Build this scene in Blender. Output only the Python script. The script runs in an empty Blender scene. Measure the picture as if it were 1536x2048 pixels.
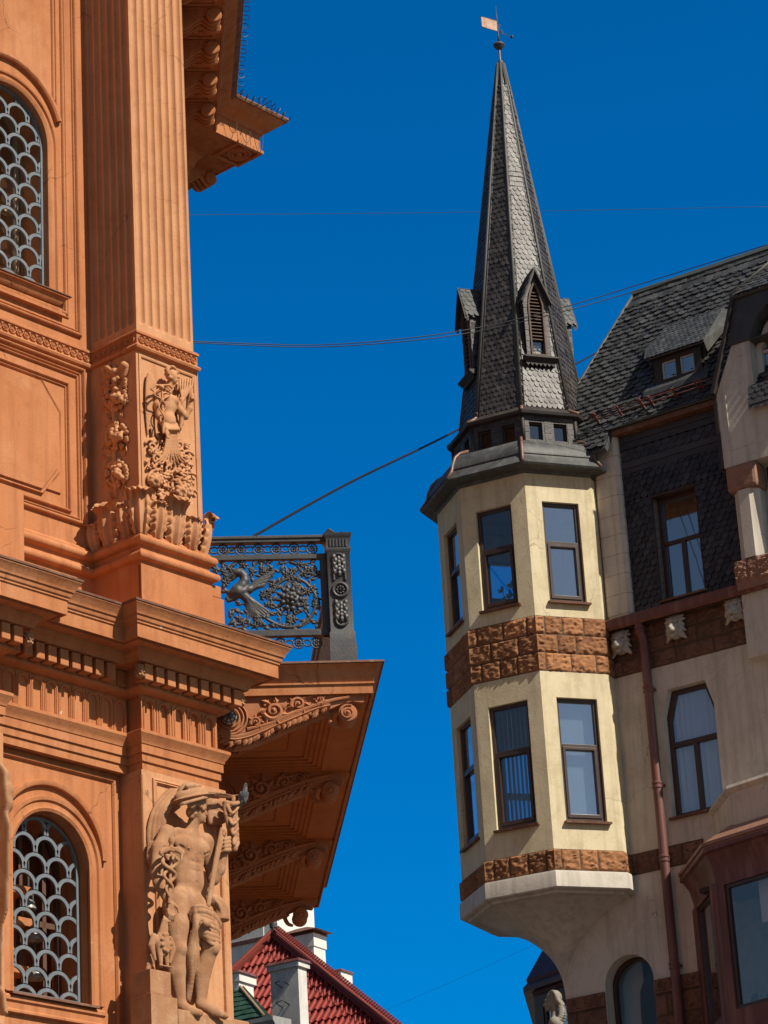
import bpy, bmesh, math, random
import numpy as np
from mathutils import Vector, Matrix, noise
from mathutils.geometry import tessellate_polygon

random.seed(7)
SC = bpy.context.scene
COL = SC.collection
rad = math.radians

# ---------------------------------------------------------------- camera
F_PX, PITCH, ROLL = 5954.67, rad(22.49), rad(-3.428)      # focal length in pixels of a 1536 wide frame
EYE = Vector((0.0, 0.0, 1.6))
_fwd = Vector((0, math.cos(PITCH), math.sin(PITCH)))
_r0 = Vector((1, 0, 0)); _u0 = Vector((0, -math.sin(PITCH), math.cos(PITCH)))
RIGHT = _r0 * math.cos(ROLL) + _u0 * math.sin(ROLL)
UP = -_r0 * math.sin(ROLL) + _u0 * math.cos(ROLL)
FWD = _fwd
cam_data = bpy.data.cameras.new('camera')
cam = bpy.data.objects.new('camera', cam_data); COL.objects.link(cam)
cam_data.sensor_fit = 'HORIZONTAL'; cam_data.sensor_width = 36.0
cam_data.lens = 36.0 * F_PX / 1536.0
cam_data.clip_start = 0.1; cam_data.clip_end = 3000
cam.matrix_world = Matrix(((RIGHT.x, UP.x, -FWD.x, EYE.x), (RIGHT.y, UP.y, -FWD.y, EYE.y),
                           (RIGHT.z, UP.z, -FWD.z, EYE.z), (0, 0, 0, 1)))
SC.camera = cam

# ---------------------------------------------------------------- sky and sun
SUN_AZ, SUN_EL = 126.0, 45.0          # clockwise from +Y
W = bpy.data.worlds.new('World'); SC.world = W; W.use_nodes = True
nt = W.node_tree; nt.nodes.clear()
out = nt.nodes.new('ShaderNodeOutputWorld'); bg = nt.nodes.new('ShaderNodeBackground')
sky = nt.nodes.new('ShaderNodeTexSky'); sky.sky_type = 'NISHITA'; sky.sun_disc = False
sky.sun_elevation = rad(SUN_EL); sky.sun_rotation = rad(SUN_AZ)
sky.air_density = 1.0; sky.dust_density = 0.6; sky.ozone_density = 3.0
# the polarised north sky is deeper blue than the hazy sky round the sun and low all about
tc = nt.nodes.new('ShaderNodeTexCoord')
dot = nt.nodes.new('ShaderNodeVectorMath'); dot.operation = 'DOT_PRODUCT'
dot.inputs[1].default_value = (0.0, math.cos(rad(28)), math.sin(rad(28)))
mr = nt.nodes.new('ShaderNodeMapRange'); mr.interpolation_type = 'SMOOTHSTEP'
mr.inputs['From Min'].default_value = 0.55; mr.inputs['From Max'].default_value = 0.93
tint = nt.nodes.new('ShaderNodeMix'); tint.data_type = 'RGBA'
tint.inputs['A'].default_value = (0.57, 0.585, 0.565, 1); tint.inputs['B'].default_value = (0.001, 0.70, 1.28, 1)
mul = nt.nodes.new('ShaderNodeMix'); mul.data_type = 'RGBA'; mul.blend_type = 'MULTIPLY'
mul.inputs['Factor'].default_value = 1.0
nt.links.new(tc.outputs['Generated'], dot.inputs[0]); nt.links.new(dot.outputs['Value'], mr.inputs['Value'])
nt.links.new(mr.outputs['Result'], tint.inputs['Factor'])
nt.links.new(sky.outputs['Color'], mul.inputs['A']); nt.links.new(tint.outputs['Result'], mul.inputs['B'])
nt.links.new(mul.outputs['Result'], bg.inputs['Color']); bg.inputs['Strength'].default_value = 0.084
nt.links.new(bg.outputs['Background'], out.inputs['Surface'])
sd = bpy.data.lights.new('sun', 'SUN'); sd.energy = 5.0; sd.angle = rad(0.5); sd.color = (1.0, 0.91, 0.78)
sun = bpy.data.objects.new('sun', sd); COL.objects.link(sun)
sv = Vector((math.sin(rad(SUN_AZ)) * math.cos(rad(SUN_EL)), math.cos(rad(SUN_AZ)) * math.cos(rad(SUN_EL)), math.sin(rad(SUN_EL))))
sun.rotation_euler = sv.to_track_quat('Z', 'Y').to_euler(); sun.location = (30, -20, 60)
SC.view_settings.view_transform = 'Standard'; SC.view_settings.look = 'None'
SC.view_settings.exposure = 0.25; SC.view_settings.gamma = 1.0

# ---------------------------------------------------------------- geometry helpers
def dirv(az):
    a = rad(az); return Vector((math.sin(a), math.cos(a), 0))
def ray(px, py):
    return (RIGHT * ((px - 768) / F_PX) - UP * ((py - 1024) / F_PX) + FWD).normalized()
def at_hd(px, py, d):
    r = ray(px, py); return EYE + r * (d / math.hypot(r.x, r.y))
class Fr:
    """A building-face frame: u along the face, n outward, z up (world height)."""
    def __init__(s, o, az):
        s.o = Vector((o[0], o[1], 0)); s.az = az; s.u = dirv(az); s.n = dirv(az + 90)
    def __call__(s, u, n, z):
        p = s.o + s.u * u + s.n * n; return Vector((p.x, p.y, z))
    def un(s, px, py, n=0.0):
        d = ray(px, py); t = ((s.o + s.n * n - EYE).dot(s.n)) / d.dot(s.n); p = EYE + d * t
        return (p - s.o).dot(s.u), p.z
class Pl:
    """A tilted plane frame: u horizontal, v up the slope, n normal."""
    def __init__(s, o, u, v):
        s.o = Vector(o); s.u = Vector(u).normalized(); s.v = Vector(v).normalized(); s.n = s.u.cross(s.v).normalized()
        if s.n.z < 0: s.n = -s.n
    def __call__(s, u, n, v):
        return s.o + s.u * u + s.n * n + s.v * v
    def un(s, px, py, n=0.0):
        d = ray(px, py); t = ((s.o + s.n * n - EYE).dot(s.n)) / d.dot(s.n); p = EYE + d * t
        return (p - s.o).dot(s.u), (p - s.o).dot(s.v)

def tag(o, label=None, cat=None, group=None, kind=None):
    if label: o['label'] = label
    if cat: o['category'] = cat
    if group: o['group'] = group
    if kind: o['kind'] = kind
    return o
def root(name, loc, label, cat, group=None):
    o = bpy.data.objects.new(name, None); COL.objects.link(o); o.location = loc; o.empty_display_size = 0.3
    return tag(o, label, cat, group)
def base_loc(o):
    p = Vector((0, 0, 0))
    while o is not None:
        p += Vector(o.location); o = o.parent
    return p
def dup(o, parent, off=(0, 0, 0)):
    c = o.copy(); COL.objects.link(c); c.parent = parent; c.location = Vector(o.location) + Vector(off)
    for ch in [x for x in COL.objects if x.parent == o]:
        d = ch.copy(); COL.objects.link(d); d.parent = c
    return c

class M:
    def __init__(s): s.v = []; s.f = []
    def add(s, vs, fs):
        b = len(s.v); s.v.extend([tuple(p) for p in vs]); s.f.extend([tuple(i + b for i in f) for f in fs]); return s
    def build(s, name, mat, parent=None, smooth=False, bevel=0.0, label=None, loc=None, autos=None):
        org = base_loc(parent) if parent is not None else Vector(loc if loc is not None else (0, 0, 0))
        off = Vector((0, 0, 0))
        me = bpy.data.meshes.new(name)
        vv = np.array(s.v, dtype=np.float64).reshape(-1, 3) - np.array(org)
        me.from_pydata(vv.tolist(), [], s.f); me.update()
        bm = bmesh.new(); bm.from_mesh(me)
        if autos is not None or bevel: bmesh.ops.remove_doubles(bm, verts=bm.verts, dist=0.0002)
        bmesh.ops.recalc_face_normals(bm, faces=bm.faces); bm.to_mesh(me); bm.free()
        o = bpy.data.objects.new(name, me); COL.objects.link(o)
        if parent is not None: o.parent = parent
        else: o.location = org
        me.materials.append(mat)
        if smooth or autos is not None:
            me.polygons.foreach_set('use_smooth', [True] * len(me.polygons))
            if autos is not None: me.set_sharp_from_angle(angle=rad(autos))
        if bevel:
            b = o.modifiers.new('bevel', 'BEVEL'); b.width = bevel; b.segments = 2; b.limit_method = 'ANGLE'; b.angle_limit = rad(40)
        if label: o['label'] = label
        return o
    def box(s, T, u0, u1, n0, n1, z0, z1):
        vs = [T(u, n, z) for u in (u0, u1) for n in (n0, n1) for z in (z0, z1)]
        return s.add(vs, [(0, 1, 3, 2), (4, 6, 7, 5), (0, 4, 5, 1), (2, 3, 7, 6), (0, 2, 6, 4), (1, 5, 7, 3)])
    def hexa(s, p8):      # bottom 4 then top 4
        return s.add(p8, [(0, 1, 2, 3), (4, 5, 6, 7), (0, 1, 5, 4), (1, 2, 6, 5), (2, 3, 7, 6), (3, 0, 4, 7)])
    def poly(s, T, outer, holes, n0, n1, back=True):
        loops = [outer] + list(holes)
        tri = tessellate_polygon([[Vector((a, b, 0)) for a, b in lp] for lp in loops])
        flat = [p for lp in loops for p in lp]; k = len(flat)
        s.add([T(a, n1, b) for a, b in flat], tri)
        if back: s.add([T(a, n0, b) for a, b in flat], [t[::-1] for t in tri])
        for lp in loops:
            m = len(lp)
            s.add([T(a, n1, b) for a, b in lp] + [T(a, n0, b) for a, b in lp],
                  [(i, (i + 1) % m, (i + 1) % m + m, i + m) for i in range(m)])
        return s
    def sweep(s, G, path, prof, closed=False, caps=True):
        """sweep profile [(off, h)] along 2D path; off is to the right of travel; G(a, b, h) -> world"""
        n = len(path); rows = []
        for i, p in enumerate(path):
            p = Vector(p); ds = []
            if closed or i > 0: ds.append((p - Vector(path[i - 1])).normalized())
            if closed or i < n - 1: ds.append((Vector(path[(i + 1) % n]) - p).normalized())
            nr = [Vector((d.y, -d.x)) for d in ds]
            if len(nr) == 2:
                m = nr[0] + nr[1]
                m = m / max(0.25, (1 + nr[0].dot(nr[1])))
            else: m = nr[0]
            rows.append([G(p.x + m.x * d, p.y + m.y * d, h) for d, h in prof])
        k = len(prof); vs = [v for r in rows for v in r]; fs = []
        for i in range(n if closed else n - 1):
            j = (i + 1) % n
            for q in range(k - 1): fs.append((i * k + q, j * k + q, j * k + q + 1, i * k + q + 1))
        if caps and not closed:
            fs.append(tuple(range(k))); fs.append(tuple((n - 1) * k + q for q in range(k - 1, -1, -1)))
        return s.add(vs, fs)
    def sweepn(s, G, path, prof, **k):      # offsets to the left of travel
        return s.sweep(G, path, [(-d, h) for d, h in prof], **k)
    def tube(s, pts, r, seg=8, closed=False, cap=True):
        pts = [Vector(p) for p in pts]; n = len(pts)
        rs = r if isinstance(r, (list, tuple)) else [r] * n
        up = None; vs = []
        for i in range(n):
            a = pts[i - 1] if (i > 0 or closed) else pts[i]; b = pts[(i + 1) % n] if (i < n - 1 or closed) else pts[i]
            t = (b - a).normalized() if (b - a).length > 1e-9 else Vector((0, 0, 1))
            if up is None: up = t.orthogonal().normalized()
            up = (up - t * up.dot(t)).normalized() if (up - t * up.dot(t)).length > 1e-6 else t.orthogonal().normalized()
            w = t.cross(up)
            for k in range(seg):
                an = 2 * math.pi * k / seg; vs.append(pts[i] + (up * math.cos(an) + w * math.sin(an)) * rs[i])
        fs = []
        for i in range(n if closed else n - 1):
            j = (i + 1) % n
            for k in range(seg): fs.append((i * seg + k, i * seg + (k + 1) % seg, j * seg + (k + 1) % seg, j * seg + k))
        if cap and not closed:
            fs.append(tuple(range(seg - 1, -1, -1))); fs.append(tuple((n - 1) * seg + k for k in range(seg)))
        return s.add(vs, fs)
    def lathe(s, c, axis, prof, seg=20):
        ax = Vector(axis).normalized(); a = ax.orthogonal().normalized(); b = ax.cross(a); vs = []; fs = []
        for r, h in prof:
            for k in range(seg):
                an = 2 * math.pi * k / seg; vs.append(Vector(c) + ax * h + (a * math.cos(an) + b * math.sin(an)) * r)
        for i in range(len(prof) - 1):
            for k in range(seg): fs.append((i * seg + k, i * seg + (k + 1) % seg, (i + 1) * seg + (k + 1) % seg, (i + 1) * seg + k))
        fs.append(tuple(range(seg - 1, -1, -1))); fs.append(tuple((len(prof) - 1) * seg + k for k in range(seg)))
        return s.add(vs, fs)
    def ball(s, c, r, T=None, seg=10, rings=6):
        """ellipsoid; c and r in T's coordinates"""
        T = T or (lambda a, b, d: Vector((a, b, d)))
        rx, ry, rz = r if isinstance(r, (tuple, list)) else (r, r, r); vs = []; fs = []
        for i in range(rings + 1):
            ph = math.pi * i / rings
            for k in range(seg):
                th = 2 * math.pi * k / seg
                vs.append(T(c[0] + rx * math.sin(ph) * math.cos(th), c[1] + ry * math.sin(ph) * math.sin(th), c[2] + rz * math.cos(ph)))
        for i in range(rings):
            for k in range(seg): fs.append((i * seg + k, i * seg + (k + 1) % seg, (i + 1) * seg + (k + 1) % seg, (i + 1) * seg + k))
        return s.add(vs, fs)
    def leaf(s, T, c, ang, L_, W_, th=.012, n0=0.0, curl=.0):
        """a pointed three-lobed leaf lying in T's (u, z) plane, raised along its rib"""
        ca, sa = math.cos(ang), math.sin(ang)
        ol = [(0, 0), (.18, .30), (.34, .62), (.42, .40), (.60, .52), (.70, .26), (1, 0), (.70, -.26), (.60, -.52), (.42, -.40), (.34, -.62), (.18, -.30)]
        W = lambda x, y, n: T(c[0] + (x * ca - y * sa), n0 + n, c[1] + (x * sa + y * ca))
        rib = [(x, 0) for x in (0, .2, .42, .66, 1)]
        vs = [W(x * L_, y * W_, th * .25 + curl * x * x) for x, y in ol] + [W(x * L_, 0, th * (1.0 if 0 < x < 1 else .4) + curl * x * x) for x in (.2, .42, .66)] + [W(x * L_ * .96, y * W_ * .9, -th + curl * x * x) for x, y in ol]
        f = [(0, 1, 12), (1, 2, 3, 12), (3, 13, 12), (3, 4, 5, 13), (5, 14, 13), (5, 6, 14), (6, 7, 14), (7, 8, 9, 13, 14)[:0] or (7, 13, 14), (7, 8, 9, 13), (9, 12, 13), (9, 10, 11, 12), (11, 0, 12)]
        f += [tuple(range(15, 27))] + [(i, (i + 1) % 12, 15 + (i + 1) % 12, 15 + i) for i in range(12)]
        return s.add(vs, f)
    def grid(s, fn, nu, nv):
        vs = [fn(i / nu, j / nv) for j in range(nv + 1) for i in range(nu + 1)]
        return s.add(vs, [(j * (nu + 1) + i, j * (nu + 1) + i + 1, (j + 1) * (nu + 1) + i + 1, (j + 1) * (nu + 1) + i) for j in range(nv) for i in range(nu)])

def arc(cu, cz, r, a0, a1, n):
    return [(cu + r * math.cos(rad(a0 + (a1 - a0) * i / n)), cz + r * math.sin(rad(a0 + (a1 - a0) * i / n))) for i in range(n + 1)]
def arch_loop(u0, u1, z0, zs, n=20):
    """counter-clockwise opening: flat sill z0, half round above the spring zs"""
    return [(u0, z0), (u1, z0)] + arc((u0 + u1) / 2, zs, (u1 - u0) / 2, 0, 180, n)
def rect(u0, u1, z0, z1): return [(u0, z0), (u1, z0), (u1, z1), (u0, z1)]
def spiral(cx, cz, r0, r1, a0, turns, n=26):
    """2D spiral from radius r0 (outside) to r1"""
    out_ = []
    for i in range(n + 1):
        t = i / n; r = r0 + (r1 - r0) * (t ** 0.8); a = rad(a0) + turns * 2 * math.pi * t
        out_.append((cx + r * math.cos(a), cz + r * math.sin(a)))
    return out_
def smooth_path(pts, n=8):
    """Catmull-Rom through points of any dimension"""
    P = [np.array(p, float) for p in pts]; o = []
    for i in range(len(P) - 1):
        p0 = P[max(i - 1, 0)]; p1 = P[i]; p2 = P[i + 1]; p3 = P[min(i + 2, len(P) - 1)]
        for k in range(n):
            t = k / n
            o.append(0.5 * ((2 * p1) + (-p0 + p2) * t + (2 * p0 - 5 * p1 + 4 * p2 - p3) * t * t + (-p0 + 3 * p1 - 3 * p2 + p3) * t ** 3))
    o.append(P[-1]); return [tuple(x) for x in o]

def scales(m, T, v0, v1, lim, w, h, thick=0.012, lift=0.03, seed=1, square_rows=(), jit=1.0, rowfn=None):
    """overlapping fish-scale slates laid course by course on T(u, n, v); lim(v) -> (umin, umax)"""
    rnd = random.Random(seed); r = 0; v = v0
    while v < v1:
        a, b = lim(min(v + h * 0.5, v1))
        if b - a > 0.02:
            off = (r % 2) * 0.5 * w; k0 = math.floor((a - off) / w) - 1; k1 = math.ceil((b - off) / w) + 1
            for k in range(k0, k1 + 1):
                uc = off + k * w
                if uc + w * 0.5 < a + 0.004 or uc - w * 0.5 > b - 0.004: continue
                ju = rnd.uniform(-.02, .02) * w * jit; jv = rnd.uniform(-.04, .04) * h * jit
                l = lift * rnd.uniform(.75, 1.3); hw = w * 0.5 * rnd.uniform(.95, 1.0)
                top = min(h * 1.55, v1 - v + 0.002)
                if r in square_rows: ol = [(-hw, top), (-hw, .05 * h), (-hw, 0), (hw, 0), (hw, .05 * h), (hw, top)]
                else: ol = [(-hw, top)] + [(-hw * math.cos(math.pi * i / 8), .72 * h - .72 * h * math.sin(math.pi * i / 8)) for i in range(9)] + [(hw, top)]
                tilt = rnd.uniform(-.15, .15) * l
                P1 = []; P0 = []
                for x, y in ol:
                    vv = v + y + jv; la, lb = lim(min(max(vv, v0), v1)); u = min(max(uc + x + ju, la), lb)
                    f = 1 - y / (h * 1.6); nn = thick * .5 + l * f + tilt * x / hw
                    P1.append(T(u, nn, vv)); P0.append(T(u, nn - thick - .002, vv))
                q = len(ol)
                m.add(P1 + P0, [tuple(range(q))] + [(i, (i + 1) % q, (i + 1) % q + q, i + q) for i in range(q)])
        v += h; r += 1
    return m

def rough_blocks(m, T, u0, u1, z0, z1, rows, bw, seed=3, t=0.06, amp=0.035, miter0=0.0, miter1=0.0, gap=0.009, start=0.0, base=0.0):
    """rock-faced ashlar; miterX = tan of the half turning angle at that end"""
    rnd = random.Random(seed); hh = (z1 - z0) / rows
    for r in range(rows):
        za, zb = z0 + r * hh + gap / 2, z0 + (r + 1) * hh - gap / 2
        cuts = [u0]; x = u0 + bw * (0.35 + .5 * ((r + start) % 2)) * rnd.uniform(.8, 1.2)
        while x < u1 - bw * .35: cuts.append(x); x += bw * rnd.uniform(.75, 1.25)
        cuts.append(u1)
        for i in range(len(cuts) - 1):
            a, b = cuts[i] + (gap / 2 if i else 0), cuts[i + 1] - (gap / 2 if i < len(cuts) - 2 else 0)
            nu = max(4, int((b - a) / .018)); nv = max(4, int((zb - za) / .018)); sd_ = rnd.uniform(0, 90); tb = t * rnd.uniform(.8, 1.15)
            first, last = i == 0, i == len(cuts) - 2
            def fn(s_, q_, a=a, b=b, sd_=sd_, tb=tb, first=first, last=last):
                u = a + (b - a) * s_; z = za + (zb - za) * q_
                eu = min(s_ * (b - a) if not first else 9, (1 - s_) * (b - a) if not last else 9); e = min(eu, q_ * (zb - za), (1 - q_) * (zb - za))
                k = min(1, e / .026); k = k * k * (3 - 2 * k)
                nz = .75 * noise.fractal(Vector((u * 11 + sd_, z * 19, sd_)), .7, 2.1, 5) + .9 * abs(noise.noise(Vector((u * 9 + z * 8, z * 22 - u * 6, sd_ + 7)))) - .3
                n = base + k * (tb * .55 + amp * nz)
                if first and s_ == 0 and miter0: n = base + .02 * k + tb * .4 * k
                if last and s_ == 1 and miter1: n = base + .02 * k + tb * .4 * k
                u2 = u
                if first: u2 = u - max(n, 0) * miter0 * (1 - s_) ** 2
                if last: u2 = u + max(n, 0) * miter1 * s_ ** 2
                return T(u2, n, z)
            m.grid(fn, nu, nv)
    return m

# ---------------------------------------------------------------- sculpting: smooth-union distance field, surface nets
class Sdf:
    def __init__(s, lo, hi, h):
        s.lo = np.array(lo, np.float32); s.h = h; s.n = [int((hi[i] - lo[i]) / h) + 1 for i in range(3)]
        s.D = np.full(s.n, 0.5, np.float32)
        s.ax = [lo[i] + h * np.arange(s.n[i], dtype=np.float32) for i in range(3)]
    def _sub(s, lo, hi):
        sl = []
        for i in range(3):
            a = max(0, int((lo[i] - s.lo[i]) / s.h) - 1); b = min(s.n[i], int((hi[i] - s.lo[i]) / s.h) + 3)
            if b <= a: return None
            sl.append(slice(a, b))
        g = np.meshgrid(*[s.ax[i][sl[i]] for i in range(3)], indexing='ij')
        return tuple(sl), g
    def _apply(s, sl, d, k, cut=False):
        A = s.D[sl]
        if cut:
            d = -d; hh = np.clip(.5 - .5 * (A - d) / k, 0, 1); s.D[sl] = A * (1 - hh) + d * hh + k * hh * (1 - hh)
        else:
            hh = np.clip(.5 + .5 * (A - d) / k, 0, 1); s.D[sl] = A * (1 - hh) + d * hh - k * hh * (1 - hh)
    def cap(s, a, b, ra, rb=None, k=.03, cut=False, sq=(1, 1, 1)):
        rb = ra if rb is None else rb; a = np.array(a, np.float32); b = np.array(b, np.float32); R = max(ra, rb) + k * 1.5 + s.h * 2
        r_ = s._sub(np.minimum(a, b) - R, np.maximum(a, b) + R)
        if r_ is None: return s
        sl, g = r_; ba = b - a; L = float((ba * ba).sum()) + 1e-12
        P = [g[i] - a[i] for i in range(3)]; t = np.clip((P[0] * ba[0] + P[1] * ba[1] + P[2] * ba[2]) / L, 0, 1)
        d = np.sqrt(sum(((P[i] - ba[i] * t) / sq[i]) ** 2 for i in range(3))) - (ra + (rb - ra) * t)
        s._apply(sl, d, k, cut); return s
    def ell(s, c, r, k=.03, cut=False, rot=None):
        c = np.array(c, np.float32); r = np.array(r if hasattr(r, '__len__') else (r, r, r), np.float32); R = float(r.max()) + k * 1.5 + s.h * 2
        r_ = s._sub(c - R, c + R)
        if r_ is None: return s
        sl, g = r_; P = [g[i] - c[i] for i in range(3)]
        if rot is not None:      # rotation in the u-z plane (degrees)
            ca, sa = math.cos(rad(rot)), math.sin(rad(rot)); P = [P[0] * ca + P[2] * sa, P[1], -P[0] * sa + P[2] * ca]
        q = np.sqrt(sum((P[i] / r[i]) ** 2 for i in range(3))); q2 = np.sqrt(sum((P[i] / r[i] ** 2) ** 2 for i in range(3))) + 1e-9
        s._apply(sl, q * (q - 1) / q2, k, cut); return s
    def line(s, pts, r, k=.02, cut=False, sq=(1, 1, 1)):
        n = len(pts); rs = r if isinstance(r, (list, tuple)) else [r] * n
        for i in range(n - 1): s.cap(pts[i], pts[i + 1], rs[i], rs[i + 1], k, cut, sq)
        return s
    def box(s, c, hs, rr=.01, k=.01, cut=False):
        c = np.array(c); hs = np.array(hs); R = hs + k * 1.5 + s.h * 2 + rr; r_ = s._sub(c - R, c + R)
        if r_ is None: return s
        sl, g = r_; q = [np.abs(g[i] - c[i]) - hs[i] for i in range(3)]
        d = np.sqrt(sum(np.maximum(x, 0) ** 2 for x in q)) + np.minimum(np.maximum(np.maximum(q[0], q[1]), q[2]), 0) - rr
        s._apply(sl, d, k, cut); return s
    def mesh(s, T, iso=0.0, back=None):
        D = s.D - iso
        if back is not None: D = D.copy()
        for ax in range(3):
            idx = [slice(None)] * 3
            for e in (0, -1):
                idx[ax] = e; D[tuple(idx)] = np.maximum(D[tuple(idx)], s.h * .3)
        S = D < 0; nx, ny, nz = s.n
        cnt = np.zeros((nx - 1, ny - 1, nz - 1), np.int32); pos = np.zeros((nx - 1, ny - 1, nz - 1, 3), np.float32)
        cs = [(i, j, k) for i in (0, 1) for j in (0, 1) for k in (0, 1)]
        V = lambda A, c: A[c[0]:nx - 1 + c[0], c[1]:ny - 1 + c[1], c[2]:nz - 1 + c[2]]
        for a in cs:
            for ax in range(3):
                if a[ax]: continue
                b = list(a); b[ax] = 1; b = tuple(b)
                A, B = V(D, a), V(D, b); x = (A < 0) != (B < 0); t = np.where(x, A / np.where(x, A - B, 1), 0)
                cnt += x
                for i in range(3): pos[..., i] += np.where(x, a[i] + (t if i == ax else 0), 0)
        act = cnt > 0; ids = np.full(cnt.shape, -1, np.int64); ids[act] = np.arange(int(act.sum()))
        I = np.argwhere(act); P = (I + pos[act] / cnt[act][:, None]) * s.h + s.lo
        fs = []
        for ax in range(3):
            o1, o2 = [(1, 2), (2, 0), (0, 1)][ax]
            sl0 = [slice(1, -1)] * 3; sl0[ax] = slice(0, -1); sl1 = list(sl0); sl1[ax] = slice(1, None)
            a = S[tuple(sl0)]; b = S[tuple(sl1)]; E = np.argwhere(a != b)
            if len(E) == 0: continue
            base = E.copy(); base[:, o1] += 1; base[:, o2] += 1
            fl = a[tuple(E.T)]
            def idx(d1, d2):
                q = base.copy(); q[:, o1] -= d1; q[:, o2] -= d2; return ids[tuple(q.T)]
            Q = np.stack([idx(1, 1), idx(0, 1), idx(0, 0), idx(1, 0)], 1); Q[~fl] = Q[~fl][:, ::-1]; fs.append(Q)
        m = M(); m.v = [tuple(T(float(p[0]), float(p[1]), float(p[2]))) for p in P]
        m.f = [tuple(int(i) for i in q) for q in np.concatenate(fs)] if fs else []
        return m

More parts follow.
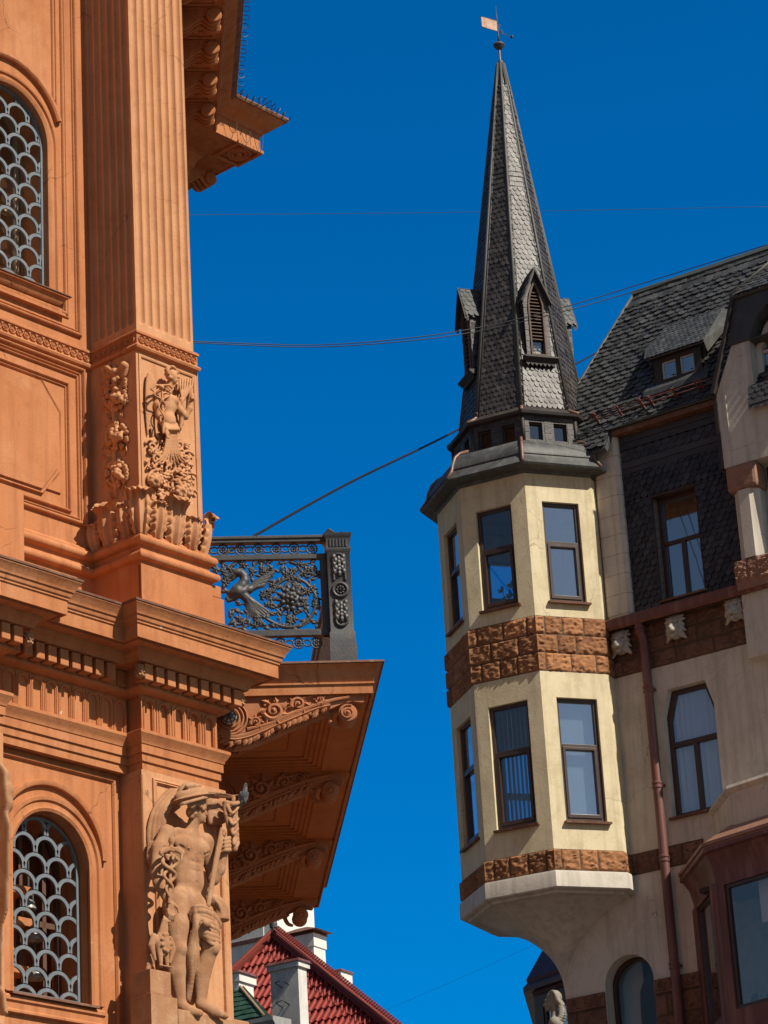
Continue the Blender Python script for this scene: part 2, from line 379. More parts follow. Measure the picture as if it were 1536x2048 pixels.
# ---------------------------------------------------------------- materials
def _n(nt, t, **kw):
    n = nt.nodes.new(t)
    for k, v in kw.items(): setattr(n, k, v)
    return n
def mat(name, c1, c2=None, rough=.85, sc=1.2, bump=.15, bsc=40, streak=0.0, streak_col=None, crack=0.0, metal=0.0, island=0.0, patch=None, patch_amt=.0, patch_sc=2.0, spec=.35, chip=None, blot=None):
    m = bpy.data.materials.new(name); m.use_nodes = True; nt = m.node_tree; L = nt.links
    b = nt.nodes['Principled BSDF']; b.inputs['Roughness'].default_value = rough; b.inputs['Metallic'].default_value = metal
    b.inputs['Specular IOR Level'].default_value = spec
    g = _n(nt, 'ShaderNodeNewGeometry'); c2 = c2 or tuple(x * .8 for x in c1)
    nz = _n(nt, 'ShaderNodeTexNoise'); nz.inputs['Scale'].default_value = sc; nz.inputs['Detail'].default_value = 6; nz.inputs['Roughness'].default_value = .62
    L.new(g.outputs['Position'], nz.inputs['Vector'])
    cr = _n(nt, 'ShaderNodeMapRange'); cr.inputs['From Min'].default_value = .3; cr.inputs['From Max'].default_value = .72; L.new(nz.outputs['Fac'], cr.inputs['Value'])
    mx = _n(nt, 'ShaderNodeMix', data_type='RGBA'); mx.inputs['A'].default_value = (*c1, 1); mx.inputs['B'].default_value = (*c2, 1); L.new(cr.outputs['Result'], mx.inputs['Factor'])
    col = mx.outputs['Result']
    def blend(fac, c, mode='MIX'):
        nonlocal col
        q = _n(nt, 'ShaderNodeMix', data_type='RGBA', blend_type=mode); L.new(fac, q.inputs['Factor']); L.new(col, q.inputs['A']); q.inputs['B'].default_value = (*c, 1); col = q.outputs['Result']
    if patch_amt:
        p = _n(nt, 'ShaderNodeTexNoise'); p.inputs['Scale'].default_value = patch_sc; p.inputs['Detail'].default_value = 8; p.inputs['Roughness'].default_value = .7; p.inputs['Distortion'].default_value = .6
        L.new(g.outputs['Position'], p.inputs['Vector'])
        r = _n(nt, 'ShaderNodeMapRange'); r.inputs['From Min'].default_value = .50; r.inputs['From Max'].default_value = .64; r.inputs['To Max'].default_value = patch_amt; L.new(p.outputs['Fac'], r.inputs['Value']); blend(r.outputs['Result'], patch)
    if streak:
        mp = _n(nt, 'ShaderNodeMapping'); mp.inputs['Scale'].default_value = (9, 9, .55); L.new(g.outputs['Position'], mp.inputs['Vector'])
        p = _n(nt, 'ShaderNodeTexNoise'); p.inputs['Scale'].default_value = 1.0; p.inputs['Detail'].default_value = 5; L.new(mp.outputs['Vector'], p.inputs['Vector'])
        r = _n(nt, 'ShaderNodeMapRange'); r.inputs['From Min'].default_value = .48; r.inputs['From Max'].default_value = .68; r.inputs['To Max'].default_value = streak; L.new(p.outputs['Fac'], r.inputs['Value']); blend(r.outputs['Result'], streak_col or tuple(x * .45 for x in c1))
    if blot:      # small brushy blotches: (colour, amount, scale)
        mp2 = _n(nt, 'ShaderNodeMapping'); mp2.inputs['Scale'].default_value = (1, 1, .6); L.new(g.outputs['Position'], mp2.inputs['Vector'])
        p = _n(nt, 'ShaderNodeTexNoise'); p.inputs['Scale'].default_value = blot[2]; p.inputs['Detail'].default_value = 10; p.inputs['Roughness'].default_value = .75; p.inputs['Distortion'].default_value = 1.2; L.new(mp2.outputs['Vector'], p.inputs['Vector'])
        r = _n(nt, 'ShaderNodeMapRange'); r.inputs['From Min'].default_value = .50; r.inputs['From Max'].default_value = .70; r.inputs['To Max'].default_value = blot[1]; L.new(p.outputs['Fac'], r.inputs['Value']); blend(r.outputs['Result'], blot[0])
    if chip:
        p = _n(nt, 'ShaderNodeTexNoise'); p.inputs['Scale'].default_value = 3.6; p.inputs['Detail'].default_value = 4; p.inputs['Roughness'].default_value = .55; L.new(g.outputs['Position'], p.inputs['Vector'])
        r = _n(nt, 'ShaderNodeMapRange'); r.inputs['From Min'].default_value = .735; r.inputs['From Max'].default_value = .745; r.inputs['To Max'].default_value = .9; L.new(p.outputs['Fac'], r.inputs['Value']); blend(r.outputs['Result'], chip)
    if crack:
        wn = _n(nt, 'ShaderNodeTexNoise'); wn.inputs['Scale'].default_value = 2.2; wn.inputs['Detail'].default_value = 4; L.new(g.outputs['Position'], wn.inputs['Vector'])
        ad = _n(nt, 'ShaderNodeVectorMath', operation='MULTIPLY_ADD'); L.new(wn.outputs['Color'], ad.inputs[0]); ad.inputs[1].default_value = (.5, .5, .5); L.new(g.outputs['Position'], ad.inputs[2])
        vo = _n(nt, 'ShaderNodeTexVoronoi', feature='DISTANCE_TO_EDGE'); vo.inputs['Scale'].default_value = .9; L.new(ad.outputs['Vector'], vo.inputs['Vector'])
        lt = _n(nt, 'ShaderNodeMapRange'); lt.inputs['From Min'].default_value = .0045; lt.inputs['From Max'].default_value = .0015; L.new(vo.outputs['Distance'], lt.inputs['Value'])
        mk = _n(nt, 'ShaderNodeTexNoise'); mk.inputs['Scale'].default_value = .7; mk.inputs['Detail'].default_value = 2; L.new(g.outputs['Position'], mk.inputs['Vector'])
        mm = _n(nt, 'ShaderNodeMapRange'); mm.inputs['From Min'].default_value = .54; mm.inputs['From Max'].default_value = .62; mm.inputs['To Max'].default_value = crack; L.new(mk.outputs['Fac'], mm.inputs['Value'])
        pr = _n(nt, 'ShaderNodeMath', operation='MULTIPLY'); L.new(lt.outputs['Result'], pr.inputs[0]); L.new(mm.outputs['Result'], pr.inputs[1]); blend(pr.outputs['Value'], tuple(x * .3 for x in c1))
    if island:
        hs = _n(nt, 'ShaderNodeHueSaturation'); r = _n(nt, 'ShaderNodeMapRange'); r.inputs['To Min'].default_value = 1 - island; r.inputs['To Max'].default_value = 1 + island
        L.new(g.outputs['Random Per Island'], r.inputs['Value']); L.new(r.outputs['Result'], hs.inputs['Value']); L.new(col, hs.inputs['Color']); col = hs.outputs['Color']
    L.new(col, b.inputs['Base Color'])
    if bump:
        bn = _n(nt, 'ShaderNodeTexNoise'); bn.inputs['Scale'].default_value = bsc; bn.inputs['Detail'].default_value = 8; bn.inputs['Roughness'].default_value = .65; L.new(g.outputs['Position'], bn.inputs['Vector'])
        bu = _n(nt, 'ShaderNodeBump'); bu.inputs['Strength'].default_value = bump; bu.inputs['Distance'].default_value = .02; L.new(bn.outputs['Fac'], bu.inputs['Height']); L.new(bu.outputs['Normal'], b.inputs['Normal'])
        rr = _n(nt, 'ShaderNodeMapRange'); rr.inputs['To Min'].default_value = max(.02, rough - .12); rr.inputs['To Max'].default_value = min(1, rough + .1); L.new(nz.outputs['Fac'], rr.inputs['Value']); L.new(rr.outputs['Result'], b.inputs['Roughness'])
    return m
def glass_mat(name, tint=(.80, .86, .90), base=.38, wav=.004, refl=(.95, .97, 1)):
    m = bpy.data.materials.new(name); m.use_nodes = True; nt = m.node_tree; L = nt.links; nt.nodes.clear()
    o = _n(nt, 'ShaderNodeOutputMaterial'); mx = _n(nt, 'ShaderNodeMixShader'); lw = _n(nt, 'ShaderNodeLayerWeight'); lw.inputs['Blend'].default_value = .5
    pw = _n(nt, 'ShaderNodeMath', operation='POWER'); L.new(lw.outputs['Facing'], pw.inputs[0]); pw.inputs[1].default_value = 4.0
    fr = _n(nt, 'ShaderNodeMapRange'); fr.inputs['To Min'].default_value = base; fr.inputs['To Max'].default_value = .95; L.new(pw.outputs['Value'], fr.inputs['Value'])
    tr = _n(nt, 'ShaderNodeBsdfTransparent'); tr.inputs['Color'].default_value = (*tint, 1); gl = _n(nt, 'ShaderNodeBsdfGlossy'); gl.inputs['Roughness'].default_value = .02; gl.inputs['Color'].default_value = (*refl, 1)
    g = _n(nt, 'ShaderNodeNewGeometry'); n = _n(nt, 'ShaderNodeTexNoise'); n.inputs['Scale'].default_value = 1.6; L.new(g.outputs['Position'], n.inputs['Vector'])
    bu = _n(nt, 'ShaderNodeBump'); bu.inputs['Strength'].default_value = .25; bu.inputs['Distance'].default_value = wav; L.new(n.outputs['Fac'], bu.inputs['Height']); L.new(bu.outputs['Normal'], gl.inputs['Normal'])
    L.new(fr.outputs['Result'], mx.inputs['Fac']); L.new(tr.outputs['BSDF'], mx.inputs[1]); L.new(gl.outputs['BSDF'], mx.inputs[2]); L.new(mx.outputs['Shader'], o.inputs['Surface'])
    return m

ORANGE = mat('orange_plaster', (.50, .202, .080), (.415, .152, .056), .88, 1.1, .22, 30, streak=.38, streak_col=(.25, .078, .03), crack=.85, patch=(.52, .245, .12), patch_amt=.45, patch_sc=1.2, chip=(.6, .52, .42), blot=((.30, .095, .034), .5, 3.2))
ORANGE_PALE = mat('pale_orange_stucco', (.57, .295, .148), (.485, .222, .100), .88, 2.2, .2, 34, streak=.35, streak_col=(.30, .115, .048), crack=.7, patch=(.54, .28, .14), patch_amt=.3, patch_sc=3, blot=((.34, .135, .055), .5, 4.5))
STATUE = mat('tan_stucco', (.43, .23, .118), (.33, .155, .072), .85, 4.5, .3, 36, streak=.45, streak_col=(.25, .105, .05), patch=(.58, .38, .24), patch_amt=.35, patch_sc=5)
SOFFIT = mat('bounce_warmed_orange', (.54, .185, .05), (.44, .14, .036), .8, 1.6, .12, 30, streak=.2, patch=(.46, .2, .1), patch_amt=.35, patch_sc=2.5)  # orange raised to carry the warm bounce light under the balcony
IRON = mat('dark_cast_iron', (.042, .048, .055), (.06, .06, .06), .5, 6, .2, 50, metal=.0, patch=(.10, .07, .05), patch_amt=.5, patch_sc=9, spec=.5)
GRILLE = mat('grey_painted_iron', (.155, .18, .205), (.125, .15, .17), .5, 5, .1, 50, patch=(.33, .34, .33), patch_amt=.25, patch_sc=9, spec=.5)
FLASH = mat('rusty_sheet_flashing', (.17, .075, .04), (.12, .05, .03), .6, 4, .2, 30, patch=(.3, .2, .13), patch_amt=.4, patch_sc=5)
CREAM = mat('cream_render', (.69, .61, .41), (.60, .515, .335), .9, 1.6, .2, 26, streak=.42, streak_col=(.40, .33, .20), crack=.9, patch=(.47, .385, .22), patch_amt=.5, patch_sc=2.0, blot=((.42, .335, .19), .5, 5))
GREYCREAM = mat('shade_grey_cream_render', (.62, .58, .50), (.55, .51, .435), .9, 1.1, .18, 24, streak=.42, streak_col=(.30, .27, .23), crack=.9, blot=((.33, .30, .25), .5, 3.5), patch=(.42, .38, .32), patch_amt=.4, patch_sc=1.7)  # cream render again, with the shaded front's grey put into its colour
SANDST = mat('rock_faced_sandstone', (.37, .175, .075), (.23, .10, .045),   .92, 8, .55, 26, island=.3, patch=(.12, .058, .032), patch_amt=.6, patch_sc=7)
SANDDK = mat('dark_sandstone', (.20, .105, .068), (.13, .066, .045), .92, 5, .7, 22, island=.25, patch=(.05, .032, .026), patch_amt=.6, patch_sc=4)  # darker copy of the sandstone for the street front's stonework
MORTAR = mat('dark_mortar', (.10, .062, .042), None, .95, 9, .3, 30)
PINKST = mat('pink_sandstone', (.33, .185, .125), (.25, .13, .085), .9, 4, .4, 20, patch=(.17, .1, .07), patch_amt=.5, patch_sc=5)
SLATE = mat('grey_slate', (.042, .045, .048), (.064, .065, .065), .55, 5, .25, 30, island=.45, patch=(.10, .115, .105), patch_amt=.3, patch_sc=4, spec=.5)
SLATEBR = mat('brown_grey_slate', (.033, .029, .028), (.054, .046, .044), .5, 5, .25, 30, island=.4, patch=(.13, .12, .11), patch_amt=.35, patch_sc=6, spec=.5)
LEAD = mat('weathered_lead', (.055, .059, .058), (.085, .085, .08), .62, 3, .2, 20, streak=.5, streak_col=(.15, .15, .14), patch=(.05, .05, .05), patch_amt=.5, patch_sc=5, spec=.5)
COPPER = mat('raw_copper_flashing', (.24, .115, .075), (.13, .075, .055), .45, 8, .2, 25, patch=(.1, .09, .08), patch_amt=.5, patch_sc=8, spec=.5)
BLACKBD = mat('black_bargeboard', (.028, .024, .023), (.045, .036, .032), .6, 6, .2, 30, patch=(.09, .07, .05), patch_amt=.3, patch_sc=8)
BROWNW = mat('dark_brown_frame', (.055, .032, .024), (.04, .023, .018), .35, 6, .05, 60, spec=.5)
WHITEFR = mat('white_painted_sash', (.62, .61, .58), (.5, .5, .47), .5, 6, .1, 40)
REDMET = mat('dull_red_sheet_metal', (.145, .048, .038), (.105, .036, .030), .5, 4, .12, 25, streak=.4, streak_col=(.30, .16, .12), patch=(.11, .04, .032), patch_amt=.4, patch_sc=4, spec=.5)
PURPMET = mat('purplish_sheet_metal', (.085, .03, .045), (.06, .022, .032), .4, 4, .1, 25, spec=.5)
COPROOF = mat('bleached_copper_roof', (.34, .18, .12), (.24, .12, .085), .5, 5, .15, 25, streak=.3, spec=.5)
ROOM = mat('room_plaster', (.32, .31, .29), (.26, .25, .24), .9, 2, .05, 20)
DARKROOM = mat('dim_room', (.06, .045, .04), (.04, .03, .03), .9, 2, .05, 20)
BLIND = mat('pale_blind', (.74, .76, .78), (.66, .68, .7), .8, 3, .0, 20)
STONEHD = mat('pale_limestone', (.46, .43, .37), (.33, .30, .26), .9, 9, .3, 30, patch=(.13, .115, .1), patch_amt=.65, patch_sc=7)
REDROOF = mat('red_pantile_sheet', (.30, .035, .022), (.24, .028, .02), .55, 4, .05, 30, spec=.5, patch=(.2, .03, .02), patch_amt=.35, patch_sc=5)
GREENROOF = mat('mossy_green_tile', (.022, .062, .042), (.035, .075, .05), .5, 8, .2, 30, island=.3)
WHITEWALL = mat('whitewashed_render', (.76, .75, .70), (.68, .67, .62), .9, 1.4, .1, 25, streak=.25, streak_col=(.4, .39, .36), crack=.4)
GREYWALL = mat('grey_chimney_render', (.36, .36, .35), (.28, .28, .275), .92, 2, .2, 25, streak=.4, streak_col=(.18, .18, .175), patch=(.24, .24, .235), patch_amt=.5, patch_sc=3)
CABLE = mat('black_cable', (.012, .012, .014), None, .5, 4, 0)
GLASS = glass_mat('window_glass')
GLASSQ = glass_mat('clear_window_glass', (.86, .9, .93), .10)
GLASSK = glass_mat('shaded_window_glass', (.8, .85, .88), .035)
GLASSM = glass_mat('curtained_window_glass', (.88, .92, .95), .20)
GLASSD = glass_mat('old_window_glass', (.6, .65, .68), .14, .01)
GROUND = mat('granite_setts', (.085, .08, .075), (.06, .058, .055), .85, 3, .4, 12)  # kept dark so the unseen street bounces little light, as if shaded
# =====================================================================================
# the cream corner building with the oriel and the slate spire
# =====================================================================================
def proj(p):
    d = Vector(p) - EYE; return 768 + F_PX * d.dot(RIGHT) / d.dot(FWD), 1024 - F_PX * d.dot(UP) / d.dot(FWD)
def z_at(xy, py):
    lo, hi = -5.0, 80.0
    for _ in range(50):
        m_ = (lo + hi) / 2
        if proj((xy[0], xy[1], m_))[1] > py: lo = m_
        else: hi = m_
    return (lo + hi) / 2
O2 = at_hd(1079, 1340, 45); FW = 1.17; AP = 1.2071 * FW; T22 = math.tan(rad(22.5))
PF = Fr(O2, 70.9); QF = Fr(O2, 115.9)
OC = PF.o + PF.u * FW / 2 - PF.n * AP; OC.z = 0
PR = PF.o + PF.u * FW; RF = Fr(PR, 25.9)
FO = RF.o + RF.u * .3; F = Fr(FO, 122.9)
def fac(naz, a, c=None):
    c = c if c is not None else OC
    return Fr(c + dirv(naz) * a, naz - 90)
NAZ = [160.9 + 45 * k for k in range(-1, 7)]           # R, P, Q, Lf, M, N, back, back
corner = root('corner_building', tuple(F(-1.38, 0, 0)), 'cream corner building with octagonal oriel, black slate spire and rough sandstone bands', 'building')

ZB = dict(eave=20.80, b1t=18.257, b1b=17.311, b2t=14.368, b2b=14.022, base=13.733)
WIN = [(18.53, 20.27), (14.84, 16.877)]

# ---- oriel shell: one wall mesh, openings on the five free faces
m = M()
for i, na in enumerate(NAZ):
    T = fac(na, AP); hw = FW / 2
    for (za, zb, w) in ((ZB['b1t'], 21.05, WIN[0]), (ZB['b2t'], ZB['b1b'], WIN[1])):
        holes = []
        if i in (1, 2, 3, 4, 5):
            wu = (-.31, .335) if w[0] > 16 else (-.335, .36)
            if i != 1: wu = (-wu[1], -wu[0])
            holes = [rect(wu[0], wu[1], w[0], w[1])]
        m.poly(T, rect(-hw, hw, za, zb), holes, -.14, 0)
    m.box(T, -hw, hw, -.14, -.012, ZB['b1b'], ZB['b1t']); m.box(T, -hw, hw, -.14, -.012, ZB['b2b'], ZB['b2t'])
m.build('oriel_wall', CREAM, corner)
# base moulding of the oriel
m = M(); pth = []
def octpath(a, c=None, ks=(-1, 0, 1, 2, 3, 4, 5)):
    c = c if c is not None else OC; r = a / math.cos(rad(22.5)); return [(c.x + r * math.sin(rad(160.9 + 22.5 + 45 * k)), c.y + r * math.cos(rad(160.9 + 22.5 + 45 * k))) for k in ks]
Gxy = lambda a, b, h: Vector((a, b, h))
op = octpath(AP, ks=(-2, -1, 0, 1, 2, 3, 4, 5))
# travel with az increasing walks clockwise seen from above with outside on the left, so offsets are negative
m.sweep(Gxy, op, [(.2, ZB['b2b'] - .012), (-.05, ZB['b2b'] - .012), (-.06, ZB['b2b'] - .05), (-.06, ZB['base'] + .02), (-.04, ZB['base']), (.05, ZB['base'] - .01), (.055, ZB['base'] - .05), (.13, ZB['base'] - .055), (.16, ZB['base'] - .03), (.3, ZB['base'] - .03)], closed=True)
m.build('oriel_base_moulding', GREYCREAM, corner, autos=30)
# sandstone bands
m = M(); m2 = M()
for i in (0, 1, 2, 3, 4, 5):
    T = fac(NAZ[i], AP); hw = FW / 2
    rough_blocks(m, T, -hw, hw, ZB['b1b'], ZB['b1t'], 3, .40, seed=20 + i, miter0=T22, miter1=T22, t=.05, amp=.03)
    rough_blocks(m2, T, -hw, hw, ZB['b2b'], ZB['b2t'], 1, .36, seed=40 + i, miter0=T22, miter1=T22, t=.05, amp=.032)
sb1 = m.build('sandstone_band', SANDST, corner, autos=60); sb2 = m2.build('sandstone_band', SANDST, corner, autos=60)
for o_, za, zb in ((sb1, ZB['b1b'], ZB['b1t']), (sb2, ZB['b2b'], ZB['b2t'])):
    m = M(); m.sweep(Gxy, octpath(AP, ks=range(8)), [(.012, za + .003), (-.004, za + .003), (-.004, zb - .003), (.012, zb - .003)], closed=True); m.build('mortar', MORTAR, o_)
# floors and ceiling inside
for z in (ZB['b2b'] + .1, ZB['b1b'] + .25, 20.95):
    m = M(); vs = [Vector((x, y, z)) for x, y in octpath(AP - .15, ks=range(8))]; vs2 = [v + Vector((0, 0, .12)) for v in vs]
    m.add(vs + vs2, [tuple(range(8)), tuple(range(15, 7, -1))] + [(k, (k + 1) % 8, (k + 1) % 8 + 8, k + 8) for k in range(8)]); m.build('oriel_floor', ROOM, corner)

def window(T, u0, u1, z0, z1, n=-.09, parent=corner, ztr=None, mull=False, fr=.055, name='window', wide_sash=True, sill=True, glass=GLASS, mat_=BROWNW, arch=None, label=None, curtain=None):
    """a brown frame with a transom; panes, sash and sill are sub-parts"""
    mm = M(); d0, d1 = n - .05, n + .03
    outer = rect(u0, u1, z0, z1) if arch is None else arch
    if arch is None:
        inn = [rect(u0 + fr, u1 - fr, z0 + fr, (ztr - fr * .45) if ztr else z1 - fr)]
        if ztr: inn.append(rect(u0 + fr, u1 - fr, ztr + fr * .45, z1 - fr))
        mm.poly(T, outer, inn, d0, d1)
    else:
        cu = sum(p[0] for p in outer) / len(outer); 
        def ins(p, k):   # shrink towards the middle by k, clipped to the frame's box
            return (p[0] + (k if p[0] < (u0 + u1) / 2 else -k), p[1] + (k if p[1] < (z0 + z1) / 2 else -k))
        ia = [ins(p, fr) for p in outer]; mm.poly(T, outer, [ia], d0, d1)
        if ztr: mm.box(T, u0 + fr * .9, u1 - fr * .9, d0 + .004, d1 + .004, ztr - fr * .6, ztr + fr * .6)
    o = mm.build(name, mat_, parent, bevel=.006)
    if label: o['label'] = label
    top = ztr - fr * .45 if ztr else z1 - fr
    if mull:
        q = M(); uc = (u0 + u1) / 2; q.box(T, uc - fr * .55, uc + fr * .55, d0 + .006, d1 + .002, z0 + fr * .9, top + .004); q.build('mullion', mat_, o, bevel=.005)
    elif wide_sash and ztr:
        q = M(); q.poly(T, rect(u0 + fr + .002, u1 - fr - .002, z0 + fr + .002, top - .002), [rect(u0 + fr + .05, u1 - fr - .05, z0 + fr + .065, top - .05)], d0 + .012, d1 + .016); q.build('sash', mat_, o, bevel=.006)
    g = M()
    zz1 = max(p[1] for p in outer)
    if arch is None: g.box(T, u0 + fr * .5, u1 - fr * .5, n - .012, n - .008, z0 + fr * .5, z1 - fr * .5)
    else: g.poly(T, [ins(p, fr * .5) for p in outer], [], n - .012, n - .008)
    g.build('pane', glass, o)
    if sill:
        q = M(); q.hexa([T(u0 - .03, n - .02, z0 - .035), T(u1 + .05, n - .02, z0 - .035), T(u1 + .05, .075, z0 - .06), T(u0 - .03, .075, z0 - .06), T(u0 - .03, n - .02, z0 + .004), T(u1 + .05, n - .02, z0 + .004), T(u1 + .05, .08, z0 - .025), T(u0 - .03, .08, z0 - .025)])
        q.build('sill', FLASH, o)
    if curtain: curtain(o)
    return o
wins = {}
for i in (1, 2, 3, 4, 5):
    T = fac(NAZ[i], AP)
    for s_, (z0, z1) in enumerate(WIN):
        wu = (-.31, .335) if s_ == 0 else (-.335, .36)
        if i != 1: wu = (-wu[1], -wu[0])
        wins[i, s_] = window(T, wu[0], wu[1], z0, z1, ztr=z1 - (.70 if s_ == 0 else .78), glass=GLASSQ if i in (2, 4, 5) else GLASS)
# vertical blinds behind the lower oriel windows, thin curtain edges above
for i, s_ in ((1, 1), (2, 1), (3, 1), (4, 1), (5, 1)):
    T = fac(NAZ[i], AP); z0, z1 = WIN[s_]; q = M(); rnd = random.Random(i)
    n_ = 9 if i != 1 else 12
    for k in range(n_):
        u = -.34 + .68 * (k + .5) / n_; a = rad(62 if i != 1 else 14) + rnd.uniform(-.06, .06); hw = .026 if i != 1 else .034
        du, dn = hw * math.cos(a), hw * math.sin(a)
        q.hexa([T(u - du, -.24 - dn, z0 - .05), T(u + du, -.24 + dn, z0 - .05), T(u + du + .002, -.242 + dn, z0 - .05), T(u - du + .002, -.242 - dn, z0 - .05),
                T(u - du, -.24 - dn, z1 + .05), T(u + du, -.24 + dn, z1 + .05), T(u + du + .002, -.242 + dn, z1 + .05), T(u - du + .002, -.242 - dn, z1 + .05)])
    q.build('vertical_blind', BLIND, wins[i, s_])
T = fac(NAZ[3], AP); q = M()
q.grid(lambda a, b: T(-.3 + .22 * a, -.2 + .02 * math.sin(a * 18), 18.4 + 2 * b), 24, 1); q.build('curtain', BLIND, wins[3, 0])

# ---- corbel: octagon under the base pulled in to the corner of the walls
m = M()
cpt = F(-1.38, 0.0, 0); cx, cy = cpt.x, cpt.y
ring0 = octpath(AP - .15, ks=range(8)); levels = 22; rows = []
zt, zb_ = ZB['base'] - .03, 12.2
for l in range(levels + 1):
    t = l / levels; z = zt + (zb_ - zt) * t; k = max(.0, 1 - t) ** 3.1 * .97 + .03 * (1 - t)
    rows.append([Vector((cx + (x - cx) * k, cy + (y - cy) * k, z)) for x, y in ring0])
vs = [v for r_ in rows for v in r_]
m.add(vs, [(l * 8 + k, l * 8 + (k + 1) % 8, (l + 1) * 8 + (k + 1) % 8, (l + 1) * 8 + k) for l in range(levels) for k in range(8)] + [tuple(range(8))])
m.build('oriel_corbel', GREYCREAM, corner, autos=38)

# ---- lead skirt roof over the oriel
def skirt_prof(pts): return pts
zE = z_at(OC + dirv(183.4) * (1.62 / math.cos(rad(22.5))), 924)
zK = z_at(OC + dirv(183.4) * (1.50 / math.cos(rad(22.5))), 903)
zT = z_at(OC + dirv(183.4) * (1.15 / math.cos(rad(22.5))), 884)
prof = [(.25, zE - .10), (.0, zE - .10), (-.03, zE - .05), (-.24, zE - .03), (-.26, zE - .0), (-.14, zE + .14), (-.115, zE + .20), (-.13, zE + .21), (-.13, zE + .235), (-.10, zE + .33), (-.03, zE + .44), (.05, zE + .52), (.26, zE + .62), (.32, zT + .03)]
m = M(); m.sweep(Gxy, octpath(AP, ks=range(8)), prof, closed=True); m.build('skirt_roof', LEAD, corner, autos=35)
for k in range(-1, 5):
    a = rad(160.9 + 22.5 + 45 * k); pts = []
    for d, z in [(-.245, zE - .0), (-.13, zE + .17), (-.10, zE + .30), (-.04, zE + .44), (.06, zE + .54), (.24, zE + .63)]:
        r_ = (AP - d) / math.cos(rad(22.5)); pts.append(OC + Vector((math.sin(a), math.cos(a), 0)) * (r_ + .012) + Vector((0, 0, z + .01)))
    q = M(); q.tube(pts, .028, 8); q.build('hip_flashing', COPPER if k != 9 else LEAD, corner, smooth=True)
# ---- drum with small square windows
SB = OC + Vector((.045, 0, 0)); ST = OC + Vector((.155, 0, 0))
aD = 1.13; zD0 = zT - .02
zD1 = z_at(SB + dirv(183.4) * (aD / math.cos(rad(22.5))), 826)
m = M(); dw = []
for i, na in enumerate(NAZ):
    T = fac(na, aD, SB); hw = aD * T22; h = zD1 - zD0; hs = []
    for c_ in (-.255, .21):
        hs.append(rect((c_ - .125) * 2 * hw, (c_ + .125) * 2 * hw, zD0 + .16 * h, zD0 + .74 * h))
    m.poly(T, rect(-hw, hw, zD0, zD1), hs, -.10, 0)
    if i in (1, 2, 3, 4): dw += [(T, r_) for r_ in hs]
    # lead sheets in shallow relief
    for j in range(9):
        u = -hw + 2 * hw * (j + .5) / 9; m.box(T, u - hw / 9.6, u + hw / 9.6, 0, .006 + .003 * (j % 2), zD0 + .8 * h, zD1 - .01)
    for c_ in (-.455, -.02, .42):
        for r in range(4): m.box(T, (c_ - .07) * 2 * hw, (c_ + .07) * 2 * hw if c_ < .4 else (c_ + .06) * 2 * hw, 0, .005 + .004 * ((r + i) % 2), zD0 + (.02 + .19 * r) * h, zD0 + (.20 + .19 * r) * h)
m.build('lantern_drum', SLATEBR, corner)
for T, r_ in dw:
    u0, u1 = r_[0][0], r_[1][0]; z0, z1 = r_[0][1], r_[2][1]
    window(T, u0, u1, z0, z1, n=-.075, fr=.028, name='lantern_window', sill=False, mat_=BLACKBD, glass=GLASSD)
m = M(); vs = [Vector((x, y, zD0 - .05)) for x, y in octpath(aD - .3, SB, range(8))]
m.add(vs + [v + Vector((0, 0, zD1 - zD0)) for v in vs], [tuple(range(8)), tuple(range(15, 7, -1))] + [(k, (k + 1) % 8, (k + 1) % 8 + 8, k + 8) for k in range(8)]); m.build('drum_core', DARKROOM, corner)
for k in range(-1, 5):
    a = 160.9 + 22.5 + 45 * k; p = SB + dirv(a) * (aD / math.cos(rad(22.5)) + .004)
    q = M(); q.tube([p + Vector((0, 0, zD0)), p + Vector((0, 0, zD1))], .034, 6); q.build('corner_post', BLACKBD, corner, smooth=True)
# ---- flared foot of the spire
zF = z_at(SB + dirv(183.4) * (1.22 / math.cos(rad(22.5))), 820)
m = M(); m.sweep(Gxy, octpath(1.0, SB, range(8)), [(.2, zF - .06), (-.10, zF - .06), (-.22, zF - .035), (-.235, zF + .01), (-.10, zF + .075), (.0, zF + .19), (.2, zF + .2)], closed=True); m.build('spire_eave', BLACKBD, corner, autos=30)
# ---- the spire
aS0, zS0 = 1.0, zF + .17
zS1 = z_at(ST, 128); aS1 = .058
def scen(z): return SB + (ST - SB) * ((z - zS0) / (zS1 - zS0))
def sa(z): return aS0 + (aS1 - aS0) * (z - zS0) / (zS1 - zS0)
m = M(); r0 = [Vector((x, y, zS0)) for x, y in octpath(aS0 - .03, SB, range(8))]; r1 = [Vector((x, y, zS1)) for x, y in octpath(aS1 - .01, ST, range(8))]
m.add(r0 + r1, [(k, (k + 1) % 8, (k + 1) % 8 + 8, k + 8) for k in range(8)] + [tuple(range(8)), tuple(range(15, 7, -1))])
spire = m.build('spire', SLATEBR, corner)
for i, na in enumerate(NAZ):
    if i in (6,): continue
    b0 = SB + dirv(na) * aS0 + Vector((0, 0, zS0)); b1 = ST + dirv(na) * aS1 + Vector((0, 0, zS1)); Lh = (b1 - b0).length
    T = Pl(b0, dirv(na - 90), b1 - b0)
    if T.n.dot(dirv(na)) < 0: T.n = -T.n
    h0, h1 = aS0 * T22, aS1 * T22
    lim = lambda v, h0=h0, h1=h1, Lh=Lh: (-(h0 + (h1 - h0) * v / Lh) + .012, (h0 + (h1 - h0) * v / Lh) - .012)
    q = M(); scales(q, T, 0, Lh * .93, lim, .092, .104, .009, .017, seed=50 + i, square_rows=(44, 45, 46, 47))
    q.build('slate_course', SLATEBR, spire, autos=25)
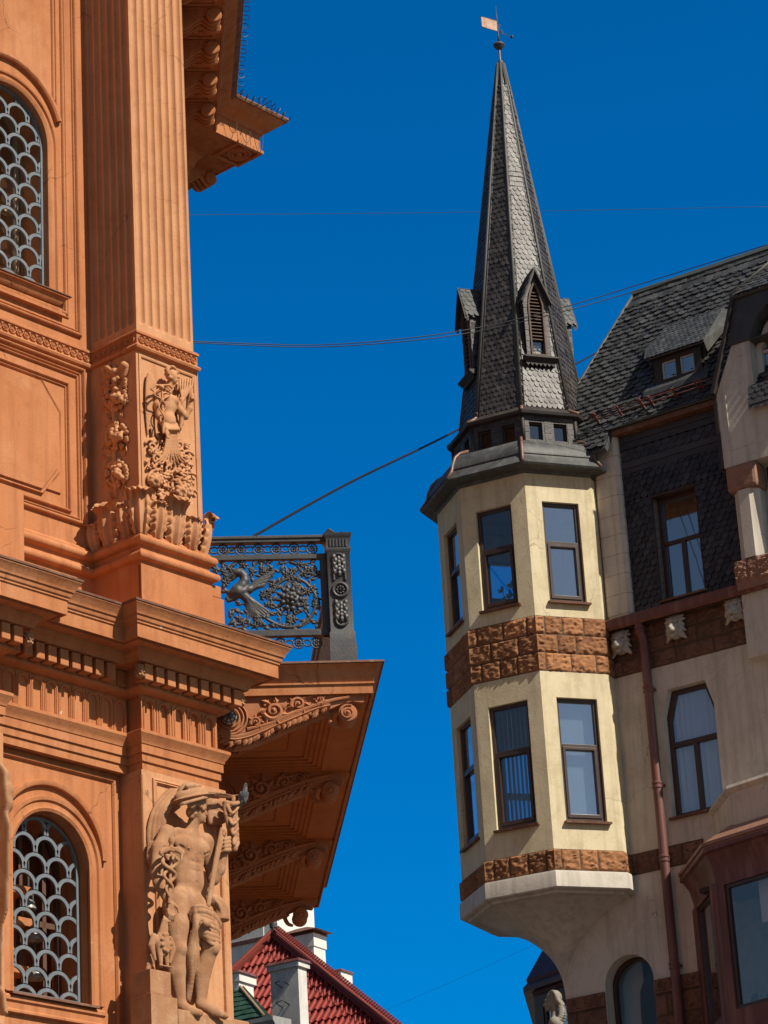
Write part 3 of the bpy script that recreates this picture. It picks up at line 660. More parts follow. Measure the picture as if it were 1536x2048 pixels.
for k in range(8):
    a = 160.9 + 22.5 + 45 * k
    p0 = SB + dirv(a) * (aS0 / math.cos(rad(22.5)) + .015) + Vector((0, 0, zS0)); p1 = ST + dirv(a) * (aS1 / math.cos(rad(22.5)) + .008) + Vector((0, 0, zS1))
    side = dirv(a + 90)
    q = M(); q.tube([p0, p0.lerp(p1, .5), p0.lerp(p1, .9), p1], [.03, .028, .022, .014], 8)
    for sgn in (-1, 1): q.tube([p0 + side * sgn * .045 - dirv(a) * .02, p0.lerp(p1, .5) + side * sgn * .042 - dirv(a) * .02, p1 + side * sgn * .02 - dirv(a) * .005], [.016, .015, .008], 6)
    fo = SB + dirv(a) * (1.22 / math.cos(rad(22.5))) + Vector((0, 0, zF + .02)); fm = SB + dirv(a) * (1.06 / math.cos(rad(22.5))) + Vector((0, 0, zF + .12))
    q.build('hip_roll', LEAD, spire, smooth=True)
    q = M(); q.tube([p0.lerp(p1, .012), p0, fm, fo], .03, 8); q.build('hip_foot', COPPER, spire, smooth=True)
# ---- louvred dormers on alternate faces
def dormer(na, zb, zt, hwd):
    """zb bottom of the opening, zt gable tip"""
    c0 = scen(zb); a0 = sa(zb) + .05; T = fac(na, a0, Vector((c0.x, c0.y, 0)))
    ze = zb + (zt - zb) * .68; dep = a0 - sa(zt) + .12
    q = M()
    # pointed opening surround
    wo = hwd * .52; zs = zb + (zt - zb) * .60
    def pointed(w, z0, zsp, tip): return [(-w, z0), (w, z0), (w, zsp), (w * .62, zsp + (tip - zsp) * .55), (0, tip), (-w * .62, zsp + (tip - zsp) * .55), (-w, zsp)]
    outer = [(-hwd, zb), (hwd, zb), (hwd, ze), (0, zt - .06), (-hwd, ze)]
    q.poly(T, outer, [pointed(wo, zb + .07, zs, zb + (zt - zb) * .83)], -.09, 0)
    # cheeks of lapped boards
    for r in range(11):
        z0 = zb + (ze - zb) * r / 11; z1 = zb + (ze - zb) * (r + 1) / 11 - .006
        for sg in (-1, 1):
            x = sg * (hwd + .004 * (r % 2)); q.box(T, min(x, x - sg * .03), max(x, x - sg * .03), -dep, -.001, z0, z1)
            # facing boards beside the opening
            x0, x1 = sorted((sg * (wo + .022), sg * (hwd + .004))); q.box(T, x0, x1, 0, .008 + .004 * ((r + (sg > 0)) % 2), z0, z1)
    o = q.build('louvred_dormer', SLATEBR, corner)
    q = M(); q.sweep(lambda a, b, h: T(a, h, b), pointed(wo, zb + .07, zs, zb + (zt - zb) * .83), [(0, .0), (.0, .03), (.03, .03), (.03, 0)], closed=True); q.build('dormer_surround', mat_louvre, o)
    q = M(); nl = 15; zl0 = zb + .36 if na < 200 else zb + .1
    for r in range(nl):
        z = zl0 + (zb + (zt - zb) * .78 - zl0) * r / nl
        hwl = wo if z < zs else wo * max(.1, 1 - (z - zs) / ((zb + (zt - zb) * .83) - zs) * .9)
        q.hexa([T(-hwl, -.10, z + .035), T(hwl, -.10, z + .035), T(hwl, -.005, z - .01), T(-hwl, -.005, z - .01), T(-hwl, -.10, z + .047), T(hwl, -.10, z + .047), T(hwl, -.005, z + .006), T(-hwl, -.005, z + .006)])
    q.build('louvre', mat_louvre, o)
    if na < 200:
        q = M(); q.box(T, -wo, wo, -.06, -.055, zb + .07, zb + .36); q.build('pane', GLASSD, o)
        q = M(); q.box(T, -wo, wo, -.07, -.02, zb + .345, zb + .375); q.build('louvre_rail', BLACKBD, o)
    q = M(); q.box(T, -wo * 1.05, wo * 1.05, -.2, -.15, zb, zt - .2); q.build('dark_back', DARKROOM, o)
    # roof: two slated slopes with bargeboards
    sl = (zt - ze) / hwd; ov = .05
    for sg in (-1, 1):
        e = T(sg * (hwd + ov), .09, ze - ov * sl + .01); rdg = T(0, .09, zt); eb = T(sg * (hwd + ov), -dep, ze - ov * sl + .01); rb = T(0, -dep - .15, zt)
        PLn = Pl(e, eb - e, rdg - e); L_ = (eb - e).length; H_ = (rdg - e).length
        if PLn.n.z < 0: PLn.n = -PLn.n
        q = M(); q.box(PLn, 0, L_ + .12, -.03, -.012, 0, H_)
        scales(q, PLn, 0, H_ - .005, lambda v: (.0, L_ + .12), .105, .12, .010, .014, seed=int(na) + sg); q.build('dormer_roof', SLATE, o, autos=25)
        q = M(); d = (rdg - e).normalized(); w_ = T.n
        for (nn, th, dz) in ((.075, .045, 0), (.045, .035, -.035)):
            q.hexa([e + w_ * (nn - .09) + Vector((0, 0, dz - .05)), e + w_ * (nn - .05) + Vector((0, 0, dz - .05)), e + w_ * (nn - .05) + Vector((0, 0, dz + .005)), e + w_ * (nn - .09) + Vector((0, 0, dz + .005)),
                    rdg + w_ * (nn - .09) + Vector((0, 0, dz - .06)), rdg + w_ * (nn - .05) + Vector((0, 0, dz - .06)), rdg + w_ * (nn - .05) + Vector((0, 0, dz + .012)), rdg + w_ * (nn - .09) + Vector((0, 0, dz + .012))])
        q.build('bargeboard', BLACKBD, o)
    # moulded sill with a scalloped apron
    q = M(); q.sweepn(lambda a, b, h: T(a, b, h), [(-hwd - .09, 0), (hwd + .09, 0)], [(0, zb - .08), (.05, zb - .08), (.09, zb - .045), (.115, zb - .03), (.115, zb), (0, zb + .01)])
    for k in range(7):
        u = -hwd - .05 + (2 * hwd + .1) * (k + .5) / 7; w7 = (2 * hwd + .1) / 15
        q.poly(T, [(u - w7, zb - .08), (u - w7, zb - .12), (u, zb - .17), (u + w7, zb - .12), (u + w7, zb - .08)], [], 0, .045)
    q.build('dormer_sill', BLACKBD, o)
    return o
mat_louvre = mat('weathered_louvre', (.16, .105, .08), (.10, .07, .055), .8, 6, .2, 30)
Tq = fac(NAZ[1], .88, SB); zl = Tq.un(1077, 719)[1]; zh = Tq.un(1070, 543)[1]
for i in (1, 3, 5, 7): dormer(NAZ[i], zl, zh, .215)
# ---- finial: rod, flattened ball, weather vane
def up_pt(py): z = z_at(ST, py); return Vector((ST.x, ST.y, z))
vane = M(); vane.tube([up_pt(135), up_pt(97)], .020, 8)
vane.lathe(up_pt(124), (0, 0, 1), [(.03, -.03), (.05, -.02), (.05, .01), (.025, .03)], 12)
vane = vane.build('finial_rod', COPPER, corner, autos=40)
q = M(); q.lathe(up_pt(91), (0, 0, 1), [(.02, -.075), (.06, -.065), (.095, -.02), (.105, -.005), (.105, .012), (.085, .04), (.05, .062), (.02, .075)], 20); q.build('finial_ball', LEAD, vane, autos=25)
q = M(); q.tube([up_pt(84), up_pt(70), up_pt(40), up_pt(11)], [.02, .014, .010, .003], 8); q.build('vane_spindle', IRON, vane, smooth=True)
V = Fr((ST.x, ST.y), 237 - 90 + 90); zf0, zf1 = up_pt(63).z, up_pt(42).z
q = M(); q.poly(V, [(.012, zf0), (.345, zf0 + .01), (.345, zf1 - .01), (.30, zf1), (.012, zf1)], [], -.004, .004)
fl = q.build('vane_flag', mat('faded_painted_sheet', (.52, .40, .30), (.45, .24, .16), .6, 7, .1, 30, patch=(.30, .12, .07), patch_amt=.7, patch_sc=8), vane)
q = M()
for z in (zf0, zf1): q.tube([V(-.02, 0, z), V(.36, 0, z)], .008, 6)
q.tube([V(.35, 0, zf0), V(.35, 0, zf1)], .006, 6)
q.tube([V(.02, 0, zf0 - .015), V(-.30, 0, zf0 - .03)], .008, 6)
for cx_, cz_, r_ in ((-.09, zf0 + .035, .035), (-.05, zf0 + .14, .025)):
    q.tube([V(a, 0, b) for a, b in spiral(cx_, cz_, r_, .008, 200, 1.1)], .006, 6)
q.tube([V(-.12, 0, zf0 - .02), V(-.04, 0, zf0 + .03), V(-.01, 0, zf0 + .16)], .006, 6)
q.build('vane_ironwork', IRON, vane, smooth=True)
q = M(); q.lathe(V(-.30, 0, zf0 - .03), V.u, [(.01, -.02), (.032, -.008), (.032, .008), (.01, .02)], 12); q.build('vane_counterweight', IRON, vane)

# =====================================================================================
# the street front beside the oriel
# =====================================================================================
UR = 9.0                                   # the front runs on past the frame
AW = [F.un(*p) for p in ((1344, 1636), (1448, 1608), (1432, 1402), (1413, 1358), (1334, 1379), (1328, 1420))]
aw_z0 = 14.825; aw_u0, aw_u1 = .80, 1.725
archwin = [(aw_u0, aw_z0), (aw_u1, aw_z0), (aw_u1, 16.50), (1.60, 16.915), (.93, 16.915), (aw_u0, 16.50)]
la_u0, la_u1, la_zs = -.66, .21, 12.37
lowarch = [(la_u0, 9.3), (la_u1, 9.3)] + arc((la_u0 + la_u1) / 2, la_zs, (la_u1 - la_u0) / 2, 0, 180, 18)
m = M(); m.poly(F, [(-1.38, 0), (UR, 0), (UR, 17.32), (-.05, 17.32), (-.05, 14.0), (-1.38, 14.0)], [archwin, lowarch], -.35, 0); m.build('street_wall', GREYCREAM, corner)
m = M(); m.poly(F, rect(-.05, UR, 17.322, 21.55), [rect(1.0, 1.8, 18.42, 20.21)], -.35, -.002)
G = Fr((F(-1.38, 0, 0).x, F(-1.38, 0, 0).y), 8)                       # the other street front, turned away
m.box(G, 0.02, 16, .0, .4, 0, 13.9); m.box(G, 1.3, 16, .001, .41, 13.9, 21.4)
m.build('rear_wall', GREYCREAM, corner)
window(F, aw_u0, aw_u1, aw_z0, 16.9, n=-.17, ztr=16.02, mull=True, arch=archwin, fr=.07, glass=GLASSM,
       curtain=lambda o: M().grid(lambda a, b: F(aw_u0 + (aw_u1 - aw_u0) * a, -.235 + .018 * math.sin(a * 62), aw_z0 + 2.1 * b), 90, 1).build('curtain', BLIND, o))
lw = window(F, la_u0, la_u1, 9.3, la_zs + .45, n=-.26, arch=lowarch, fr=.05, sill=False, glass=GLASSK)
q = M(); q.poly(F, [(-.33, 9.3), (la_u1 + .05, 9.3), (la_u1 + .05, 12.75), (.0, 12.72), (-.2, 12.55), (-.31, 12.3), (-.33, 12.0)], [], -.5, -.48); q.build('dark_sheet', DARKROOM, lw)  # dark sheet set behind the pane to darken the arched opening
q = M(); q.box(F, la_u0 - .1, -.3, -.62, -.6, 9.3, 13.0); q.build('curtain', BLIND, lw)
def roomb(u0, u1, z0, z1, d=1.6, nf=-.36, T=F, mt=ROOM, name='room'):
    q = M(); q.box(T, u0, u1, -d - .05, -d, z0, z1); q.box(T, u0, u1, -d, nf, z0 - .05, z0); q.box(T, u0, u1, -d, nf, z1, z1 + .05)
    q.box(T, u0 - .05, u0, -d, nf, z0, z1); q.box(T, u1, u1 + .05, -d, nf, z0, z1); return q.build(name, mt, corner)
roomb(.5, 2.1, 14.5, 17.2); roomb(-.75, .6, 9, 13.1, 1.0, mt=DARKROOM)

# stone cornice band under the gutter, darker than the oriel's, and the lower band
m = M(); rough_blocks(m, F, -.02, UR, 17.32, 17.86, 2, .55, seed=71, t=.05, amp=.03, gap=.022); rough_blocks(m, F, -.02, UR, 17.86, 18.10, 1, .62, seed=72, t=.04, amp=.02)
cs_ = m.build('cornice_stonework', SANDDK, corner, autos=60); m = M(); m.box(F, -.04, UR, 0, .012, 17.322, 18.1); m.build('mortar', MORTAR, cs_)
m = M(); rough_blocks(m, F, -.02, 1.3, 14.03, 14.372, 1, .40, seed=73, t=.05, amp=.03, gap=.022); cs_ = m.build('stone_course', SANDDK, corner, autos=60); m = M(); m.box(F, -.04, 1.3, 0, .012, 14.03, 14.37); m.build('mortar', MORTAR, cs_)
# gutter
m = M(); m.sweep(lambda a, b, h: F(a, b, h), [(.08, 0), (UR, 0)], [(0, 18.11), (.12, 18.08), (.24, 18.05), (.27, 18.09), (.27, 18.22), (.255, 18.24), (.2, 18.24), (0, 18.3)][::1] if False else [(0, 18.11), (-.12, 18.08), (-.24, 18.05), (-.27, 18.09), (-.27, 18.22), (-.255, 18.24), (-.2, 18.25), (0, 18.32)])
m.build('gutter', REDMET, corner, autos=30)
# downpipe
pipe = M(); pu = .654
pts = [F(pu - .03, .18, 18.06), F(pu - .03, .16, 17.95), F(pu, .12, 17.75), F(pu, .12, 0.2)]
pipe.tube(pts, .075, 14); pipe = pipe.build('downpipe', REDMET, corner, autos=40)
for z in (17.96, 16.95, 15.35, 14.15, 13.0 - .55, 11.2, 9.6):
    q = M(); q.lathe(F(pu if z < 17.7 else pu - .03, .12 if z < 17.7 else .16, z), (0, 0, 1), [(.076, -.06), (.088, -.05), (.088, -.02), (.079, -.015), (.079, .015), (.09, .02), (.09, .05), (.076, .06)], 16); q.box(F, pu + .05, pu + .09, .02, .14, z - .02, z + .02) if z < 17.7 else None
    q.build('pipe_collar', REDMET, pipe, autos=30)

# ---- slate-hung storey
m = M(); SZ0, SZ1 = 18.30, 21.42; sw = rect(1.0, 1.80, 18.42, 20.21)
m.poly(F, [(.42, SZ0 - .1), (2.6, SZ0 - .1), (2.6, SZ1), (.42, SZ1)], [sw], -.34, .02)
o = m.build('slate_hung_wall', SLATE, corner)
m = M()
def lim_s(v):
    return (.44, 2.56)
class Cut:
    pass
mm = M()
for (a, b, v0, v1) in ((.44, 1.0, 18.3, 20.24), (1.80, 2.56, 18.3, 20.24), (.44, 2.56, 20.24, 20.72)):
    scales(mm, lambda u, n, v: F(u, n + .02, v), v0, v1, lambda v, a=a, b=b: (a, b), .125, .105, .014, .030, seed=int(a * 50))
for z in (20.72, 20.84, 21.18, 21.30): mm.box(F, .44, 2.56, .02, .045, z, z + .11)
scales(mm, lambda u, n, v: F(u, n + .02, v), 20.96, 21.17, lambda v: (.44, 2.56), .16, .10, .010, .016, seed=9)
mm.build('hanging_slate', mat('blue_black_slate', (.026, .027, .033), (.04, .04, .046), .55, 5, .2, 30, island=.45, spec=.45, patch=(.05, .065, .06), patch_amt=.3, patch_sc=4), o, autos=25)
window(F, 1.0, 1.80, 18.42, 20.21, n=-.17, ztr=19.42, mull=True, fr=.065)
roomb(.7, 2.1, 18.2, 20.6)
q = M(); q.box(F, .98, 1.82, -.2, .05, 20.205, 20.235); q.box(F, .985, 1.0, -.2, .05, 18.42, 20.2); q.box(F, 1.80, 1.815, -.2, .05, 18.42, 20.2); q.build('window_reveal', BROWNW, corner)
# quoin strip between oriel and slate wall
m = M(); 
for r in range(8):
    z0 = 18.32 + r * .345; z1 = z0 + .335
    m.poly(lambda u, n, z: F(u, z, n), [(.04, -.3), (.50, -.3), (.50, .10), (.44, .16), (.09, .16), (.04, .13)], [], z0, z1)
m.poly(lambda u, n, z: F(u, z, n), [(.05, -.3), (.49, -.3), (.49, .09), (.43, .15), (.1, .15), (.05, .12)], [], 18.25, 21.1)
m.poly(lambda u, n, z: F(u, z, n), [(.04, -.3), (.50, -.3), (.50, .10), (.44, .16), (.09, .16), (.04, .13)], [], 21.09, 21.42)
m.build('quoin_strip', GREYCREAM, corner)

# ---- the steep slate roof
e0 = F(.40, .20, F.un(1233, 857, .20)[1]); rg_n = -1.75
ez = F.un(1340, 824, .20)[1]; rz = F.un(1400, 547, rg_n)[1]
RO = Pl(F(0, .20, ez), F.u, F(0, rg_n, rz) - F(0, .20, ez)); RL = (F(0, rg_n, rz) - F(0, .20, ez)).length
vA = RO.un(1269, 589); vB = RO.un(1150, 782); vC = RO.un(1128, 830)
print('roof verge', vA, vB, vC, 'RL', RL)
def verge(v):
    t = (v - vB[1]) / (vA[1] - vB[1]); return vB[0] + (vA[0] - vB[0]) * t
vlow = RO.un(1182, 897)[1]
m = M(); m.box(RO, verge(RL) , UR, -.08, -.02, RL * .5, RL)
m = M(); poly_ = [(verge(-.35), -.42), (.42, -.42), (.44, 0), (UR, 0), (UR, RL), (verge(RL), RL)]
m.poly(RO, poly_, [], -.10, -.012); roof = m.build('slate_roof', SLATE, corner)
dz = [RO.un(*p) for p in ((1296, 715), (1400, 690), (1345, 662), (1437, 640))]
print('dormer', dz)
dU0, dU1 = RO.un(1305, 765)[0] - .02, RO.un(1412, 740)[0] + .12; dV0 = min(RO.un(1310, 768)[1], RO.un(1400, 742)[1]) - .06; dV1 = dz[2][1]
mm = M()
def lim_r(v):
    return (verge(v) + .03, UR if v > 0 else .42)
scales(mm, RO, -.40, RL - .34, lim_r, .175, .125, .014, .036, seed=5)
scales(mm, RO, RL - .36, RL + .01, lambda v: (verge(v) + .03, UR), .12, .2, .014, .025, seed=6, square_rows=(0, 1, 2))
mm.build('slate_course', SLATE, roof, autos=25)
q = M(); pts = [RO(verge(v), .02, v) for v in (-.4, RL * .5, RL)]; q.tube(pts, .028, 6); q.build('verge_flashing', LEAD, roof, smooth=True)
q = M(); q.box(RO, verge(RL) - .02, UR, -.02, .05, RL - .02, RL + .09); 
q.build('ridge_capping', GREENROOF if False else mat('green_grey_ridge', (.075, .095, .085), (.055, .06, .056), .6, 5, .2, 25), roof)
m = M(); hp = RO(verge(RL), -.03, RL); hb = RO(verge(-.35), -.03, -.42)
back = [hp - F.n * 4 - F.u * .3 + Vector((0, 0, -5)), hb - F.n * 4 + Vector((0, 0, -2))]
m.add([hp, hb, back[1], back[0]], [(0, 1, 2, 3)])
rr = [RO(verge(RL), -.03, RL), RO(UR, -.03, RL)]; m.add([rr[0], rr[1], rr[1] - F.n * 4 + Vector((0, 0, -5)), rr[0] - F.n * 4 + Vector((0, 0, -5))], [(0, 1, 2, 3)])
m.build('rear_roof', SLATE, corner)
q = M(); q.box(F, .45, 2.6, -.05, .19, ez - .10, ez - .015); q.build('roof_fascia', FLASH, corner)
# snow guard: two rails on short posts
sg = M(); SG = lambda u, n, v: RO(u, n, v)
for nn in (.10, .19):
    sg.tube([SG(.05, nn, .30), SG(2.6, nn, .30)], .014, 6)
sg = sg.build('snow_guard', REDMET, roof, smooth=True)
for u in (.18, .62, 1.05, 1.22, 1.68, 2.1, 2.18, 2.48):
    q = M(); q.box(SG, u - .018, u + .018, .0, .24, .285, .315); q.build('guard_post', REDMET, sg)
# shed dormer with two little white casements
fn_, bz = .34, None
dA = RO(dU0, .02, dV0); 
DF = Fr((dA.x, dA.y), 122.9); dW = dU1 - dU0; z0 = dA.z + .0
wz = [DF.un(*p) for p in ((1321, 726), (1350, 718), (1358, 712), (1387, 703), (1323, 761), (1350, 752), (1358, 747), (1387, 741))]
print('dorm wins', wz)
wz0 = sum(w[1] for w in wz[4:]) / 4; wz1 = sum(w[1] for w in wz[:4]) / 4; fz1 = wz1 + .10
h1 = rect(wz[0][0] + .01, wz[1][0], wz0, wz1); h2 = rect(wz[2][0], wz[3][0] - .01, wz0, wz1)
DW0, DW1 = h1[0][0] - .14, h2[1][0] + .14
m = M(); m.poly(DF, rect(DW0, DW1, wz0 - .16, fz1), [h1, h2], -.12, 0)
rv = RO.un(1400, 655)
pk = [RO(dU0 + DW0 - .12, .03, dV1), RO(dU0 + DW1 + .05, .03, dV1)]
for uu in (DW0, DW1):
    a_, b_ = DF(uu, -.002, wz0 - .16), DF(uu, -.002, fz1); c_ = DF(uu, -1.2, fz1 + .5); d_ = DF(uu, -1.2, wz0 - .16)
    m.add([a_, b_, c_, d_], [(0, 1, 2, 3)])
dorm = m.build('roof_dormer', BLACKBD, corner)
for h in (h1, h2): 
    q = M(); q.poly(DF, h, [rect(h[0][0] + .025, h[1][0] - .02, wz0 + .025, wz1 - .02)], -.07, -.03); q.box(DF, h[0][0] + .02, h[1][0] - .02, -.055, -.05, wz0 + .02, wz1 - .02); fr_ = q.build('casement', WHITEFR, dorm)
    fr_.data.materials.append(GLASS)
    for p in fr_.data.polygons[-6:]: p.material_index = 1
q = M(); q.box(DF, DW0, DW1, -.7, -.6, wz0 - .2, fz1); q.build('dark_back', DARKROOM, dorm)
ea, eb = DF(DW0 - .12, .10, fz1 + .0), DF(DW1 + .12, .10, fz1 + .0)
ra, rb = RO(dU0 + DW0 + .02 + .0, .05, dV1 + .12), RO(dU0 + DW1 + .0, .05, dV1 + .12)
DP = Pl(ea, eb - ea, ra - ea - (eb - ea) * ((ra - ea).dot(eb - ea) / (eb - ea).length_squared)); DL = (ra - ea).dot(DP.v); dwid = (eb - ea).length
q = M(); q.box(DP, 0, dwid, -.04, -.015, 0, DL); scales(q, DP, 0, DL, lambda v: (0, dwid), .085, .10, .009, .012, seed=77); q.build('dormer_roof', SLATE, dorm, autos=25)
q = M(); q.add([eb, DF(DW1 + .12, -.02, fz1 - .16), RO(dU0 + DW1 + .42, .05, dV1 - .28), RO(dU0 + DW1 + .12, .06, dV1 + .12)], [(0, 1, 2, 3)])
q.add([ea, DF(DW0 - .12, -.02, fz1 - .10), RO(dU0 + DW0 - .42, .05, dV1 - .35), RO(dU0 + DW0 + .0, .06, dV1 + .10)], [(0, 1, 2, 3)]); q.build('dormer_valley', LEAD, dorm)
q = M(); q.sweep(lambda a, b, h: DF(a, b, h), [(DW0 - .16, 0), (DW1 + .16, 0)], [(.3, wz0 - .06), (-.02, wz0 - .06), (-.16, wz0 - .20), (-.18, wz0 - .30), (.3, wz0 - .25)]); q.build('dormer_apron', SLATE, dorm)

# ---- the gabled pavilion at the right
PV = Fr(F(0, .32, 0).xy.to_3d(), 122.9)
zc = PV.un(1500, 922)[1]
gout = [(2.50, zc), (UR, zc), (UR, 22.27), (2.86, 22.27), (2.50, 21.50)]
gw = [(3.20, 21.35), (3.95, 21.35), (3.95, 22.1), (3.72, 22.6), (3.575, 22.75), (3.43, 22.6), (3.20, 22.1)]
gout = [(2.50, zc), (UR, zc), (UR, 22.27), (3.18, 22.27), (3.18, 21.55), (3.95, 21.55), (3.95, 22.27), (3.9501, 22.2701), (3.9502, 22.27)][:3] + [(4.0, 22.27), (4.0, 21.45), (3.18, 21.45), (3.18, 22.27), (2.86, 22.27), (2.50, 21.50)]
m = M(); m.poly(PV, gout, [], -.5, 0); m.poly(PV, rect(2.50, UR, 17.0, 18.3), [], -.5, -.12)
pav = m.build('gable_pavilion', GREYCREAM, corner)
q = M(); q.sweep(lambda a, b, h: PV(a, h, b), [(3.05, 22.05), (2.92, 22.05), (2.66, 21.45), (2.66, zc + .28), (3.06, zc + .30)], [(0, .0), (.0, .012), (.018, .012), (.018, 0)]); q.build('incised_panel', GREYCREAM, pav)
m = M(); m.poly(PV, [(2.80, 22.272), (UR, 22.272), (UR, 23.08), (3.03, 23.08)], [gw[0:0] or [(3.2, 22.28), (3.95, 22.28), (3.8, 22.6), (3.575, 22.8), (3.35, 22.6)]], -.5, .03); gs = m.build('gable_slating', SLATE, pav)
gz = z = PV.un(1519, 775)[1]
m = M(); m.hexa([PV(2.44, .0, 21.5), PV(2.50, .0, 21.5), PV(2.50, .10, 21.5), PV(2.44, .10, 21.5), PV(2.98, .0, 23.08), PV(3.04, .0, 23.08), PV(3.04, .10, 23.08), PV(2.98, .10, 23.08)])
m.hexa([PV(2.44, -.2, zc), PV(2.498, -.2, zc), PV(2.498, .02, zc), PV(2.44, .02, zc), PV(2.44, -.2, 21.5), PV(2.498, -.2, 21.5), PV(2.498, .02, 21.5), PV(2.44, .02, 21.5)]); m.build('bargeboard', BLACKBD, pav)
# hipped roof behind the slated gable
ra_ = PV(2.99, .10, 23.08); rb_ = PV(UR, .10, 23.08); rt = PV(3.6, -1.5, 24.6)
HP = Pl(ra_, F.u, PV(2.99, -1.3, 24.55) - ra_); hl = 2.0
m = M(); m.poly(HP, [(0, 0), (6, 0), (6, hl), (.9, hl)], [], -.06, -.012); scales(m, HP, 0, hl, lambda v: (.45 * v + .02, 3.0), .16, .12, .012, .02, seed=15); m.build('hipped_roof', SLATE, pav, autos=25)
q = M(); q.tube([HP(.0, .03, 0), HP(.45 * hl, .03, hl)], .03, 6); q.build('hip_flashing', LEAD, pav, smooth=True)
# pointed window with cream jambs
q = M(); q.poly(PV, [(3.18, 21.50), (4.0, 21.50), (4.0, 22.2), (3.8, 22.55), (3.59, 22.75), (3.38, 22.55), (3.18, 22.2)], [[(3.28, 21.58), (3.90, 21.58), (3.90, 22.17), (3.75, 22.45), (3.59, 22.6), (3.43, 22.45), (3.28, 22.17)]], -.35, -.22); 
q.box(PV, 3.57, 3.61, -.33, -.25, 21.55, 22.6); q.box(PV, 3.27, 3.91, -.33, -.25, 22.1, 22.14); pw = q.build('pointed_window', WHITEFR, pav)
q = M(); q.box(PV, 3.2, 4.0, -.30, -.295, 21.5, 22.7); q.build('pane', GLASS, pw)
q = M(); q.box(PV, 3.1, 4.1, -.8, -.7, 21.3, 22.9); q.build('dark_back', DARKROOM, pav)
q = M(); q.hexa([PV(3.12, -.3, 21.45), PV(4.05, -.3, 21.45), PV(4.05, .12, 21.05), PV(3.12, .12, 21.05), PV(3.12, -.3, 21.5), PV(4.05, -.3, 21.5), PV(4.05, .14, 21.10), PV(3.12, .14, 21.10)])
SPn = Pl(PV(3.10, .13, 21.0), F.u, Vector((0, 0, 1)) * 1.0 - F.n * .2); scales(q, SPn, 0, .45, lambda v: (0, .95), .12, .1, .01, .015, seed=4); q.build('window_apron', SLATE, pav, autos=25)
# loggia below: pink impost, octagonal column, pink base, dark window
im0, im1 = PV.un(1470, 984)[1], PV.un(1490, 938)[1]
m = M(); m.box(PV, 2.52, 3.06, -.45, .05, im0, zc - .002); m.build('impost_block', PINKST, pav, bevel=.06)
cz0 = PV.un(1490, 1118)[1]
m = M(); r8 = .24; vs = []
for z, k in ((cz0, 1), (im0 - .002, 1)):
    for a in range(8):
        an = rad(22.5 + 45 * a); vs.append(PV(2.80 + r8 * math.cos(an), -.2 + r8 * math.sin(an), z))
m.add(vs, [(a, (a + 1) % 8, (a + 1) % 8 + 8, a + 8) for a in range(8)]); m.build('column', CREAM if False else GREYCREAM, pav)
m = M(); rough_blocks(m, PV, 2.5, 3.12, PV.un(1490, 1165)[1], cz0 - .002, 1, .7, seed=8, t=.05, amp=.03); m.box(PV, 2.5, 3.12, -.5, .0, PV.un(1490, 1165)[1] - .1, cz0 - .004); m.build('column_base', PINKST, pav)
window(PV, 3.10, 4.3, 18.45, zc - .06, n=-.3, ztr=19.9, mull=True, parent=corner, sill=False)
q = M(); q.box(PV, 2.5, 4.8, -1.2, -1.1, 18.2, zc); q.box(PV, 2.5, UR, -1.2, -.35, zc + .0, zc + .08); q.build('loggia_back', ROOM, pav)

# ---- lion masks under the gutter
def lion(seed):
    s = Sdf((-.20, -.03, -.26), (.20, .30, .24), .012)
    s.ell((0, .03, 0), (.15, .08, .19), .03)
    s.ell((0, .11, -.04), (.10, .10, .13), .03); s.ell((0, .19, -.075), (.062, .07, .05), .03)      # muzzle
    s.ell((0, .235, -.045), (.034, .03, .022), .015); s.cap((0, .13, .07), (0, .22, -.03), .032, .026, .02)      # nose
    for g in (-1, 1):
        s.ell((g * .055, .155, .045), (.035, .03, .018), .012, cut=True); s.ell((g * .055, .145, .045), (.018, .018, .014), .006)
        s.cap((g * .02, .17, .075), (g * .095, .13, .085), .022, .016, .015)
        s.ell((g * .07, .16, -.06), (.04, .04, .04), .02); s.ell((g * .12, .06, .13), (.035, .03, .045), .02)
        for k in range(6):
            a = rad(80 - k * 30); s.cap((g * .10 * abs(math.cos(a)) + g * .02, .09, .13 * math.sin(a) + .01), (g * (.15 + .02 * (k % 2)), .04, .20 * math.sin(a - .2)), .035, .022, .012)
    s.ell((0, .19, -.125), (.045, .05, .018), .012, cut=True); s.ell((0, .15, -.155), (.05, .05, .035), .02)
    for k in range(4): s.cap((-.06 + .04 * k, .10, .12), (-.07 + .047 * k, .05, .20), .03, .025, .01)
    return s
lm = lion(0)
l0 = lm.mesh(lambda u, n, z: F(.227 + u, .06 + n, 17.84 + z)).build('lion_mask', STONEHD, corner, smooth=True)
for u, z in ((1.234, 17.855), (2.313, 17.885), (3.35, 17.89), (4.4, 17.9)): dup(l0, corner, F.u * (u - .227) + Vector((0, 0, z - 17.84)))

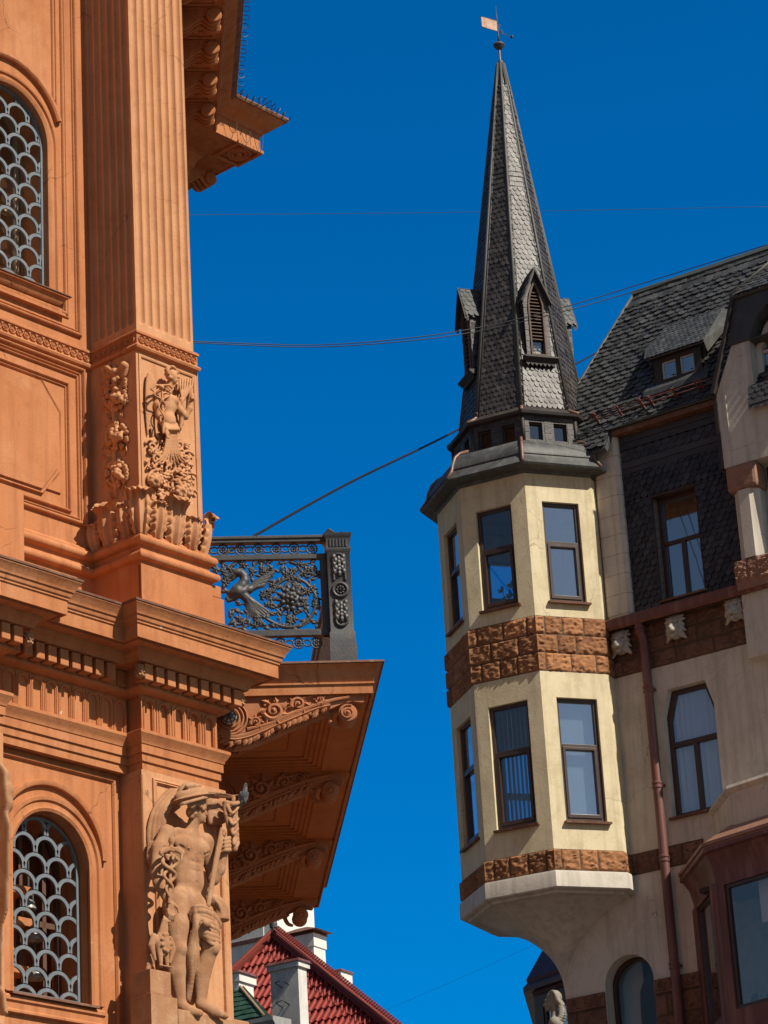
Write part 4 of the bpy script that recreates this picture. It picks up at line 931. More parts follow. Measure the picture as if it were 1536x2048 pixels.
# ---- lower front: ornamental frieze, stone blocks, copper-clad bay
m = M(); m2 = M(); zf = 12.29; zfl = 12.07
m.box(F, -1.36, la_u0 - .01, 0, .05, zfl, zf); m2.box(F, la_u1 + .01, 1.02, 0, .05, zfl + .02, zf + .02)
def scroll_rel(q, T, cu, cz, r, n0, hand=1):
    pts = spiral(cu, cz, r, r * .22, 100 if hand > 0 else 80, 1.35 * hand, 22); q.tube([T(a, n0, b) for a, b in pts], [r * .24 * (1 - .4 * i / 22) for i in range(23)], 7)
    q.ball((cu, n0, cz), (r * .28, r * .2, r * .28), T)
    for k in range(4): q.ball((cu + r * 1.05 * math.cos(k * 1.6 + .5), n0, cz + r * .9 * math.sin(k * 1.6 + .5)), (r * .3, r * .18, r * .22), T, 8, 5)
for cu, hd in ((-1.2, 1), (-.98, -1), (-.79, 1)): scroll_rel(m, F, cu, (zf + zfl) / 2, .085, .055, hd)
for cu, hd in ((.36, 1), (.56, -1), (.86, 1)): scroll_rel(m2, F, cu, (zf + zfl) / 2 + .02, .085, .055, hd)
m2.build('scroll_frieze', SANDDK, corner, autos=45); m.build('scroll_frieze', SANDDK, corner, autos=45)
for ua, ub, zt__, sd__ in ((-1.37, la_u0 - .01, zfl - .01, 91), (la_u1 + .01, 1.05, zfl + .01, 92)):
    m = M(); rough_blocks(m, F, ua, ub, 10.4, zt__, 5, .5, seed=sd__, t=.05, amp=.03); cs_ = m.build('stone_dado', SANDDK, corner, autos=60); m = M(); m.box(F, ua, ub - .002, 0, .012, 10.3, zt__ + .004); m.build('mortar', MORTAR, cs_)
# ---- canted bay clad in red sheet metal, a solid parapet standing on its roof
def hit_z(px, py, z):
    d = ray(px, py); t = (z - EYE.z) / d.z; return EYE + d * t
def fp(px, py, n):      # point of the pixel on the plane n in front of the street wall
    u, z = F.un(px, py, n); return F(u, n, z)
E0 = fp(1406, 1690, 1.25); zE_ = E0.z
dF, dC = dirv(135), dirv(-8)
def bay_path(inset, L=6.0, back=1.9):
    """plan path: back along the cheek to the corner and then along the front"""
    a = E0 + dF * inset * .9 + dC * inset * 1.02
    return [tuple((a + dC * back).xy), tuple(a.xy), tuple((a + dF * L).xy)]
bay = root  # keep the name free for parts below
m = M()
m.sweep(Gxy, bay_path(0), [(-.9, zE_ + .62), (-.02, zE_ + .04), (.03, zE_ + .02), (.03, zE_ - .03), (.0, zE_ - .035), (.0, zE_ - .06)])
copr = m.build('bay_roof', COPROOF, corner, autos=25)
m = M(); m.sweep(Gxy, bay_path(0), [(.015, zE_ - .062), (.015, zE_ - .12), (-.03, zE_ - .15), (-.10, zE_ - .30), (-.14, zE_ - .52), (-.14, zE_ - .60), (-.30, zE_ - .60), (-.6, zE_ - .5)]); m.build('bay_fascia', REDMET, corner, autos=25)
zb0, zb1 = zE_ - 3.0, zE_ - .60
a0 = Vector((*bay_path(.20)[1], 0)); 
FrF = Fr(a0, 135); FrC = Fr(a0, 172)
zg0 = FrF.un(1480, 2018, -.05)[1]; zg1 = FrF.un(1460, 1768, -.05)[1]
m = M(); m.poly(FrF, rect(0, 5.5, zb0, zb1), [rect(.20, 1.75, zg0, zg1), rect(1.95, 3.5, zg0, zg1), rect(3.7, 5.2, zg0, zg1)], -.10, 0)
m.poly(FrC, rect(-1.9, -.0, zb0, zb1), [rect(-1.2, -.28, zg0, zg1)], -.10, -.001)
m.tube([FrF(0, -.02, zb0), FrF(0, -.02, zb1)], .07, 10)
m.build('metal_clad_bay', REDMET, corner, bevel=.01)
window(FrF, .20, 1.75, zg0, zg1, n=-.06, sill=False, glass=GLASSQ); window(FrF, 1.95, 3.5, zg0, zg1, n=-.06, sill=False); w_ = window(FrC, -1.2, -.28, zg0, zg1, n=-.06, sill=False)
q = M(); q.box(FrF, .62, 1.6, -.32, -.30, zg0 + 1.25, zg1); q.box(FrC, -1.2, -.9, -.25, -.24, zg0, zg1); q.build('roller_blind', BLIND, w_)
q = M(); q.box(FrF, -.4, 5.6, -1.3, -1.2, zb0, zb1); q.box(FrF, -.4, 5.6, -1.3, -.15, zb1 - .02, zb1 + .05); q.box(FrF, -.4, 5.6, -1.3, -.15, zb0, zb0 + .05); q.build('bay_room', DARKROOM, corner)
# parapet
P0 = fp(1453, 1572, .95); 
def par_path(i): a = P0 + dF * i * .9 + dC * i; return [tuple((a + dC * 1.6).xy), tuple(a.xy), tuple((a + dF * 6).xy)]
zp = P0.z
m = M(); m.sweep(Gxy, par_path(0), [(-.4, zp + .03), (.0, zp), (.02, zp - .05), (-.01, zp - .09), (-.05, zp - .12), (-.06, zp - 1.25), (-.4, zp - 1.25)]); m.build('parapet', GREYCREAM, corner, autos=25)

# ---- bay window on the other street, seen past the corbel
gq = lambda px, py, D: at_hd(px, py, D)
g0 = at_hd(1054, 1985, 49.5)             # corner of the eave nearest the sky
dg1, dg2 = dirv(140), dirv(5)
GE = Vector((g0.x, g0.y, 0)); zg = g0.z
def gpath(i): a = GE + dg1 * i + dg2 * i * .4; return [tuple((a + dg2 * 2.5).xy), tuple(a.xy), tuple((a + dg1 * 1.6).xy)]
zr = at_hd(1083, 1893, 49.5).z; 
m = M(); m.sweep(Gxy, gpath(0), [(-.75, zr + .15), (-.30, zr - .05), (-.02, zr - .52), (.0, zr - .56), (-.02, zg + .16), (.06, zg + .08), (.06, zg), (-.08, zg), (-.14, zg - .12), (-.5, zg - .12)]); m.build('bay_roof', PURPMET, corner, autos=25)
b0 = Vector((*gpath(.16)[1], 0)); GB = Fr(b0, 140); 
m = M(); m.poly(GB, rect(0, 1.5, zg - 3, zg - .1), [rect(.2, 1.0, zg - 2.5, zg - .32)], -.1, 0); m.build('side_bay', BROWNW, corner)
gw_ = window(GB, .2, 1.0, zg - 2.5, zg - .32, n=-.05, sill=False)
q = M(); q.grid(lambda a, b: GB(.2 + .8 * a, -.2 + .02 * math.sin(a * 40), zg - 2.5 + 2.3 * b), 40, 1); q.build('curtain', BLIND, gw_)
m = M(); m.box(GB, 1.3, 1.55, -.2, .06, zg - 3, zg + .1); m.build('bay_pier', GREYCREAM, corner)

# ---- stone woman's head and shoulders at the foot of the corbel
def woman():
    s = Sdf((-.30, -.22, -.62), (.34, .26, .30), .011)
    # faces -u (to the left); a long plait falls on the right
    s.ell((0, 0, .06), (.105, .09, .135), .02); s.ell((-.05, 0, -.02), (.07, .062, .09), .03)           # skull, jaw
    s.ell((-.095, 0, -.085), (.034, .032, .03), .02); s.cap((-.105, 0, .05), (-.138, 0, -.01), .014, .02, .012)   # chin, nose
    s.ell((-.118, 0, -.045), (.018, .026, .010), .008); s.ell((-.114, 0, -.06), (.016, .022, .010), .006)
    s.ell((-.085, .045, .03), (.02, .02, .014), .01, cut=True); s.ell((-.085, -.045, .03), (.02, .02, .014), .01, cut=True)
    s.cap((-.10, -.05, .06), (-.10, .05, .06), .016, .016, .015)
    s.cap((.02, 0, -.08), (.03, 0, -.24), .062, .075, .03)
    s.cap((.03, -.13, -.34), (.03, .13, -.34), .10, .10, .06); s.ell((.02, 0, -.46), (.14, .19, .18), .06)
    s.ell((.04, 0, .10), (.125, .112, .125), .02)                                                      # hair mass
    for k in range(9):
        a = rad(100 - k * 24); p0 = (-.03 + .02 * k / 9, .0, .19); p1 = (.13 * math.cos(a) * .6 + .10, .11 * math.sin(a), -.02 + .03 * math.cos(k)); mid = (.05, .12 * math.sin(a), .17)
        s.line(smooth_path([p0, mid, p1], 4), .022, .008)
    for sg in (1, -1):
        pl = smooth_path([(.10, .07 * sg, .02), (.15, .08 * sg, -.10), (.14, .11 * sg, -.22), (.08, .14 * sg, -.34), (.02, .16 * sg, -.5)], 6)
        for i, p in enumerate(pl): s.ell((p[0] + .014 * (-1) ** i, p[1], p[2]), (.040, .034, .026), .008)
    return s
hp_ = at_hd(1105, 2008, 44.2)
HF = Fr((hp_.x, hp_.y), 100)
wm = woman().mesh(lambda u, n, z: HF(u * .92, n * .92, hp_.z + z * .92))
bust = wm.build('stone_bust', mat('shade_darkened_weathered_stone', (.30, .275, .23), (.21, .19, .16), .9, 9, .3, 30, patch=(.09, .08, .07), patch_amt=.5, patch_sc=7), None, smooth=True, loc=HF(0, 0, hp_.z - .57))  # shade on the bust put into its base colour; dark patches are weathering
tag(bust, 'pale stone bust of a woman with plaited hair below the oriel corbel', 'statue')

# ---- plants standing behind the panes
LEAFM = mat('dull_green_leaf', (.05, .085, .03), (.035, .06, .025), .6, 20, .1, 40)
POTM = mat('clay_pot', (.22, .10, .06), None, .8, 8, .1, 40)
def potted(T, u, n, z, h, label, flowers, seed):
    rt = root('potted_plant', tuple(T(u, n, z)), label, 'plant'); rnd = random.Random(seed)
    q = M(); q.lathe(T(u, n, z), (0, 0, 1), [(.05, 0), (.07, .12), (.08, .12), (.08, .145), (.06, .145), (.055, .11)], 14); q.build('pot', POTM, rt, autos=30)
    q = M(); g = M()
    for k in range(flowers):
        du, dn = rnd.uniform(-.16, .16), rnd.uniform(-.06, .06); hh = h * rnd.uniform(.6, 1)
        pts = smooth_path([tuple(T(u, n, z + .1)), tuple(T(u + du * .3, n + dn * .3, z + hh * .55)), tuple(T(u + du, n + dn, z + hh))], 4); q.tube([Vector(p) for p in pts], .006, 5)
        for j in range(7): a = rnd.uniform(0, 6.28); g.leaf(lambda a_, b_, c_: T(a_, n + dn + b_, c_), (u + du, z + hh), a, rnd.uniform(.05, .09), .035, .01)
        for j in range(3): a = rnd.uniform(.3, 2.8); g.leaf(lambda a_, b_, c_: T(a_, n + dn * .5 + b_, c_), (u + du * .4, z + hh * .5), a, .1, .03, .01)
    q.build('stem', LEAFM, rt, smooth=True); g.build('foliage', LEAFM, rt)
pu_, pz__ = QF.un(1014, 1198, -.32)
potted(QF, pu_, -.32, pz__ - .22, .52, 'small flowering plant behind the upper front window of the oriel', 5, 3)
bu_, bz_ = FrF.un(1530, 2030, -.35)
potted(FrF, bu_, -.35, bz_ - .25, .55, 'leafy green house plant behind the glass of the metal clad bay', 8, 9)
# =====================================================================================
# the ornate terracotta-coloured building at the left
# =====================================================================================
OA = at_hd(281, 1072, 30); A = Fr(OA, 41.02); S = Fr(OA, -6.3)
ornate = root('ornate_building', tuple(A(0, 0, 0)), 'terracotta orange building with fluted pilaster, carved statues and bracketed balcony', 'building')
NU, NL, NF = -.75, -.33, -.22           # upper wall, lower wall, frieze of the wall
GA = lambda u, n, z: A(u, n, z)         # plan path (u, n) swept with heights
IP = lambda T, n0=0.0: (lambda a, b, h: T(a, n0 + h, b))   # in-plane path (u, z), profile height = outward
def frame_band(q, T, n0, path, prof, closed=False):
    return q.sweep(IP(T, n0), path, prof, closed=closed)
BEAD = lambda w, h: [(-w, 0), (-w, h * .5), (-w * .7, h), (w * .7, h), (w, h * .5), (w, 0)]
def round_bead(w, h, k=6): return [(-w * math.cos(math.pi * i / k), h * math.sin(math.pi * i / k)) for i in range(k + 1)]

# ---- lower wall with an arched window
lw0, lw1, lwz, lws = -1.60, -.56, 8.69, 10.10
lhole = arch_loop(lw0, lw1, lwz, lws, 28)
m = M(); m.poly(A, rect(-9, -.03, 0, 11.22), [lhole, arch_loop(lw0 - 4.6, lw1 - 4.6, lwz, lws)], -.90, NL)
uc, us, ur_, uz0 = -1.218, 18.76, .595, 16.90
uhole = arch_loop(uc - ur_, uc + ur_, uz0, us, 30)
m.poly(A, rect(-9, .02, 12.5, 26), [uhole, arch_loop(uc - 5.2, uc - 4, uz0, us)], -1.25, NU)
m.box(A, -9, -.04, -.9, -.235, 11.2, 12.75)
m.build('wall', ORANGE, ornate)
m = M(); cw = A(1.10, -.30, 0); 
m.box(S, .75, 10.6, -2.0, .42, 0, 13.2); m.box(S, .75, 8.4, -.5, .42, 13.2, 24.2); m.box(A, -9, .95, -3, -1.26, 0, 26)
m.build('chamfer_wall', ORANGE, ornate)

# ---- window surrounds
m = M(); ax = (lw0 + lw1) / 2; rr_ = (lw1 - lw0) / 2
def arch_path(off, z0, cz=lws, c=ax, r=rr_): return [(c + r + off, z0)] + arc(c, cz, r + off, 0, 180, 30) + [(c - r - off, z0)]
frame_band(m, A, NL, arch_path(0, lwz - .01), [(.0, -.02), (.0, .03), (.03, .045), (.045, .03), (.05, .028), (.10, .028), (.115, .05), (.15, .055), (.165, .03), (.17, .0)])
frame_band(m, A, NL, [(lw1 + .17, lws + .12)] + arc(ax, lws + .1, rr_ + .175, 4, 176, 28) + [(lw0 - .17, lws + .12)], [(0, 0), (0, .05), (.02, .06), (.05, .06), (.06, .04), (.06, 0)])
frame_band(m, A, NL, [(lw0 - .17, lwz - .10), (lw1 + .17, lwz - .10)], [(-.06, 0), (-.06, .03), (-.035, .05), (.0, .05), (.02, .028), (.08, .028), (.10, .05), (.12, .05), (.13, 0)])
frame_band(m, A, NL, [(-.17, 0), (-.17, 11.14), (-9, 11.14)], [(0, 0), (0, .035), (-.02, .035), (-.035, .012), (-.035, 0)][::1])
m.build('lower_window_surround', ORANGE, ornate, autos=32)
m = M()
def arch_path_u(off, z0): return [(uc + ur_ + off, z0)] + arc(uc, us, ur_ + off, 0, 180, 34) + [(uc - ur_ - off, z0)]
frame_band(m, A, NU, arch_path_u(0, uz0 - .02), [(.0, -.02), (.0, .03), (.025, .045), (.05, .05), (.055, .025), (.10, .022), (.115, .045), (.135, .05), (.15, .03), (.155, .0)])
frame_band(m, A, NU, arc(uc, us + .15, .79, 17, 163, 30), [(-.02, 0), (-.02, .05), (.0, .065), (.03, .065), (.045, .045), (.06, .045), (.065, 0)])
# spandrel frame and the tall rectangular frame
frame_band(m, A, NU, [(-.50, 19.42), (-.50, 24)], round_bead(.022, .03)); frame_band(m, A, NU, [(-.455, 19.27), (-.455, 24)], round_bead(.012, .02))
for u_, w_, h_, dz in ((-.365, .022, .035, .23), (-.325, .010, .02, .19), (-.205, .012, .025, .065), (-.16, .025, .045, .02)):
    frame_band(m, A, NU, [(u_, 25), (u_, 16.48 + dz), (-2.2, 16.48 + dz)], round_bead(w_, h_))
m.build('upper_window_surround', ORANGE, ornate, autos=32)
m = M(); m.sweepn(GA, [(-3, NU), (-.545, NU), (-.545, NU - .05)], [(.0, uz0 - .0), (.02, uz0 + .01), (.13, uz0 - .04), (.13, uz0 - .065), (.10, uz0 - .075), (.08, uz0 - .12), (.05, uz0 - .15), (0, uz0 - .16)])
m.sweepn(GA, [(-3, NU), (-.47, NU), (-.47, NU - .05)], [(0, uz0 - .155), (.035, uz0 - .165), (.03, uz0 - .21), (.06, uz0 - .23), (.06, uz0 - .26), (.0, uz0 - .27)])
m.build('upper_window_ledge', ORANGE, ornate, autos=32)
m = M(); m.sweepn(GA, [(-3, NU), (-.53, NU), (-.53, NU - .05)], [(-.1, uz0 + .03), (.02, uz0 + .02), (.145, uz0 - .035), (.145, uz0 - .045), (0, uz0 - .0)]); m.build('ledge_flashing', FLASH, ornate)
m = M(); m.sweepn(GA, [(lw0 - .06, NL), (lw1 + .06, NL)], [(-.16, lwz + .015), (-.1, lwz + .012), (.08, lwz - .02), (.085, lwz - .045), (0, lwz - .04)]); m.build('ledge_flashing', FLASH, ornate)

# ---- fish-scale grilles and what lies behind them
def fish_grille(T, u0, u1, z0, zs, n, name):
    c = (u0 + u1) / 2; r = (u1 - u0) / 2; q = M(); pw_, ph = .302, .198
    def inside(a, b): return u0 < a < u1 and (z0 < b < zs or (b >= zs and (a - c) ** 2 + (b - zs) ** 2 < r * r))
    rows = int((zs + r - z0) / ph) + 3
    for j in range(-1, rows):
        for k in range(-5, 6):
            cu = c + .07 + k * pw_ + (j % 2) * pw_ / 2; cz = z0 - .05 + j * ph; ri, ro = .122, .168
            pts = [rad(180 * i / 16) for i in range(17)]
            prev = None
            for t in pts:
                e = 1.0 if .3 < t < 2.84 else .82
                P_ = [(cu + ri * math.cos(t), cz + ri * .97 * math.sin(t) + .01), (cu + ro * math.cos(t) * e + 0, cz + ro * .98 * math.sin(t))]
                if t < .01 or t > 3.13: P_[1] = (cu + .151 * (1 if t < 1 else -1), cz - .02); P_[0] = (P_[0][0], cz - .03)
                P_ = [(max(u0, min(u1, a)), b) for a, b in P_]
                if prev and all(inside(a + (c - a) * .02, b) for a, b in P_ + prev):
                    vs = []
                    for a, b in (prev[0], prev[1], P_[1], P_[0]): vs += [T(a, n - .012, b), T(a, n + .012, b)]
                    q.add(vs, [(1, 3, 5, 7), (0, 6, 4, 2), (0, 1, 7, 6), (2, 4, 5, 3)])
                prev = P_
    o = q.build(name, GRILLE, ornate)
    q = M(); frame_band(q, T, n - .014, [(u1, z0)] + arc(c, zs, r, 0, 180, 28) + [(u0, z0)], [(-.03, 0), (-.03, .034), (.0, .034), (.0, 0)], closed=True); q.build('grille_frame', GRILLE, o)
    return o
fish_grille(A, lw0 + .03, lw1 - .02, lwz + .02, lws, NL - .14, 'fish_scale_grille')
fish_grille(A, uc - ur_ + .005, uc + ur_ - .005, uz0 + .02, us, NU - .07, 'fish_scale_grille')
def sash(u0, u1, z0, zs, n, bars):
    q = M(); c = (u0 + u1) / 2; frame_band(q, A, n, arch_path_g(u0, u1, z0, zs), [(-.06, 0), (-.06, .05), (0.0, .05), (0, 0)], closed=True)
    for u in bars: q.box(A, u - .025, u + .025, n, n + .045, z0, zs + (u1 - u0) * .4)
    q.box(A, u0, u1, n, n + .045, (z0 + zs) / 2 + .2, (z0 + zs) / 2 + .26); return q
def arch_path_g(u0, u1, z0, zs): return [(u1, z0)] + arc((u0 + u1) / 2, zs, (u1 - u0) / 2, 0, 180, 20) + [(u0, z0)]
o = sash(lw0 - .3, lw1 + .0, lwz - .1, lws, -.80, (-.78, -1.1)).build('inner_sash', mat('dull_brown_sash', (.12, .06, .04), (.09, .045, .03), .6), ornate)
o2_ = sash(uc - ur_ - .1, uc + ur_ + .04, uz0 - .05, us, NU - .46, (-.70, -1.0)).build('inner_sash', mat('buff_sash', (.42, .30, .18), (.34, .24, .14), .6), ornate)
q = M(); q.poly(A, arch_loop(uc - ur_ - .05, uc + ur_ + .02, uz0, us), [], NU - .452, NU - .448); q.build('pane', GLASS, o2_)
# dim hall behind: small orange blocks set inside the lower grille
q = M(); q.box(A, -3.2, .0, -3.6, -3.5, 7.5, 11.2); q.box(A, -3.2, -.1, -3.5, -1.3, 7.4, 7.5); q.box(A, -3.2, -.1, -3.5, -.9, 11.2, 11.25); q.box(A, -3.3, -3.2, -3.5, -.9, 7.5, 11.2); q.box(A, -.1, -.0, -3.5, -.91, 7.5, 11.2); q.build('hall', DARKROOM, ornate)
for z in (8.95, 9.45, 9.78):
    q = M(); q.box(A, -1.72, -1.42, -.88, -.6, z, z + .09); q.build('inner_ledge', ORANGE, ornate); q = M(); q.box(A, -1.36, -1.10, -.86, -.58, z + .02, z + .10); q.build('inner_ledge', ORANGE, ornate)
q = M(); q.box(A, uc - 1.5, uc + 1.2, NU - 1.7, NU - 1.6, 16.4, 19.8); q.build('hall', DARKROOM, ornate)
LAMPM = mat('grey_enamel_shade', (.30, .29, .26), (.22, .215, .2), .35, 5, .05, 30, spec=.5)
def dome_lamp(px, py, n, r, label):
    u, z = A.un(px, py, n); q = M(); p = A(u, n, z)
    rt = root('dome_lamp', tuple(p), label, 'lamp', 'dome lamps behind the lower grille')
    s_ = M(); s_.lathe(p, (0, 0, 1), [(r, -r * .45), (r * 1.02, -r * .40), (r * .93, 0), (r * .72, r * .45), (r * .42, r * .72), (r * .16, r * .82)], 20); s_.build('lamp_shade', LAMPM, rt, autos=30)
    s_ = M(); s_.lathe(p, (0, 0, 1), [(r * .16, r * .80), (r * .18, r * 1.1), (r * .05, r * 1.15), (.012, r * 1.2), (.012, .5)], 10); s_.build('lamp_stem', IRON, rt, autos=30)
    s_ = M(); s_.lathe(p, (0, 0, 1), [(.0, -r * .6), (r * .3, -r * .55), (r * .4, -r * .3), (r * .2, 0)], 12); s_.build('bulb', LAMPM, rt, smooth=True)
dome_lamp(57, 1812, -.62, .085, 'topmost of three grey dome lamps behind the lower window grille')
dome_lamp(66, 1872, -.60, .105, 'middle of three grey dome lamps behind the lower window grille')
dome_lamp(70, 1950, -.60, .105, 'lowest of three grey dome lamps behind the lower window grille')

# ---- panelled apron between the storeys
m = M(); pz0, pz1, pr, pl = 14.19, 16.07, -.115, -2.32
for d, w_, h_ in ((0, .022, .045), (.055, .010, .022), (.10, .012, .03), (.235, .016, .035), (.275, .009, .02)):
    frame_band(m, A, NU, [(pr - d, pz0 + d * .45), (pr - d, pz1 - d), (pl + d, pz1 - d), (pl + d, pz0 + d * .45)], round_bead(w_, h_), closed=True)
k_ = .25; e0_, e1_ = -.53, -1.90; b0, b1 = 14.44, 15.72
octo = [(e0_ - k_, b0), (e0_, b0 + k_ * 1.3), (e0_, b1 - k_ * 1.2), (e0_ - k_, b1), (e1_ + k_, b1), (e1_, b1 - k_), (e1_, b0 + k_), (e1_ + k_, b0)]
m.poly(A, octo, [], NU, NU + .045)
frame_band(m, A, NU, octo, [(0, 0), (0.0, .02), (.03, .02), (.045, .035), (.05, 0)], closed=True)
for sx in (1, ):
    for (z_, s2) in ((b0 + .03, 1), (b1 - .03, -1)):
        m.poly(A, [(e0_ + .05, z_), (e0_ + .05, z_ + s2 * k_ * .95), (e0_ - k_ * .72, z_)], [], NU, NU + .022)
m.build('apron_panel', ORANGE, ornate, autos=30)
# ---- courses carried round wall and pilaster
wp = [(-3.4, NU), (.02, NU), (.02, 0), (.905, 0), (.905, -1.2)]
m = M(); m.sweepn(GA, wp, [(0, 16.36), (.03, 16.345), (.045, 16.33), (.045, 16.305), (.03, 16.30), (.03, 16.175), (.05, 16.165), (.06, 16.145), (.05, 16.12), (.02, 16.105), (0, 16.10)])
def ros(q, T, u, n, z, r, k=6):
    q.sweep(IP(T, n), arc(u, z, r, 0, 360, 12)[:-1], [(-r * .14, 0), (0, r * .32), (r * .14, 0)], closed=True)
    q.ball((u, n, z), (r * .32, r * .4, r * .32), T, 7, 4)
    for i in range(k): q.ball((u + r * .55 * math.cos(6.283 * i / k), n, z + r * .55 * math.sin(6.283 * i / k)), (r * .2, r * .25, r * .2), T, 6, 4)
u = -.04
while u > -2.0: ros(m, A, u - .045, NU + .03, 16.237, .050); u -= .100
for i in range(11): ros(m, A, .02 + .885 * (i + .5) / 11, .03, 16.237, .046)
RT = Fr(A(.02, NU, 0), 131.02)           # the pilaster's left return: u outward, n to the left
for i in range(8): ros(m, RT, .03 + .75 * (i + .5) / 8.4, .03, 16.237, .046)
m.build('rosette_course', ORANGE, ornate, autos=40)
m = M()
bp = [(-1.153, NU), (.0, NU), (.0, 0), (.965, 0), (.965, -1.2)]
tor = lambda z, r, d: [(d + r * math.cos(rad(a)), z + r * math.sin(rad(a))) for a in range(80, -81, -20)]
m.sweepn(GA, bp, [(0, 13.93), (.03, 13.90), (.05, 13.88), (.05, 13.865)] + tor(13.80, .055, .055) + [(.045, 13.738), (.045, 13.725), (.035, 13.70), (.05, 13.665), (.065, 13.66)] + tor(13.605, .05, .075) + [(.055, 13.55), (.055, 13.50), (.055, 12.72), (0, 12.7)])
m.build('pilaster_base', ORANGE, ornate, autos=35)
m = M(); m.hexa([A(-.055, .0, 12.8), A(1.02, .0, 12.8), A(1.02, .056, 12.8), A(-.055, .056, 12.8), A(-.055, .0, 13.52), A(1.02, 0, 13.52), A(1.02, .056, 13.52), A(-.055, .056, 13.52)])
m.poly(lambda u, n, z: A(u, z, n), [(.9, -.8), (1.21, -.8), (1.21, .05), (.9, .05)], [], 12.8, 13.40); m.poly(lambda u, n, z: A(u, z, n), [(.9, -.8), (1.17, -.8), (1.17, .045), (.9, .045)], [], 13.40, 13.545); m.build('plinth_block', ORANGE, ornate, bevel=.012)
m = M(); m.poly(A, [(-9, 12.7), (-1.153, 12.7), (-1.153, 14.22), (-1.2, 14.26), (-9, 14.3)], [], NU, NU + .16); m.build('pedestal', ORANGE, ornate)

# ---- the fluted shaft
def fluted(T, u0, u1, nf, z0, z1, n_fl, dep=.045):
    q = M(); pitch = (u1 - u0 - .05) / n_fl; nu = n_fl * 12; us_ = [u0 + .025 + pitch * n_fl * i / nu for i in range(nu + 1)]
    us_ = [u0] + us_ + [u1]
    zs_ = [z0, z0 + .10] + [z0 + .12 + .012 * i for i in range(9)] + [z1]
    def d(u, z):
        x = (u - u0 - .025) / pitch; 
        if x <= 0 or x >= n_fl: return 0
        x = abs((x % 1) - .5) * 2 / .80
        if x >= 1: return 0
        zc = z0 + .20
        if z < zc: x = math.hypot(x, (zc - z) / (.4 * pitch))
        return -dep * math.sqrt(max(0, 1 - x * x)) if x < 1 else 0
    vs = [T(u, nf + d(u, z), z) for z in zs_ for u in us_]; k = len(us_)
    q.add(vs, [(j * k + i, j * k + i + 1, (j + 1) * k + i + 1, (j + 1) * k + i) for j in range(len(zs_) - 1) for i in range(k - 1)]); return q
q = fluted(A, .02, .905, 0, 16.30, 25.5, 7); q2 = fluted(RT, .0, .75, 0, 16.30, 25.5, 6)
q.add(q2.v, q2.f); q.box(A, .1, .905, NU, -.06, 16.2, 25.5); sh = q.build('fluted_pilaster', ORANGE_PALE, ornate, autos=40)
m = M(); m.box(A, .0, .965, NU - .1, 0, 13.6, 16.15)
frame_band(m, A, 0, [(.055, 14.0), (.055, 16.045), (.90, 16.045), (.90, 14.0)], [(-.02, 0), (-.02, .014), (0, .02), (.015, .014), (.015, 0)])
frame_band(m, RT, 0, [(.07, 14.0), (.07, 16.04), (.69, 16.04), (.69, 14.0)], [(-.02, 0), (-.02, .014), (0, .02), (.015, .014), (.015, 0)])
m.build('relief_pier', ORANGE_PALE, ornate, autos=30)

# ---- main entablature
ep = [(-9, 0), (-2.02, 0), (-2.02, NF), (-.06, NF), (-.06, 0), (1.07, 0), (1.07, -1.4)]
prof = [(-.9, 13.02), (.2, 12.84), (.60, 12.80), (.60, 12.768), (.585, 12.75), (.57, 12.725), (.555, 12.70), (.55, 12.69), (.545, 12.67), (.53, 12.665), (.525, 12.635), (.52, 12.62), (.505, 12.61), (.505, 12.59), (.49, 12.582), (.49, 12.435), (.47, 12.435), (.465, 12.455), (.43, 12.455), (.425, 12.43), (.31, 12.42), (.30, 12.37), (.28, 12.36), (.265, 12.33), (.25, 12.30), (.10, 12.295), (.10, 12.10), (.115, 12.09), (.11, 12.07), (.07, 12.045), (.02, 12.035), (.0, 12.03), (-.035, 12.03), (-.035, 11.605),
        (.085, 11.615), (.10, 11.605), (.10, 11.575), (.09, 11.56), (.075, 11.53), (.055, 11.50), (.05, 11.475), (.04, 11.47), (.04, 11.378), (.02, 11.374), (.02, 11.29), (.0, 11.285), (.0, 11.20), (-.4, 11.195)]
m = M(); m.sweepn(GA, ep, prof, caps=False); ent = m.build('entablature', ORANGE, ornate, autos=28)
m = M(); m.sweepn(GA, [(-9, 0), (-2.02, 0), (-2.02, NF), (-.06, NF), (-.06, 0), (1.07, 0), (1.07, -1.4)], [(.45, 12.818), (.612, 12.808), (.612, 12.785), (.603, 12.785)], caps=False); m.build('cornice_flashing', FLASH, ent)
m = M(); rnd = random.Random(4)
for i in range(9): u = -.20 + i * .1655; m.box(A, u, u + .115, .06, .23 + rnd.uniform(-.003, .003), 12.112, 12.29)
for i in range(10): u = -.42 - i * .1655; m.box(A, u - .115, u, NF + .06, NF + .23, 12.112, 12.29)
for i in range(8): u = -2.02 + .115 - i * .1655; m.box(A, u - .115, u, .06, .23, 12.112, 12.29)
FRr = Fr(A(-.06, NF, 0), 131.02); m.box(FRr, .02, .12, .05, .23, 12.112, 12.29)
m.build('dentil_course', ORANGE, ent, bevel=.008)
for u, n in ((-.245, .19), (1.255, .19), (-1.80, .19)):
    q = M(); q.ball((u, n, 12.20), (.05, .05, .085), A, 12, 8)
    for j in range(4):
        for k in range(8): a = 6.283 * (k + .5 * (j % 2)) / 8; q.ball((u + .046 * math.cos(a) * (1 - .12 * abs(j - 1.2)), n + .046 * math.sin(a) * (1 - .12 * abs(j - 1.2)), 12.15 + .035 * j), .016, A, 5, 4)
    q.build('pine_cone', STATUE, ent, autos=50)
